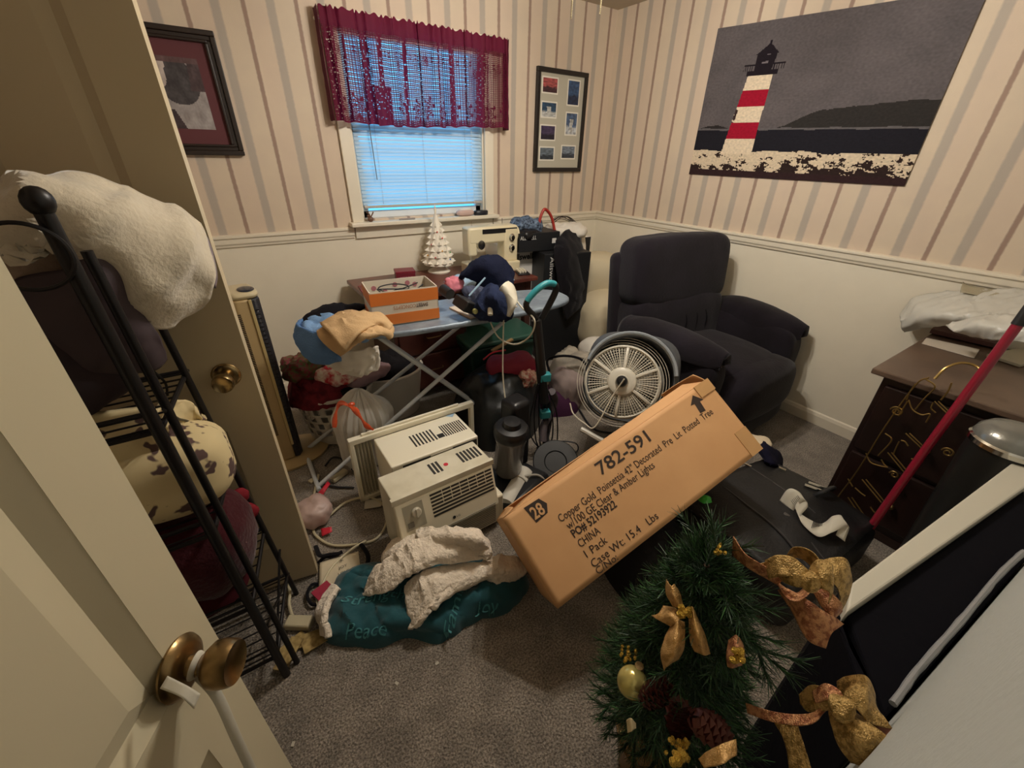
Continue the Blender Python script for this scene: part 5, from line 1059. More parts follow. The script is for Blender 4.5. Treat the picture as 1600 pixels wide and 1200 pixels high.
# big folds: an upper S-shaped roll and a lower tongue
roll([[A_(588, 920, .10), A_(600, 880, .16), A_(640, 850, .22), A_(700, 835, .24), A_(755, 845, .20)], [A_(575, 925, .08), A_(610, 905, .16), A_(650, 880, .21), A_(700, 862, .23), A_(768, 862, .18)], [A_(567, 930, .06), A_(605, 925, .13), A_(640, 900, .18), A_(690, 880, .20), A_(762, 874, .16)]], 1, .014)
roll([[A_(650, 830, .17), A_(690, 826, .25), A_(735, 828, .26), A_(762, 845, .20)], [A_(655, 842, .21), A_(700, 838, .27), A_(740, 842, .27), A_(766, 860, .18)], [A_(680, 856, .19), A_(712, 852, .22), A_(738, 858, .20), A_(750, 868, .15)]], 2, .010, .02)
roll([[A_(612, 845, .12), A_(640, 838, .18), A_(672, 838, .20)], [A_(600, 868, .11), A_(628, 860, .19), A_(665, 856, .2)], [A_(598, 880, .08), A_(620, 884, .14), A_(650, 880, .15)]], 12, .012, .02)
roll([[A_(632, 915, .12), A_(660, 895, .16), A_(700, 885, .16), A_(760, 880, .14), A_(800, 878, .12)], [A_(634, 930, .11), A_(668, 915, .16), A_(710, 902, .16), A_(755, 895, .14), A_(790, 892, .12)], [A_(638, 952, .09), A_(664, 945, .12), A_(700, 925, .14), A_(738, 910, .13), A_(765, 900, .11)], [A_(642, 984, .05), A_(652, 978, .08), A_(668, 955, .12), A_(700, 930, .12), A_(735, 914, .12)]], 3, .010)
roll([[A_(590, 885, .14), A_(640, 862, .2), A_(650, 868, .18)], [A_(575, 910, .1), A_(620, 890, .18), A_(640, 890, .16)], [A_(570, 930, .06), A_(600, 925, .1), A_(625, 912, .12)]], 4, .012)
roll([[A_(760, 872, .12), A_(790, 870, .12), A_(825, 880, .08)], [A_(750, 890, .12), A_(785, 890, .13), A_(820, 895, .08)], [A_(755, 905, .08), A_(780, 912, .07), A_(805, 905, .05)]], 5, .012)
roll([[A_(505, 990, .03), A_(498, 960, .06), A_(505, 935, .07), A_(520, 915, .06)], [A_(515, 996, .05), A_(508, 965, .09), A_(515, 940, .10), A_(530, 918, .09)]], 6, .006, .022)
# ================================================================== THE CARTON
CL, CW_, CD_ = .945, .318, .30
import mathutils
kk = .945/1.07
Rm = Matrix(((.947, -.134, -.291), (-.071, .797, -.6), (.313, .589, .746)))
CB0 = CAM+(V((-2.223, -2.292, .083))-CAM)*kk
TCn = Matrix.Translation(CB0) @ Rm.to_4x4()
CRD = M('cardboard', 'dcab78', .7, bump=(9, .12), var=(3.2, 'd3a16e')); CRE = M('cardboard_edge', '9a6f42', .8)
bx = thing('cardboard_carton', 'long brown cardboard carton printed 782-591, tilted across the middle of the room', 'carton', (CB0.x+.4, CB0.y, 0))
g = .004; nx_, ny_ = 48, 18
def face(fn, nu, nv, name, seed):
    vs = []
    for j in range(nv+1):
        for i in range(nu+1):
            u, v = i/nu, j/nv; p, n_ = fn(u, v); e = min(u, 1-u, v, 1-v); k_ = (noise.noise(p*5+V((seed, 0, 0)))*.002+noise.noise(p*16)*.0007)*min(1, e*12)*(.12 if seed == 1 else 1); vs.append(TCn @ (p+n_*k_))
    MB().add(vs, [(j*(nu+1)+i, j*(nu+1)+i+1, (j+1)*(nu+1)+i+1, (j+1)*(nu+1)+i) for j in range(nv) for i in range(nu)]).build(name, CRD, bx, thick=g)
face(lambda u, v: (V((CL*u, CW_*v, 0)), V((0, 0, 1))), 48, 18, 'printed_side', 1)
face(lambda u, v: (V((CL*u, 0, -CD_*v)), V((0, -1, 0))), 48, 12, 'carton_side', 2)
face(lambda u, v: (V((0, CW_*u, -CD_*v)), V((-1, 0, 0))), 12, 12, 'carton_end', 3)
face(lambda u, v: (V((CL, CW_*u, -CD_*v)), V((1, 0, 0))), 12, 12, 'carton_end', 4)
face(lambda u, v: (V((CL*u, CW_*v, -CD_)), V((0, 0, -1))), 48, 12, 'carton_side', 5)
# open long side: four flaps
def flap(a, b, c, d, name='flap', seed=0):
    rows = [[V(a), (V(a)+V(b))/2, V(b)], [(V(a)+V(d))/2+V((0, 0, .004)), (V(a)+V(b)+V(c)+V(d))/4, (V(b)+V(c))/2], [V(d), (V(d)+V(c))/2+V((.0, .003, -.004)), V(c)]]
    m = sheet(rows, 8, 6, .002, 12, seed); m.v = [TCn @ p for p in m.v]; m.build(name, CRD, bx, thick=g)
flap((.0, CW_, 0), (CL*.98, CW_, 0), (CL*.93, CW_+.035, -.05), (.10, CW_+.012, -.07), seed=1)
flap((0, CW_, -CD_), (CL, CW_, -CD_), (CL*.97, CW_+.03, -CD_+.07), (.04, CW_+.02, -CD_+.09), seed=2)
flap((CL, CW_, -.01), (CL, CW_, -CD_+.01), (CL-.05, CW_+.05, -CD_+.05), (CL-.02, CW_+.045, -.02), seed=3)
flap((0, CW_, -.01), (0, CW_, -CD_+.01), (.05, CW_+.02, -CD_+.05), (.05, CW_+.01, -.03), seed=4)
TAPE = M('clear_tape', 'c79a66', .2)
MB().box((CL-.055, -.001, .002), (CL+.002, .10, .0045), TCn).build('tape', TAPE, bx, smooth=False)
MB().box((CL-.07, CW_-.045, .002), (CL+.004, CW_+.004, .006), TCn).build('tape', TAPE, bx, smooth=False)
INK = M('carton_ink', '33261f', .7)
def ct_(s, x, y, h, w=None, bold=0): text(s, TCn @ Matrix.Translation((x, y, .0027)), h, INK, bx, 'printed_line', w, bold=bold)
sx = CL
ct_('782-591', .46*sx-.07, CW_*.79, .047, .235, .012)
ct_('Copper Gold  Poinsettia 42" Decorated  Pre  Lit  Potted  Tree', .155, CW_*.635, .0265, .72)
ct_('w/100 GE Clear & Amber Lights', .165, CW_*.53, .0265, .385)
ct_('PO# 52193922', .165, CW_*.435, .0265, .185, .02)
ct_('CHINA', .165, CW_*.32, .0265, .085)
ct_('1 Pack', .165, CW_*.205, .0265, .088)
ct_('Case Wt: 15.4   Lbs', .165, CW_*.09, .0265, .285)
ct_('C/No:', .165, CW_*-.0+.004, .0235, .085)
MB().add([(.075, CW_-.01, .0027), (.085, CW_-.072, .0027), (.135, CW_-.066, .0027), (.15, CW_-.04, .0027), (.135, CW_-.012, .0027)], [(0, 1, 2, 3, 4)], T=TCn).build('black_stamp', INK, bx, smooth=False)
text('28', TCn @ Matrix.Translation((.086, CW_-.062, .0034)), .042, CRD, bx, 'stamp_number', .045, bold=.02)
AT = TCn @ Matrix.Translation((CL-.10, CW_-.070, .0027)) @ Matrix.Rotation(R_(-7), 4, 'Z')
MB().add([(-.013, -.02, 0), (.013, -.02, 0), (.013, .02, 0), (.031, .02, 0), (0, .052, 0), (-.031, .02, 0), (-.013, .02, 0)], [(0, 1, 2, 3, 4, 5, 6)], T=AT).build('printed_arrow', INK, bx, smooth=False)
# ================================================================== SUITCASE
sc_ = thing('suitcase', 'black soft suitcase lying flat on the carpet behind the poinsettia tree', 'suitcase', (-1.28, -2.55, 0))
SB = M('black_nylon', '131214', .5, bump=(120, .2)); SL = M('black_lining', '121113', .6)
TS = rz((-1.28, -2.53, 0), R_(-3))
MB().box((-.31, -.25, .01), (.31, .25, .22), TS).build('suitcase_body', SB, sc_, bevel=.045, seg=4)
sheet([[TS @ V((-.30, -.23, .215)), TS @ V((0, -.24, .24)), TS @ V((.30, -.23, .215))], [TS @ V((-.31, 0, .24)), TS @ V((0, 0, .275)), TS @ V((.31, 0, .235))], [TS @ V((-.30, .23, .215)), TS @ V((0, .24, .245)), TS @ V((.30, .23, .215))]], 12, 10, .014, 7, 3).build('lid_panel', SB, sc_, thick=.012)
for o_ in (-.19, -.10, .03): MB().tube([TS @ p for p in cr([(o_, -.24, .235), (o_+.05, -.08, .268), (o_+.07, .08, .27), (o_+.12, .235, .24)], 8)], .0045, 6).build('piping', M('grey_piping', '3a3839', .4), sc_)
MB().tube([TS @ p for p in cr([(.19, -.03, .25), (.21, -.05, .285), (.27, -.06, .29), (.30, -.05, .25)], 6)], .011, 8, flat=.6).build('handle', M('black_rubber', '1a1a1b', .5), sc_)
for k_, x_ in enumerate((.22, .25)): MB().tube([TS @ V((x_, .02, .262)), TS @ V((x_+.03, -.05, .262))], .006, 6).build('telescopic_rod', CHR, sc_)
for u, v in ((1168, 727), (1222, 733)): MB().tube([at(u-5, v-3, z=.25), at(u+6, v+2, z=.25)], .005, 8).build('zip_pull', CHR, sc_)
MB().tube([at(1111, 806, z=.2), at(1118, 800, z=.2)], .007, 8).build('zip_pull', CHR, sc_)
MB().box((-.01, -.012, 0), (.012, .012, .008), rz(at(1229, 805, z=.27), .4)).build('rivet', M('dull_steel', '6f6c68', .4, .8), sc_, bevel=.003)
tag_ = thing('paper_luggage_tag', 'long curling white airline tag with bar codes on top of the black suitcase', 'luggage tag', at(1270, 810, z=.28))
P_ = lambda u, v, z: at(u, v, z=z)
sheet([[P_(1218, 782, .28), P_(1229, 766, .33), P_(1240, 764, .345), P_(1253, 775, .33), P_(1243, 795, .30), P_(1280, 818, .285), P_(1302, 806, .31), P_(1316, 808, .315), P_(1306, 836, .285)],
       [P_(1238, 800, .275), P_(1250, 786, .315), P_(1258, 782, .325), P_(1262, 792, .31), P_(1250, 812, .285), P_(1277, 838, .275), P_(1300, 832, .30), P_(1326, 822, .30), P_(1320, 846, .27)],
       ][::1], 8, 3).build('paper_strip', thin('tag_paper', 'd8d2c2', .15), tag_, thick=.0012)
for k_ in range(9): MB().tube([P_(1272+k_*2.6, 813-k_*.9, .2905), P_(1268+k_*2.6, 825-k_*.6, .2865)], .0011, 4).build('bar_code', TXB, tag_)
for k_ in range(6): MB().tube([P_(1236+k_*2.0, 782-k_*1.6, .334), P_(1240+k_*2.0, 788-k_*1.6, .329)], .0011, 4).build('bar_code', TXB, tag_)
blob(at(1172, 692, z=.24), (.10, .05, .03), R_(-35), seed=61, amp=.014, sc=16).solo('white_pouch', M('cream_cotton', 'd5c4a8', .9), 'cream cloth poking out behind the right end of the carton', 'cloth')
sheet([[P_(1178, 690, .20), P_(1192, 690, .26), P_(1200, 700, .22)], [P_(1185, 705, .24), P_(1200, 706, .27), P_(1218, 708, .18)], [P_(1195, 722, .25), P_(1208, 728, .25), P_(1222, 738, .15)]], 8, 8, .012, 14, 2).solo('navy_scarf', M('navy_dark', '151426', .9), 'dark navy scarf between the carton end and the suitcase', 'scarf', thick=.02)
blob(at(1102, 787, z=.22), (.03, .035, .035), .3, seed=62, amp=.012, sc=20, n=28, sq=1.1).solo('green_foil_bow', M('bright_green', '4cc24a', .35), 'bright green foil bow under the lower edge of the carton', 'bow')
pile([(-1.95, -2.42), (-1.85, -2.52), (-1.6, -2.6), (-1.5, -2.35), (-1.5, -2.15), (-1.75, -2.12), (-1.92, -2.22)], .16, 0, 63, .03, 8).solo('black_duffel', M('black_nylon2', '100f14', .8), 'dark heap standing in for the deep shadow beneath the carton', 'bag')  # black heap added to stand for the deep shadow under the carton
# ================================================================== DARK CABINET
CAB = M('espresso_wood', '2b1a16', .35, bump=(16, .08), var=(6, '1f1311')); CBT = M('cabinet_top', '6a5647', .4, var=(5, '5c4a3e'))
cb = thing('dark_cabinet', 'dark espresso wood cabinet against the right wall with gold hooks on its front', 'cabinet', (-.38, -2.74, 0))
CZ = .75; cx_ = -.77
MB().box((cx_, -3.0, .03), (-.02, -2.54, CZ-.02)).build('cabinet_body', CAB, cb, smooth=False, bevel=.004)
MB().box((cx_-.035, -3.03, CZ-.025), (-.02, -2.50, CZ)).build('cabinet_top', CBT, cb, smooth=False, bevel=.005)
MB().box((cx_-.018, -2.98, .08), (cx_, -2.56, .36)).build('door', CAB, cb, smooth=False, bevel=.006); MB().box((cx_-.018, -2.98, .38), (cx_, -2.56, CZ-.06)).build('drawer', CAB, cb, smooth=False, bevel=.006)
MB().box((cx_-.006, -3.0, .0), (-.02, -2.54, .04)).build('plinth', CAB, cb, smooth=False)
for z_ in (.2, .5): MB().ball((cx_-.03, -2.77, z_), .012, n=12).build('knob', BRASS, cb)
# papers, folder and plastic bags on the cabinet
ZB = CZ+.002
PQ = lambda u, v, z: at(u, v, z=z)
def quadbox(name, pts, z, th, mat, label, cat, **k):
    P = [PQ(u, v, z) for u, v in pts]; mb = MB().add([(p.x, p.y, z) for p in P]+[(p.x, p.y, z+th) for p in P], [(3, 2, 1, 0), (4, 5, 6, 7)]+[(i, (i+1) % 4, 4+(i+1) % 4, 4+i) for i in range(4)]); return mb.solo(name, mat, label, cat, smooth=False, **k)
quadbox('paper_envelope', [(1440, 537), (1447, 529), (1530, 547), (1522, 560)], ZB, .004, M('paper', 'cbbfae', .8), 'long cream envelope strip on top of the dark cabinet', 'envelope')
quadbox('brown_folder', [(1452, 520), (1470, 503), (1575, 520), (1560, 545)], ZB+.006, .02, M('maroon_brown_card', '5d3a36', .5), 'maroon-brown folder under the white plastic bags on the cabinet', 'folder')
WPB = thin('white_plastic_film', 'd9d6cc', .15, .3, bump=(9, .3))
PX = lambda u, v, x: at(u, v, x=x)
sheet([[PX(1405, 492, -.10), PX(1428, 465, -.05), PX(1480, 455, -.05), PX(1540, 452, -.05), PX(1610, 452, -.05)],
       [PX(1408, 500, -.16), PX(1436, 478, -.17), PX(1490, 473, -.18), PX(1545, 472, -.18), PX(1612, 474, -.18)],
       [PX(1409, 510, -.17), PX(1448, 496, -.26), PX(1495, 492, -.30), PX(1550, 496, -.32), PX(1615, 500, -.34)],
       [PX(1414, 518, -.14), PX(1462, 510, -.22), PX(1505, 512, -.30), PX(1560, 520, -.36), PX(1615, 528, -.38)]], 14, 12, .012, 9, 4).folds(.012, .05, (1, 2, .5), 3).solo('white_plastic_bag', WPB, 'crumpled white plastic bag spilling over the far end of the dark cabinet top', 'plastic bag', thick=.004)
sheet([[PX(1478, 508, -.36), PX(1525, 495, -.36), PX(1570, 492, -.38), PX(1620, 495, -.38)], [PX(1490, 518, -.42), PX(1530, 508, -.46), PX(1580, 512, -.48), PX(1622, 516, -.50)], [PX(1515, 526, -.42), PX(1550, 531, -.46), PX(1590, 534, -.50), PX(1625, 540, -.52)]], 12, 10, .008, 10, 9).folds(.010, .04, (1, 2, .5), 6).solo('white_plastic_bag', WPB, 'second white plastic bag, lower and nearer the red pole, on the cabinet', 'plastic bag', thick=.004)
sheet([[PX(1505, 440, -.04), PX(1515, 446, -.04), PX(1560, 452, -.04), PX(1605, 455, -.04)], [PX(1500, 456, -.12), PX(1520, 460, -.12), PX(1560, 464, -.12), PX(1605, 466, -.12)]], 8, 6, .008, 12, 2).solo('clear_plastic_wrap', thin('cream_film', 'c9bfa4', .3, .3, .8), 'cream plastic wrap sticking up behind the white bags', 'plastic wrap', thick=.002)
MB().box((-.10, -.06, 0), (.12, .05, .012), rz(PQ(1585, 560, ZB), R_(-15))).solo('paper_booklet', M('ribbed_paper', 'c8bfa8', .8), 'cream booklet behind the red pole on the cabinet', 'booklet', smooth=False, bevel=.002)
# gold wire hook rack
GW_ = M('gold_wire', 'a98d55', .35, .9); gr = thing('gold_wire_rack', 'gold wire hook rack with curled ends hanging down the front of the dark cabinet', 'rack', (cx_-.1, -2.75, .1))
gx = cx_-.055
def GP(u, v): return at(u, v, x=gx)
wires = [[(1302, 786), (1340, 735), (1382, 668), (1430, 602), (1452, 590)], [(1430, 600), (1422, 612), (1416, 625)], [(1446, 592), (1461, 604), (1445, 622), (1430, 640)], [(1383, 677), (1393, 688), (1372, 712)], [(1420, 625), (1426, 640), (1440, 648), (1453, 647), (1447, 660)], [(1418, 627), (1410, 640), (1404, 650)],
         [(1353, 708), (1360, 722), (1376, 728), (1387, 730)], [(1458, 629), (1455, 638), (1462, 645)], [(1487, 598), (1481, 612), (1470, 625)], [(1325, 748), (1332, 760)], [(1405, 690), (1400, 700), (1396, 710)], [(1408, 688), (1414, 690), (1419, 697)], [(1336, 762), (1345, 770), (1352, 775)],
         [(1306, 786), (1312, 795), (1322, 800)], [(1377, 718), (1382, 726), (1387, 730)], [(1360, 792), (1366, 800), (1372, 800)], [(1424, 717), (1430, 718), (1438, 725)], [(1312, 790), (1318, 800), (1321, 798)]]
gm = MB()
for w_ in wires: gm.tube(cr([GP(*q) for q in w_], 6), .0028, 6)
gm.build('frame_wire', GW_, gr)
for a, b in (((1460, 627), (1490, 650)), ((1415, 677), (1453, 707)), ((1387, 707), (1423, 743)), ((1347, 749), (1383, 785)), ((1325, 777), (1355, 812))):
    m_ = MB()
    for o_ in (0, 6): m_.tube([GP(a[0]+o_, a[1]), GP(b[0]-6+o_, b[1])], .0026, 6)
    m_.build('hook_bar', GW_, gr)
def spiral(u, v, r0, turns, name='scroll_end', a0=0):
    c = GP(u, v); pts = []
    for k_ in range(40): q = a0+turns*2*math.pi*k_/39; r_ = r0*(1-.72*k_/39); pts.append(c+V((0, r_*math.cos(q), r_*math.sin(q))))
    MB().tube(pts, .0032, 6).build(name, GW_, gr)
spiral(1401, 643, .020, 1.6); spiral(1481, 707, .018, 1.5); spiral(1397, 742, .016, 1.2)
MB().tube(cr([GP(1460, 592), at(1478, 575, x=gx+.02), at(1502, 567, x=gx+.05), at(1525, 572, x=gx+.06), at(1538, 586, x=gx+.04)], 8), .0045, 8).build('top_hoop', GW_, gr)
for (u, v, r_) in ((1530, 553, .022), (1548, 546, .022), (1545, 562, .018)):
    c = PQ(u, v, .735); MB().tube([c+V((r_*math.cos(R_(a)), .6*r_*math.sin(R_(a)), .012*math.sin(R_(a*2)))) for a in range(0, 300, 15)], .0035, 6).build('scroll_end', GW_, gr)
# red pole
rpo = MB().tube([at(1326, 872, x=-1.03), at(1448, 700, x=-.97), at(1592, 505, x=-.92)], .0135, 12).solo('red_pole', M('red_lacquer', '8f1a31', .3, coat=.3), 'red broom pole leaning diagonally in front of the dark cabinet', 'pole')
MB().tube([at(1590, 508, x=-.92), at(1612, 478, x=-.91)], .016, 12).build('grip', M('black_rubber', '1a1a1b', .5), rpo)
# trash can
tcn = thing('trash_can', 'black trash can with a shiny chrome lid, right of the red pole', 'trash can', (-.80, -2.98, 0))
tc0 = at(1604, 665, z=.79); tcz = .16; TTc = Matrix.Translation((tc0.x, tc0.y, 0))
MB().lathe([(0, .01), (.07, .01), (.095, .66), (.095, .72), (0, .72)], TTc, n=48).build('can_body', M('black_bin', '1b1b1a', .35), tcn)
MB().lathe([(.095, .705), (.101, .71), (.101, .725), (.093, .732)], TTc, n=48, cap=False).build('chrome_band', CHR, tcn)
MB().lathe([(.095, .73), (.09, .75), (.072, .77), (.04, .782), (0, .786)], TTc, n=48, cap=False).build('lid', M('grey_plastic_bag', '8a8a84', .25, .5, bump=(14, .4)), tcn)
# white board and black sack along the near wall
BT = .70
def quadsolid(pts, z0, z1): return MB().add([(x, y, z0) for x, y in pts]+[(x, y, z1) for x, y in pts], [(3, 2, 1, 0), (4, 5, 6, 7)]+[(i, (i+1) % 4, 4+(i+1) % 4, 4+i) for i in range(4)])
b0_, b1_, b2_, b3_ = at(1322, 958, z=BT), at(1600, 763, z=BT), at(1600, 706, z=BT), at(1330, 912, z=BT)
ex_ = (b1_-b0_).normalized()*.12
bd = quadsolid([(b0_.x, b0_.y), (b1_.x+ex_.x, b1_.y+ex_.y), (b2_.x+ex_.x, b2_.y+ex_.y), (b3_.x, b3_.y)], 0, BT)
bd.solo('white_board', M('white_laminate', 'c9c3b2', .45, bump=(12, .1)), 'thick white board standing on edge in front of the near wall, behind the Christmas tree', 'board', smooth=False, bevel=.004)
w0, w1, w2, w3 = at(1385, 1120, z=BT-.02), at(1610, 868, z=BT-.02), at(1600, 764, z=BT-.02), at(1323, 960, z=BT-.02)
gbm = quadsolid([(w0.x, w0.y), (w1.x, w1.y), (w2.x, w2.y-.002), (w3.x, w3.y-.002)], 0, BT-.02)
gm2 = quadsolid([(w0.x-.03, w0.y), (w0.x+.02, w0.y), (b0_.x-.003, b0_.y-.002), (b3_.x-.003, b3_.y+.01), (b3_.x-.05, b3_.y+.005)], 0, BT-.03) if 0 else MB().prism([(w0.x-.03, w0.y), (w0.x+.02, w0.y), (b0_.x-.004, b0_.y-.002), (b3_.x-.004, b3_.y+.01), (b3_.x-.06, b3_.y+.0)], 0, BT-.03)
gbm.add(gm2.v, gm2.f)
gbm.solo('black_garment_bag', M('black_velvet', '0b0a10', .95, bump=(20, .3)), 'black garment bag squeezed between the white board and the near wall', 'garment bag', smooth=False, bevel=.008)
gp = [at(1395, 1100, z=BT), at(1440, 1040, z=BT), at(1500, 972, z=BT), at(1560, 900, z=BT), at(1600, 862, z=BT)]
MB().tube(cr(gp, 6), .006, 8).noise(.002, 30).solo('grey_plastic_edge', M('grey_film', '8c8c8c', .3), 'strip of grey plastic film between the black garment bag and the near wall', 'plastic')
# ================================================================== POTTED POINSETTIA TREE
random.seed(11)
tree = thing('christmas_tree', 'small artificial Christmas tree decorated with gold ribbon, poinsettias and pine cones', 'Christmas tree', (-2.27, -2.73, 0))
TX = V((-2.265, -2.735, 0)); TIP = at(1118, 845, z=.93)
BRK = M('brown_bark', '4a3826', .8)
MB().lathe([(0, 0), (.07, 0), (.095, .15), (.1, .17), (.09, .17), (.085, .15), (0, .15)], Matrix.Translation(TX), n=32).build('pot', M('gold_pot', '8a6a3c', .4, .4), tree)
MB().tube([TX+V((0, 0, .13)), TX+V((.01, 0, .5)), TIP-V((0, 0, .06))], [.012, .01, .005], 8).build('trunk', BRK, tree)
NG = M('needle_green', '20401f', .5, sheen=.1); NG2 = M('needle_green_light', '3f6a38', .5)
def spray(mb, a, b, n, ln, w=.0011):
    a = V(a); b = V(b); d = (b-a).normalized(); o = d.orthogonal().normalized(); p_ = d.cross(o)
    mb.tube([a, b], .0022, 4)
    for i in range(n):
        t = (i+.5)/n; q = i*2.399; r_ = (o*math.cos(q)+p_*math.sin(q)); k_ = d*(.75+.5*t)+r_*(1.0-.25*t); k_.normalize(); L_ = ln*random.uniform(.8, 1.15)
        s = a.lerp(b, t); e = s+k_*L_; side = k_.cross(d); side = side.normalized()*w if side.length > .01 else o*w
        nn = len(mb.v); mb.v += [s-side, s+side, e+side*.3, e-side*.3]; mb.f.append((nn, nn+1, nn+2, nn+3)); mb.m.append(0 if random.random() < .75 else 1)
zb, zt = .30, TIP.z
for lay in range(14):
    f = lay/13; z_ = zb+(zt-.06-zb)*f; c = TX.lerp(V((TIP.x, TIP.y, 0)), f**1.2); Rr = .148*(1-f)**.75+.035; nb = int(14-7*f)
    bm2 = MB()
    for k_ in range(nb):
        q = 2*math.pi*(k_+.5*(lay % 2)+random.uniform(-.2, .2))/nb; dr_ = V((math.cos(q), math.sin(q), 0)); s = V((c.x, c.y, z_)); L_ = Rr*random.uniform(.8, 1.1); up_ = random.uniform(-.05, .30)
        e = s+dr_*L_+V((0, 0, L_*up_))
        if e.y < YF+.05 or (e.y < -2.87 and e.x > -2.04): continue
        spray(bm2, s.lerp(e, .25), e, int(100*L_/.2), .031)
        for m2 in (-1, 1):
            for tt in (.45, .7):
                s2 = s.lerp(e, tt); dd = (dr_+V((-dr_.y, dr_.x, 0))*m2*.8+V((0, 0, random.uniform(0, .4)))).normalized(); spray(bm2, s2, s2+dd*L_*.42, 34, .029)
    if bm2.v: bm2.build('branch_tier', [NG, NG2], tree, smooth=False)
bm2 = MB(); spray(bm2, TIP-V((0, 0, .12)), TIP-V((0, 0, .015)), 70, .028)
for k_ in range(5): q = k_*1.25; spray(bm2, TIP-V((0, 0, .10)), TIP+V((.05*math.cos(q), .05*math.sin(q), -.05)), 45, .028)
for (u, v, dd0, l) in ((1100, 832, .86, .0), (1128, 850, .84, .0), (1078, 895, .86, 0), (1052, 905, .9, 0), (1150, 930, .83, 0), (1175, 960, .83, 0), (1120, 985, .84, 0), (1190, 1015, .84, 0), (1150, 1060, .85, 0), (1060, 1080, .88, 0), (1035, 1000, .93, 0), (1005, 1020, .97, 0), (960, 1100, 1.02, 0), (1030, 1140, .9, 0), (1240, 1060, .86, 0), (1100, 1130, .88, 0), (985, 1150, .98, 0)):
    e = dist(u, v, dd0); c = V((TX.x, TX.y, e.z-.05)).lerp(V((TIP.x, TIP.y, e.z-.05)), max(0, (e.z-.3)/.65)); s = c.lerp(e, .35)
    spray(bm2, s, e, 60, .032)
    for m2 in (-1, 1): dv = (e-s).normalized(); sd = dv.cross(V((0, 0, 1))).normalized(); spray(bm2, s.lerp(e, .5), s.lerp(e, .5)+(dv+sd*m2*.8).normalized()*.06, 36, .030)
bm2.build('branch_tip', [NG, NG2], tree, smooth=False)
# ribbons
def ribmat(name, c1, c2, glit):
    m = bpy.data.materials.new(name); m.use_nodes = True; nt = m.node_tree; b = nt.nodes['Principled BSDF']; b.inputs['Metallic'].default_value = .45; b.inputs['Roughness'].default_value = .38
    tc = nt.nodes.new('ShaderNodeTexCoord'); v = nt.nodes.new('ShaderNodeTexNoise'); v.inputs['Scale'].default_value = 120; v.inputs['Detail'].default_value = 3; nt.links.new(tc.outputs['Object'], v.inputs['Vector'])
    r = nt.nodes.new('ShaderNodeValToRGB'); r.color_ramp.elements[0].position = .40; r.color_ramp.elements[1].position = .55; r.color_ramp.elements[0].color = rgb(c2); r.color_ramp.elements[1].color = rgb(c1)
    nt.links.new(v.outputs['Fac'], r.inputs[0]); nt.links.new(r.outputs[0], b.inputs['Base Color'])
    n = nt.nodes.new('ShaderNodeTexNoise'); n.inputs['Scale'].default_value = 500; bp = nt.nodes.new('ShaderNodeBump'); bp.inputs['Strength'].default_value = glit; bp.inputs['Distance'].default_value = .004
    nt.links.new(tc.outputs['Object'], n.inputs['Vector']); nt.links.new(n.outputs['Fac'], bp.inputs['Height']); nt.links.new(bp.outputs['Normal'], b.inputs['Normal']); return m
GOLD = ribmat('gold_ribbon', 'c4a060', '8f7036', .8); COPP = ribmat('copper_ribbon', 'cf9668', '9a5e3e', .8)
D_ = dist
def rib(name, rows, mat, parent, seed=0, amp=.003): return sheet(rows, 10, 10, amp, 22, seed).build(name, mat, parent, thick=.0012)
bw_ = thing('ribbon_bow', 'large gold and copper ribbon bow on the upper right of the Christmas tree', 'bow', D_(1240, 900, .9))
rib('ribbon_tail', [[D_(1145, 838, .82), D_(1165, 865, .80), D_(1205, 890, .80), D_(1225, 905, .82)], [D_(1143, 868, .84), D_(1168, 888, .82), D_(1190, 900, .82), D_(1215, 915, .84)]], COPP, bw_, 1)
rib('bow_loop', [[D_(1185, 882, .81), D_(1225, 872, .77), D_(1262, 890, .77), D_(1270, 905, .80)], [D_(1200, 893, .82), D_(1225, 890, .77), D_(1255, 905, .765), D_(1266, 912, .79)], [D_(1218, 905, .84), D_(1228, 912, .78), D_(1248, 918, .77), D_(1262, 915, .79)]], GOLD, bw_, 2)
rib('bow_loop', [[D_(1222, 878, .84), D_(1240, 855, .82), D_(1268, 862, .80), D_(1285, 890, .80), D_(1275, 905, .82)], [D_(1228, 890, .87), D_(1242, 872, .85), D_(1262, 880, .83), D_(1275, 900, .82), D_(1270, 910, .83)]], GOLD, bw_, 3)
rib('bow_loop', [[D_(1275, 880, .84), D_(1298, 872, .83), D_(1322, 874, .84), D_(1330, 905, .85), D_(1328, 925, .86)], [D_(1282, 905, .82), D_(1300, 895, .81), D_(1318, 905, .82), D_(1325, 930, .84), D_(1318, 950, .86)], [D_(1288, 915, .83), D_(1302, 912, .81), D_(1312, 925, .82), D_(1312, 948, .84), D_(1302, 965, .86)]], GOLD, bw_, 4)
rib('bow_loop', [[D_(1212, 905, .84), D_(1225, 930, .82), D_(1245, 940, .80), D_(1268, 925, .80), D_(1272, 905, .81)], [D_(1218, 912, .87), D_(1232, 922, .85), D_(1246, 926, .84), D_(1258, 918, .83), D_(1262, 905, .83)]], COPP, bw_, 5)
rib('ribbon_tail', [[D_(1216, 922, .84), D_(1240, 960, .82), D_(1262, 1000, .81), D_(1290, 1013, .82)], [D_(1228, 920, .83), D_(1260, 940, .80), D_(1282, 960, .80), D_(1300, 990, .81)], [D_(1240, 925, .84), D_(1275, 948, .81), D_(1305, 965, .82), D_(1318, 975, .83)]], COPP, bw_, 6)
rib('bow_loop', [[D_(1270, 925, .83), D_(1285, 950, .82), D_(1300, 965, .82), D_(1312, 960, .84)], [D_(1275, 915, .84), D_(1298, 925, .82), D_(1312, 940, .82), D_(1316, 955, .84)]], COPP, bw_, 7)
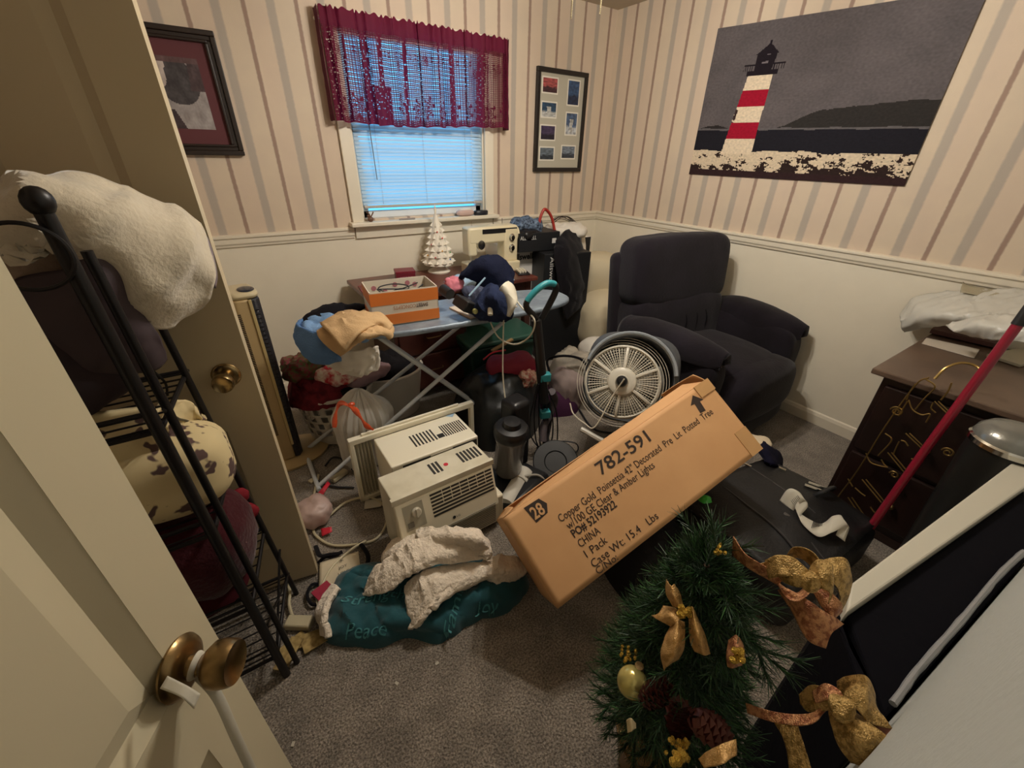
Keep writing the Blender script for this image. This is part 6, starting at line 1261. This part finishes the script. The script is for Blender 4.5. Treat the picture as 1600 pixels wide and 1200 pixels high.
rib('bow_loop', [[D_(1258, 900, .80), D_(1275, 875, .78), D_(1300, 880, .78), D_(1305, 905, .79)], [D_(1262, 912, .79), D_(1280, 900, .765), D_(1300, 905, .77), D_(1303, 925, .78)], [D_(1268, 922, .79), D_(1284, 920, .77), D_(1298, 928, .775), D_(1296, 945, .79)]], GOLD, bw_, 8)
rib('ribbon_tail', [[D_(1195, 875, .80), D_(1215, 868, .78), D_(1240, 872, .78), D_(1262, 890, .79)], [D_(1200, 905, .80), D_(1222, 900, .765), D_(1245, 902, .765), D_(1265, 908, .78)]], GOLD, bw_, 9)
MB().ball(D_(1266, 908, .775), (.014, .014, .014), n=16).noise(.006, 60, 4).build('bow_knot', GOLD, bw_)
b2w = thing('ribbon_bow', 'gold mesh ribbon bow at the lower right, beside the black garment bag', 'bow', D_(1300, 1110, .85))
rib('ribbon_tail', [[D_(1165, 1098, .86), D_(1210, 1112, .82), D_(1260, 1115, .80), D_(1285, 1105, .80)], [D_(1168, 1115, .86), D_(1215, 1130, .82), D_(1265, 1132, .79), D_(1290, 1112, .80)]], COPP, b2w, 11)
rib('bow_loop', [[D_(1248, 1085, .83), D_(1268, 1070, .80), D_(1300, 1080, .79), D_(1305, 1102, .80)], [D_(1250, 1100, .84), D_(1262, 1112, .82), D_(1282, 1112, .80), D_(1298, 1108, .80)]], GOLD, b2w, 12)
rib('bow_loop', [[D_(1308, 1065, .82), D_(1325, 1056, .80), D_(1352, 1056, .80), D_(1366, 1080, .81), D_(1368, 1105, .82)], [D_(1308, 1085, .80), D_(1330, 1080, .78), D_(1352, 1085, .78), D_(1362, 1105, .79), D_(1380, 1120, .80)], [D_(1310, 1100, .80), D_(1325, 1105, .77), D_(1340, 1110, .77), D_(1360, 1130, .78), D_(1395, 1140, .80)]], GOLD, b2w, 13)
rib('bow_loop', [[D_(1295, 1110, .80), D_(1300, 1135, .78), D_(1310, 1165, .78), D_(1330, 1190, .79)], [D_(1320, 1108, .78), D_(1335, 1135, .76), D_(1352, 1165, .76), D_(1360, 1195, .78)], [D_(1335, 1112, .80), D_(1358, 1130, .78), D_(1385, 1150, .78), D_(1400, 1168, .80)]], GOLD, b2w, 14)
rib('ribbon_tail', [[D_(1350, 1120, .80), D_(1368, 1130, .79), D_(1395, 1140, .80)], [D_(1352, 1150, .80), D_(1375, 1165, .79), D_(1408, 1150, .80)], [D_(1368, 1170, .80), D_(1385, 1178, .79), D_(1400, 1172, .80)]], M('brown_ribbon_back', '6b3a22', .6), b2w, 15)
rib('ribbon_tail', [[D_(1210, 1130, .86), D_(1225, 1155, .85), D_(1235, 1205, .85)], [D_(1245, 1130, .84), D_(1255, 1160, .83), D_(1270, 1205, .83)]], GOLD, b2w, 16)
rib('bow_loop', [[D_(1268, 1080, .80), D_(1290, 1068, .78), D_(1312, 1080, .77), D_(1322, 1105, .775)], [D_(1272, 1098, .79), D_(1292, 1092, .765), D_(1308, 1098, .76), D_(1318, 1112, .77)]], COPP, b2w, 17)
MB().ball(D_(1316, 1108, .765), (.015, .014, .014), n=16).noise(.006, 60, 4).build('bow_knot', GOLD, b2w)
def flower(lab, c, petals, mat, seed, center=None):
    t = thing('poinsettia', lab, 'artificial flower', c[3] if len(c) > 3 else D_(*c))
    for k_, pr_ in enumerate(petals):
        pr_ = [[CAM+(q-CAM)*.93 for q in row] for row in pr_]
        rib('petal', pr_, mat, t, seed+k_, .004)
    if center:
        m_ = MB()
        for k_ in range(14): m_.ball(D_(center[0]+random.uniform(-9, 9), center[1]+random.uniform(-9, 9), center[2]*.92-random.uniform(0, .01)), .005, n=8)
        m_.build('flower_center', M('gold_glitter', 'd9b04a', .25, .8, bump=(400, .8)), t)
    return t
PET = ribmat('gold_petal', 'd0a468', 'b58a4c', .5)
flower('gold poinsettia with pointed velvet petals on the left side of the Christmas tree', (1070, 970, .9), [
    [[D_(1040, 905, .90), D_(1048, 915, .885), D_(1054, 912, .89)], [D_(1040, 925, .90), D_(1052, 930, .88), D_(1062, 925, .89)], [D_(1050, 948, .90), D_(1062, 950, .885), D_(1068, 945, .89)]],
    [[D_(1018, 962, .92), D_(1028, 958, .91), D_(1036, 945, .92)], [D_(1030, 970, .90), D_(1045, 962, .885), D_(1055, 950, .90)], [D_(1048, 980, .89), D_(1058, 972, .88), D_(1068, 962, .89)]],
    [[D_(1048, 972, .90), D_(1058, 968, .88), D_(1070, 972, .89)], [D_(1038, 1000, .89), D_(1055, 1000, .865), D_(1070, 995, .88)], [D_(1034, 1025, .89), D_(1052, 1025, .87), D_(1068, 1015, .89)], [D_(1038, 1048, .90), D_(1044, 1038, .89), D_(1060, 1030, .90)]],
    [[D_(1074, 950, .89), D_(1082, 948, .88), D_(1088, 960, .89)], [D_(1076, 975, .885), D_(1088, 980, .865), D_(1100, 985, .89)], [D_(1078, 1000, .885), D_(1095, 1005, .865), D_(1108, 1010, .89)], [D_(1085, 1018, .89), D_(1100, 1024, .88), D_(1111, 1022, .89)]]], PET, 20, (1070, 955, .885))
flower('brownish gold flower in the middle of the Christmas tree, half hidden by needles', (1150, 1015, .86), [[[D_(1138, 1000, .87), D_(1150, 992, .86), D_(1160, 1005, .87)], [D_(1135, 1025, .86), D_(1150, 1022, .845), D_(1165, 1025, .86)], [D_(1135, 1042, .87), D_(1145, 1045, .86), D_(1160, 1040, .87)]]], COPP, 30, (1152, 1024, .845))
flower('dull gold poinsettia petal at the bottom edge of the Christmas tree', (1110, 1180, .88), [[[D_(1090, 1185, .89), D_(1120, 1165, .86), D_(1150, 1155, .88)], [D_(1100, 1200, .87), D_(1130, 1190, .84), D_(1152, 1180, .87)]]], PET, 33, (1060, 1185, .87))
flower('small cream petal sprig on the lower left of the Christmas tree', (988, 1135, 1.0), [[[D_(979, 1125, .98), D_(986, 1122, .97), D_(994, 1130, .98)], [D_(980, 1145, .98), D_(988, 1142, .97), D_(995, 1138, .98)]]], M('cream_petal', 'c7b48a', .6), 36)
def glit(lab, u, v, d, n, r):
    m_ = MB(); t = thing('glitter_sprig', lab, 'decoration', D_(u, v, d))
    for k_ in range(n): m_.ball(D_(u+random.uniform(-r, r), v+random.uniform(-r, r), d+random.uniform(-.02, .02)), .0035, n=6)
    m_.build('glitter_beads', M('gold_glitter', 'd9b04a', .25, .8, bump=(400, .8)), t)
glit('gold glitter bead sprig above the gold ball at the left edge of the tree', 982, 1022, .97, 22, 12); glit('gold glitter bead sprig near the bottom edge of the tree', 1058, 1170, .86, 34, 18); glit('small cluster of gold beads near the top of the tree', 1125, 858, .83, 12, 8)
orn = thing('gold_ornament', 'round pale gold glass ball on the left side of the Christmas tree', 'ornament', D_(988, 1065, .96))
oc = D_(988, 1066, .96); MB().ball(oc, .0275, n=32).build('glass_ball', M('pale_gold_glass', 'd6c67a', .16, .55), orn); MB().lathe([(0, 0), (.008, 0), (.008, .012), (0, .012)], frame(oc+(D_(1000, 1040, .96)-oc).normalized()*.024, V((1, 0, 0)), V((0, 1, 0))), n=12).build('ornament_cap', BRASS, orn)
def cone(lab, u, v, d, ax_, L_=.06, r0=.018):
    t = thing('pine_cone', lab, 'pine cone', D_(u, v, d)); c = D_(u, v, d); A0 = V(ax_).normalized(); F_ = frame(c-A0*L_/2, A0.orthogonal(), A0.cross(A0.orthogonal())); m_ = MB()
    for i in range(70):
        t_ = i/70; q = i*2.399; r_ = r0*math.sin(math.pi*(.12+.8*t_))**.7; z_ = L_*t_; ca, sa = math.cos(q), math.sin(q); s_ = .008
        m_.add([(r_*.3*ca, r_*.3*sa, z_), ((r_)*ca-s_*sa, r_*sa+s_*ca, z_+.004), ((r_+.006)*ca, (r_+.006)*sa, z_+.009), (r_*ca+s_*sa, r_*sa-s_*ca, z_+.004)], [(0, 1, 2, 3), (3, 2, 1, 0)], T=F_)
    m_.ball((0, 0, 0), .001, T=F_, n=6); m_.build('scales', M('reddish_pinecone', '5a2a22', .45), t, smooth=False)
cone('reddish brown pine cone just right of the pale gold ball', 1022, 1085, .92, RT*.7+UP*.5); cone('reddish brown pine cone near the bottom edge of the tree', 1105, 1135, .87, RT*.8-UP*.5, .062, .019); cone('brown pine cone half hidden left of the bottom pine cone', 1062, 1130, .90, UP)
# ================================================================== WIRE RACK WITH BLANKETS
rk = thing('wire_rack', 'black metal wire shelf rack standing between the two open doors', 'rack', (-3.3, -1.8, 0))
IR = M('black_iron', '1a1718', .4, .3); Y0, Y1, X0, X1 = -1.95, -1.655, -3.075, -3.52
pf0, pf1 = V((-3.065, -1.95, .0)), at(66, 328, y=-1.97); pb0, pb1 = V((-2.99, -1.665, 0)), at(243, 492, y=-1.70)
MB().tube([pf0, pf1], .0125, 12).ball(pf1+V((0, 0, .012)), (.02, .02, .022), n=16).build('post', IR, rk)
MB().tube([pb0, pb1], .0085, 10).build('post', IR, rk); MB().tube([pf0+V((.035, .02, 0)), at(135, 392, y=-1.93)], .0085, 10).build('post_brace', IR, rk)
MB().tube([(X1, Y0, 0), (X1, Y0, 1.36)], .0125, 10).build('post', IR, rk); MB().tube([(X1, Y1, 0), (X1, Y1, 1.2)], .0085, 10).build('post', IR, rk)
def shelf(z, nw=9):
    m_ = MB(); x0 = pf0.lerp(pf1, z/pf1.z).x; xb = pb0.lerp(pb1, z/pb1.z).x
    m_.tube([(x0, Y0, z), (X1, Y0, z)], .006, 8).tube([(xb, Y1, z), (X1, Y1, z)], .006, 8).tube([(x0, Y0, z), (xb, Y1, z)], .006, 8)
    m_.tube([(x0, Y0, z+.045), (X1, Y0, z+.045)], .004, 6)
    for i in range(nw): y = Y0+(Y1-Y0)*(i+.5)/nw; m_.tube([(x0+(xb-x0)*(i+.5)/nw, y, z), (X1, y, z)], .0025, 5)
    m_.build('wire_shelf', IR, rk)
for z_ in (.11, .36, .66, .97): shelf(z_)
MB().tube([pf0+V((0, 0, .25)), pb0+V((0, 0, .12))], .004, 6).tube([pf0+V((0, 0, .12)), pb0+V((0, 0, .25))], .004, 6).build('cross_brace', IR, rk)
hc = at(40, 402, y=-1.985); MB().tube([hc+V((.052*math.cos(R_(a)), .0, .050*math.sin(R_(a)))) for a in range(0, 360, 8)], .0035, 6, closed=True).build('ring_ornament', IR, rk)
MB().tube(cr([at(240, 580, y=-1.70), at(258, 598, y=-1.70), at(262, 618, y=-1.70)], 6), .003, 6).build('curved_wire', IR, rk)
MB().tube([at(255, 640, y=-1.96), at(280, 655, y=-1.8), at(312, 662, y=-1.68)], .003, 6).tube([at(330, 690, y=-1.68), at(318, 770, y=-1.8)], .003, 6).build('curved_wire', IR, rk)
FL = M('cream_fleece', 'cfc3ad', .95, sheen=.5, bump=(110, .25))
flb = thing('fleece_blanket', 'cream fleece blanket draped over the top of the wire rack', 'blanket', (-3.2, -1.8, 1.2))
E_ = lambda u, v, y: at(u, v, y=-1.895+(y+2.0)*.66)
sheet([[E_(-60, 340, -1.95), E_(20, 300, -1.86), E_(110, 277, -1.80), E_(190, 300, -1.76), E_(265, 330, -1.74), E_(305, 355, -1.72)],
       [E_(-60, 380, -2.0), E_(30, 325, -1.99), E_(105, 310, -1.96), E_(180, 330, -1.92), E_(270, 360, -1.86), E_(322, 395, -1.78)],
       [E_(-60, 420, -1.99), E_(50, 370, -1.96), E_(125, 365, -1.985), E_(200, 385, -1.96), E_(275, 400, -1.90), E_(330, 430, -1.82)],
       [E_(100, 378, -1.95), E_(130, 385, -1.95), E_(165, 405, -1.96), E_(215, 430, -1.96), E_(275, 445, -1.90), E_(326, 462, -1.82)],
       [E_(175, 408, -1.92), E_(185, 430, -1.93), E_(200, 455, -1.94), E_(235, 470, -1.94), E_(275, 475, -1.90), E_(308, 478, -1.82)],
       [E_(195, 455, -1.9), E_(205, 470, -1.9), E_(215, 490, -1.91), E_(235, 510, -1.92), E_(262, 512, -1.89), E_(275, 495, -1.84)],
       ], 12, 12, .018, 6, 3).folds(.030, .13, (1, .5, -.6), 2, 1.0).build('blanket_drape', FL, flb, thick=.03)
sheet([[E_(300, 350, -1.735), E_(318, 380, -1.76), E_(330, 425, -1.80), E_(331, 445, -1.81)], [E_(302, 347, -1.70), E_(323, 378, -1.72), E_(335, 425, -1.76), E_(333, 450, -1.78)]], 8, 3).build('satin_edge', M('mauve_satin', '7c7076', .6), flb, thick=.012)
blob(E_(0, 410, -1.80), (.14, .08, .08), seed=81, amp=.03, sc=9, sq=.8).solo('rose_fleece', M('rose_beige_fleece', 'b39a86', .95, sheen=.3, bump=(110, .5)), 'rose-beige fleece bundle behind the round wire ring at the left edge', 'blanket')
MV = M('dark_mauve_bag', '42353a', .7, bump=(7, .2))
sheet([[E_(0, 450, -1.90), E_(60, 430, -1.93), E_(125, 420, -1.96), E_(140, 388, -1.96), E_(170, 400, -1.955), E_(182, 415, -1.95)], [E_(0, 520, -1.93), E_(50, 500, -1.96), E_(110, 490, -1.99), E_(155, 455, -1.99), E_(190, 465, -1.965), E_(200, 470, -1.95)], [E_(40, 590, -1.93), E_(80, 570, -1.955), E_(140, 560, -1.98), E_(185, 520, -1.98), E_(220, 530, -1.955), E_(245, 525, -1.92)], [E_(85, 610, -1.91), E_(100, 600, -1.92), E_(150, 585, -1.94), E_(205, 575, -1.93), E_(235, 572, -1.92), E_(250, 558, -1.90)]], 10, 10, .012, 8, 5).solo('mauve_garment_bag', MV, 'dark mauve bag stuffed on the upper shelf of the wire rack', 'bag', thick=.03)
blob((-3.3, -1.80, 1.10), (.20, .11, .12), seed=82, amp=.02, sc=8).solo('dark_blanket', M('dark_blanket', '3a3134', .9), 'dark folded blanket on the upper shelf behind the mauve bag', 'blanket')
SPOT = bpy.data.materials.new('spotted_fleece'); SPOT.use_nodes = True; nt = SPOT.node_tree; b = nt.nodes['Principled BSDF']; b.inputs['Roughness'].default_value = .95
tcn_ = nt.nodes.new('ShaderNodeTexCoord'); nz_ = nt.nodes.new('ShaderNodeTexNoise'); nz_.inputs['Scale'].default_value = 22; nz_.inputs['Detail'].default_value = 2; rr_ = nt.nodes.new('ShaderNodeValToRGB'); rr_.color_ramp.elements[0].position = .385; rr_.color_ramp.elements[1].position = .42
rr_.color_ramp.elements[0].color = rgb('5a4440'); rr_.color_ramp.elements[1].color = rgb('d2bf92'); nt.links.new(tcn_.outputs['Object'], nz_.inputs['Vector']); nt.links.new(nz_.outputs['Fac'], rr_.inputs[0]); nt.links.new(rr_.outputs[0], b.inputs['Base Color'])
sp = thing('spotted_blanket', 'folded cream blanket with dark brown spots on the middle shelf of the wire rack', 'blanket', (-3.25, -1.8, .68))
sheet([[E_(60, 660, -1.90), E_(115, 650, -1.92), E_(175, 645, -1.93), E_(225, 638, -1.92), E_(240, 650, -1.93)], [E_(90, 720, -1.93), E_(140, 700, -1.94), E_(190, 690, -1.945), E_(235, 680, -1.945), E_(250, 690, -1.94)], [E_(120, 755, -1.94), E_(165, 742, -1.95), E_(210, 732, -1.95), E_(255, 722, -1.945), E_(268, 722, -1.94)], [E_(140, 785, -1.93), E_(185, 780, -1.94), E_(225, 770, -1.94), E_(262, 758, -1.94), E_(280, 752, -1.93)]], 10, 10, .012, 7, 5).build('folded_front', SPOT, sp, thick=.03)
blob((-3.22, -1.80, .785), (.22, .115, .10), seed=83, amp=.015, sc=8, sq=.6).build('folded_body', SPOT, sp)
sheet([[E_(235, 645, -1.90), E_(265, 628, -1.82), E_(295, 628, -1.76), E_(315, 650, -1.74)], [E_(255, 670, -1.89), E_(278, 655, -1.80), E_(305, 655, -1.74), E_(326, 680, -1.73)], [E_(265, 700, -1.88), E_(288, 695, -1.80), E_(308, 690, -1.75), E_(326, 705, -1.73)], [E_(280, 722, -1.88), E_(295, 722, -1.82), E_(312, 726, -1.77), E_(322, 722, -1.75)]], 10, 10, .016, 14, 6).build('folded_side', SPOT, sp, thick=.02)
RDP = M('dark_red_plush', '3e1017', .95, sheen=.2, bump=(80, .4))
rp = thing('red_plush_toy', 'dark red plush with round flower shapes on the lower shelf of the wire rack', 'plush', (-3.2, -1.8, .4))
blob((-3.22, -1.80, .52), (.20, .13, .15), seed=84, amp=.03, sc=7, sq=.75).build('plush_body', RDP, rp)
for (u, v, y, r_) in ((375, 775, -1.70, .026), (385, 800, -1.70, .032), (365, 845, -1.76, .028), (322, 800, -1.80, .04), (350, 720, -1.72, .022), (330, 870, -1.84, .03)):
    MB().ball(E_(u, v, y), (r_, r_*.6, r_), n=20).noise(.006, 30, u).build('plush_petal', M('red_petal', '7c232b', .9), rp)
pile([(-3.5, -1.9), (-3.2, -1.93), (-3.08, -1.88), (-3.08, -1.72), (-3.3, -1.68), (-3.5, -1.7)], .10, .37, 85, .02, 10).solo('dark_red_cloth', M('oxblood_cloth', '3c1218', .95), 'oxblood cloth under the red plush on the lower shelf of the rack', 'cloth')
MB().tube(cr([E_(385, 850, -1.72), E_(380, 875, -1.74), E_(388, 888, -1.75), E_(392, 895, -1.74)], 6), .004, 6).solo('twine_loop', M('grey_twine', '6f6358', .9), 'grey twine loop hanging from the red plush', 'twine')
# ---------------------------------------------------------------- pieces that belong to a part: one level deeper
def base(o): return o.name.rsplit('.', 1)[0] if o.name[-3:].isdigit() and '.' in o.name else o.name
def nest(root_kind, child, parent):
    for r in [o for o in COL.objects if o.parent is None and base(o) == root_kind]:
        ch = [c for c in r.children if base(c) == child]; pa = [c for c in r.children if base(c) == parent]
        for i, c in enumerate(ch):
            if pa: c.parent = pa[min(i, len(pa)-1)]
for a in (('collage_frame', 'photo', 'photo_border'), ('collage_frame', 'photo_border', 'mat_board'), ('window_air_conditioner', 'control_dial', 'control_plate'), ('window_air_conditioner', 'button_patch', 'control_plate'),
          ('window_air_conditioner', 'lettering', 'name_badge'), ('cordless_tool', 'lens', 'head'), ('cordless_tool', 'round_label', 'battery_block'), ('round_fan', 'knob', 'hub'), ('vacuum_cleaner', 'handle_grip', 'handle_loop'),
          ('vacuum_cleaner', 'canister_lid', 'dust_canister'), ('recliner', 'crease_seam', 'lumbar_cushion'), ('trash_can', 'chrome_band', 'can_body'), ('garbage_bag', 'knot', 'drawstring'), ('sewing_machine', 'nameplate_stripe', 'arm'),
          ('sewing_machine', 'dial', 'column'), ('sewing_machine', 'spool_pin', 'arm'), ('tower_fan', 'control_window', 'top_cap'), ('tower_fan', 'grille_slats', 'grille_side'), ('tower_fan', 'vent_slots', 'side_shell'), ('suitcase', 'zip_pull', 'lid_panel'),
          ('gold_ornament', 'ornament_cap', 'glass_ball'), ('ceramic_christmas_tree', 'bulb', 'tree_body'), ('paper_luggage_tag', 'bar_code', 'paper_strip'), ('green_tote', 'rim', 'tub'), ('dark_cabinet', 'knob', 'door'), ('wall_outlet', 'socket', 'cover_plate'),
          ('ceiling_fan', 'bulb', 'lamp_arm')): 
    if a[:2] == ('collage_frame', 'photo_border'): continue
    nest(*a)
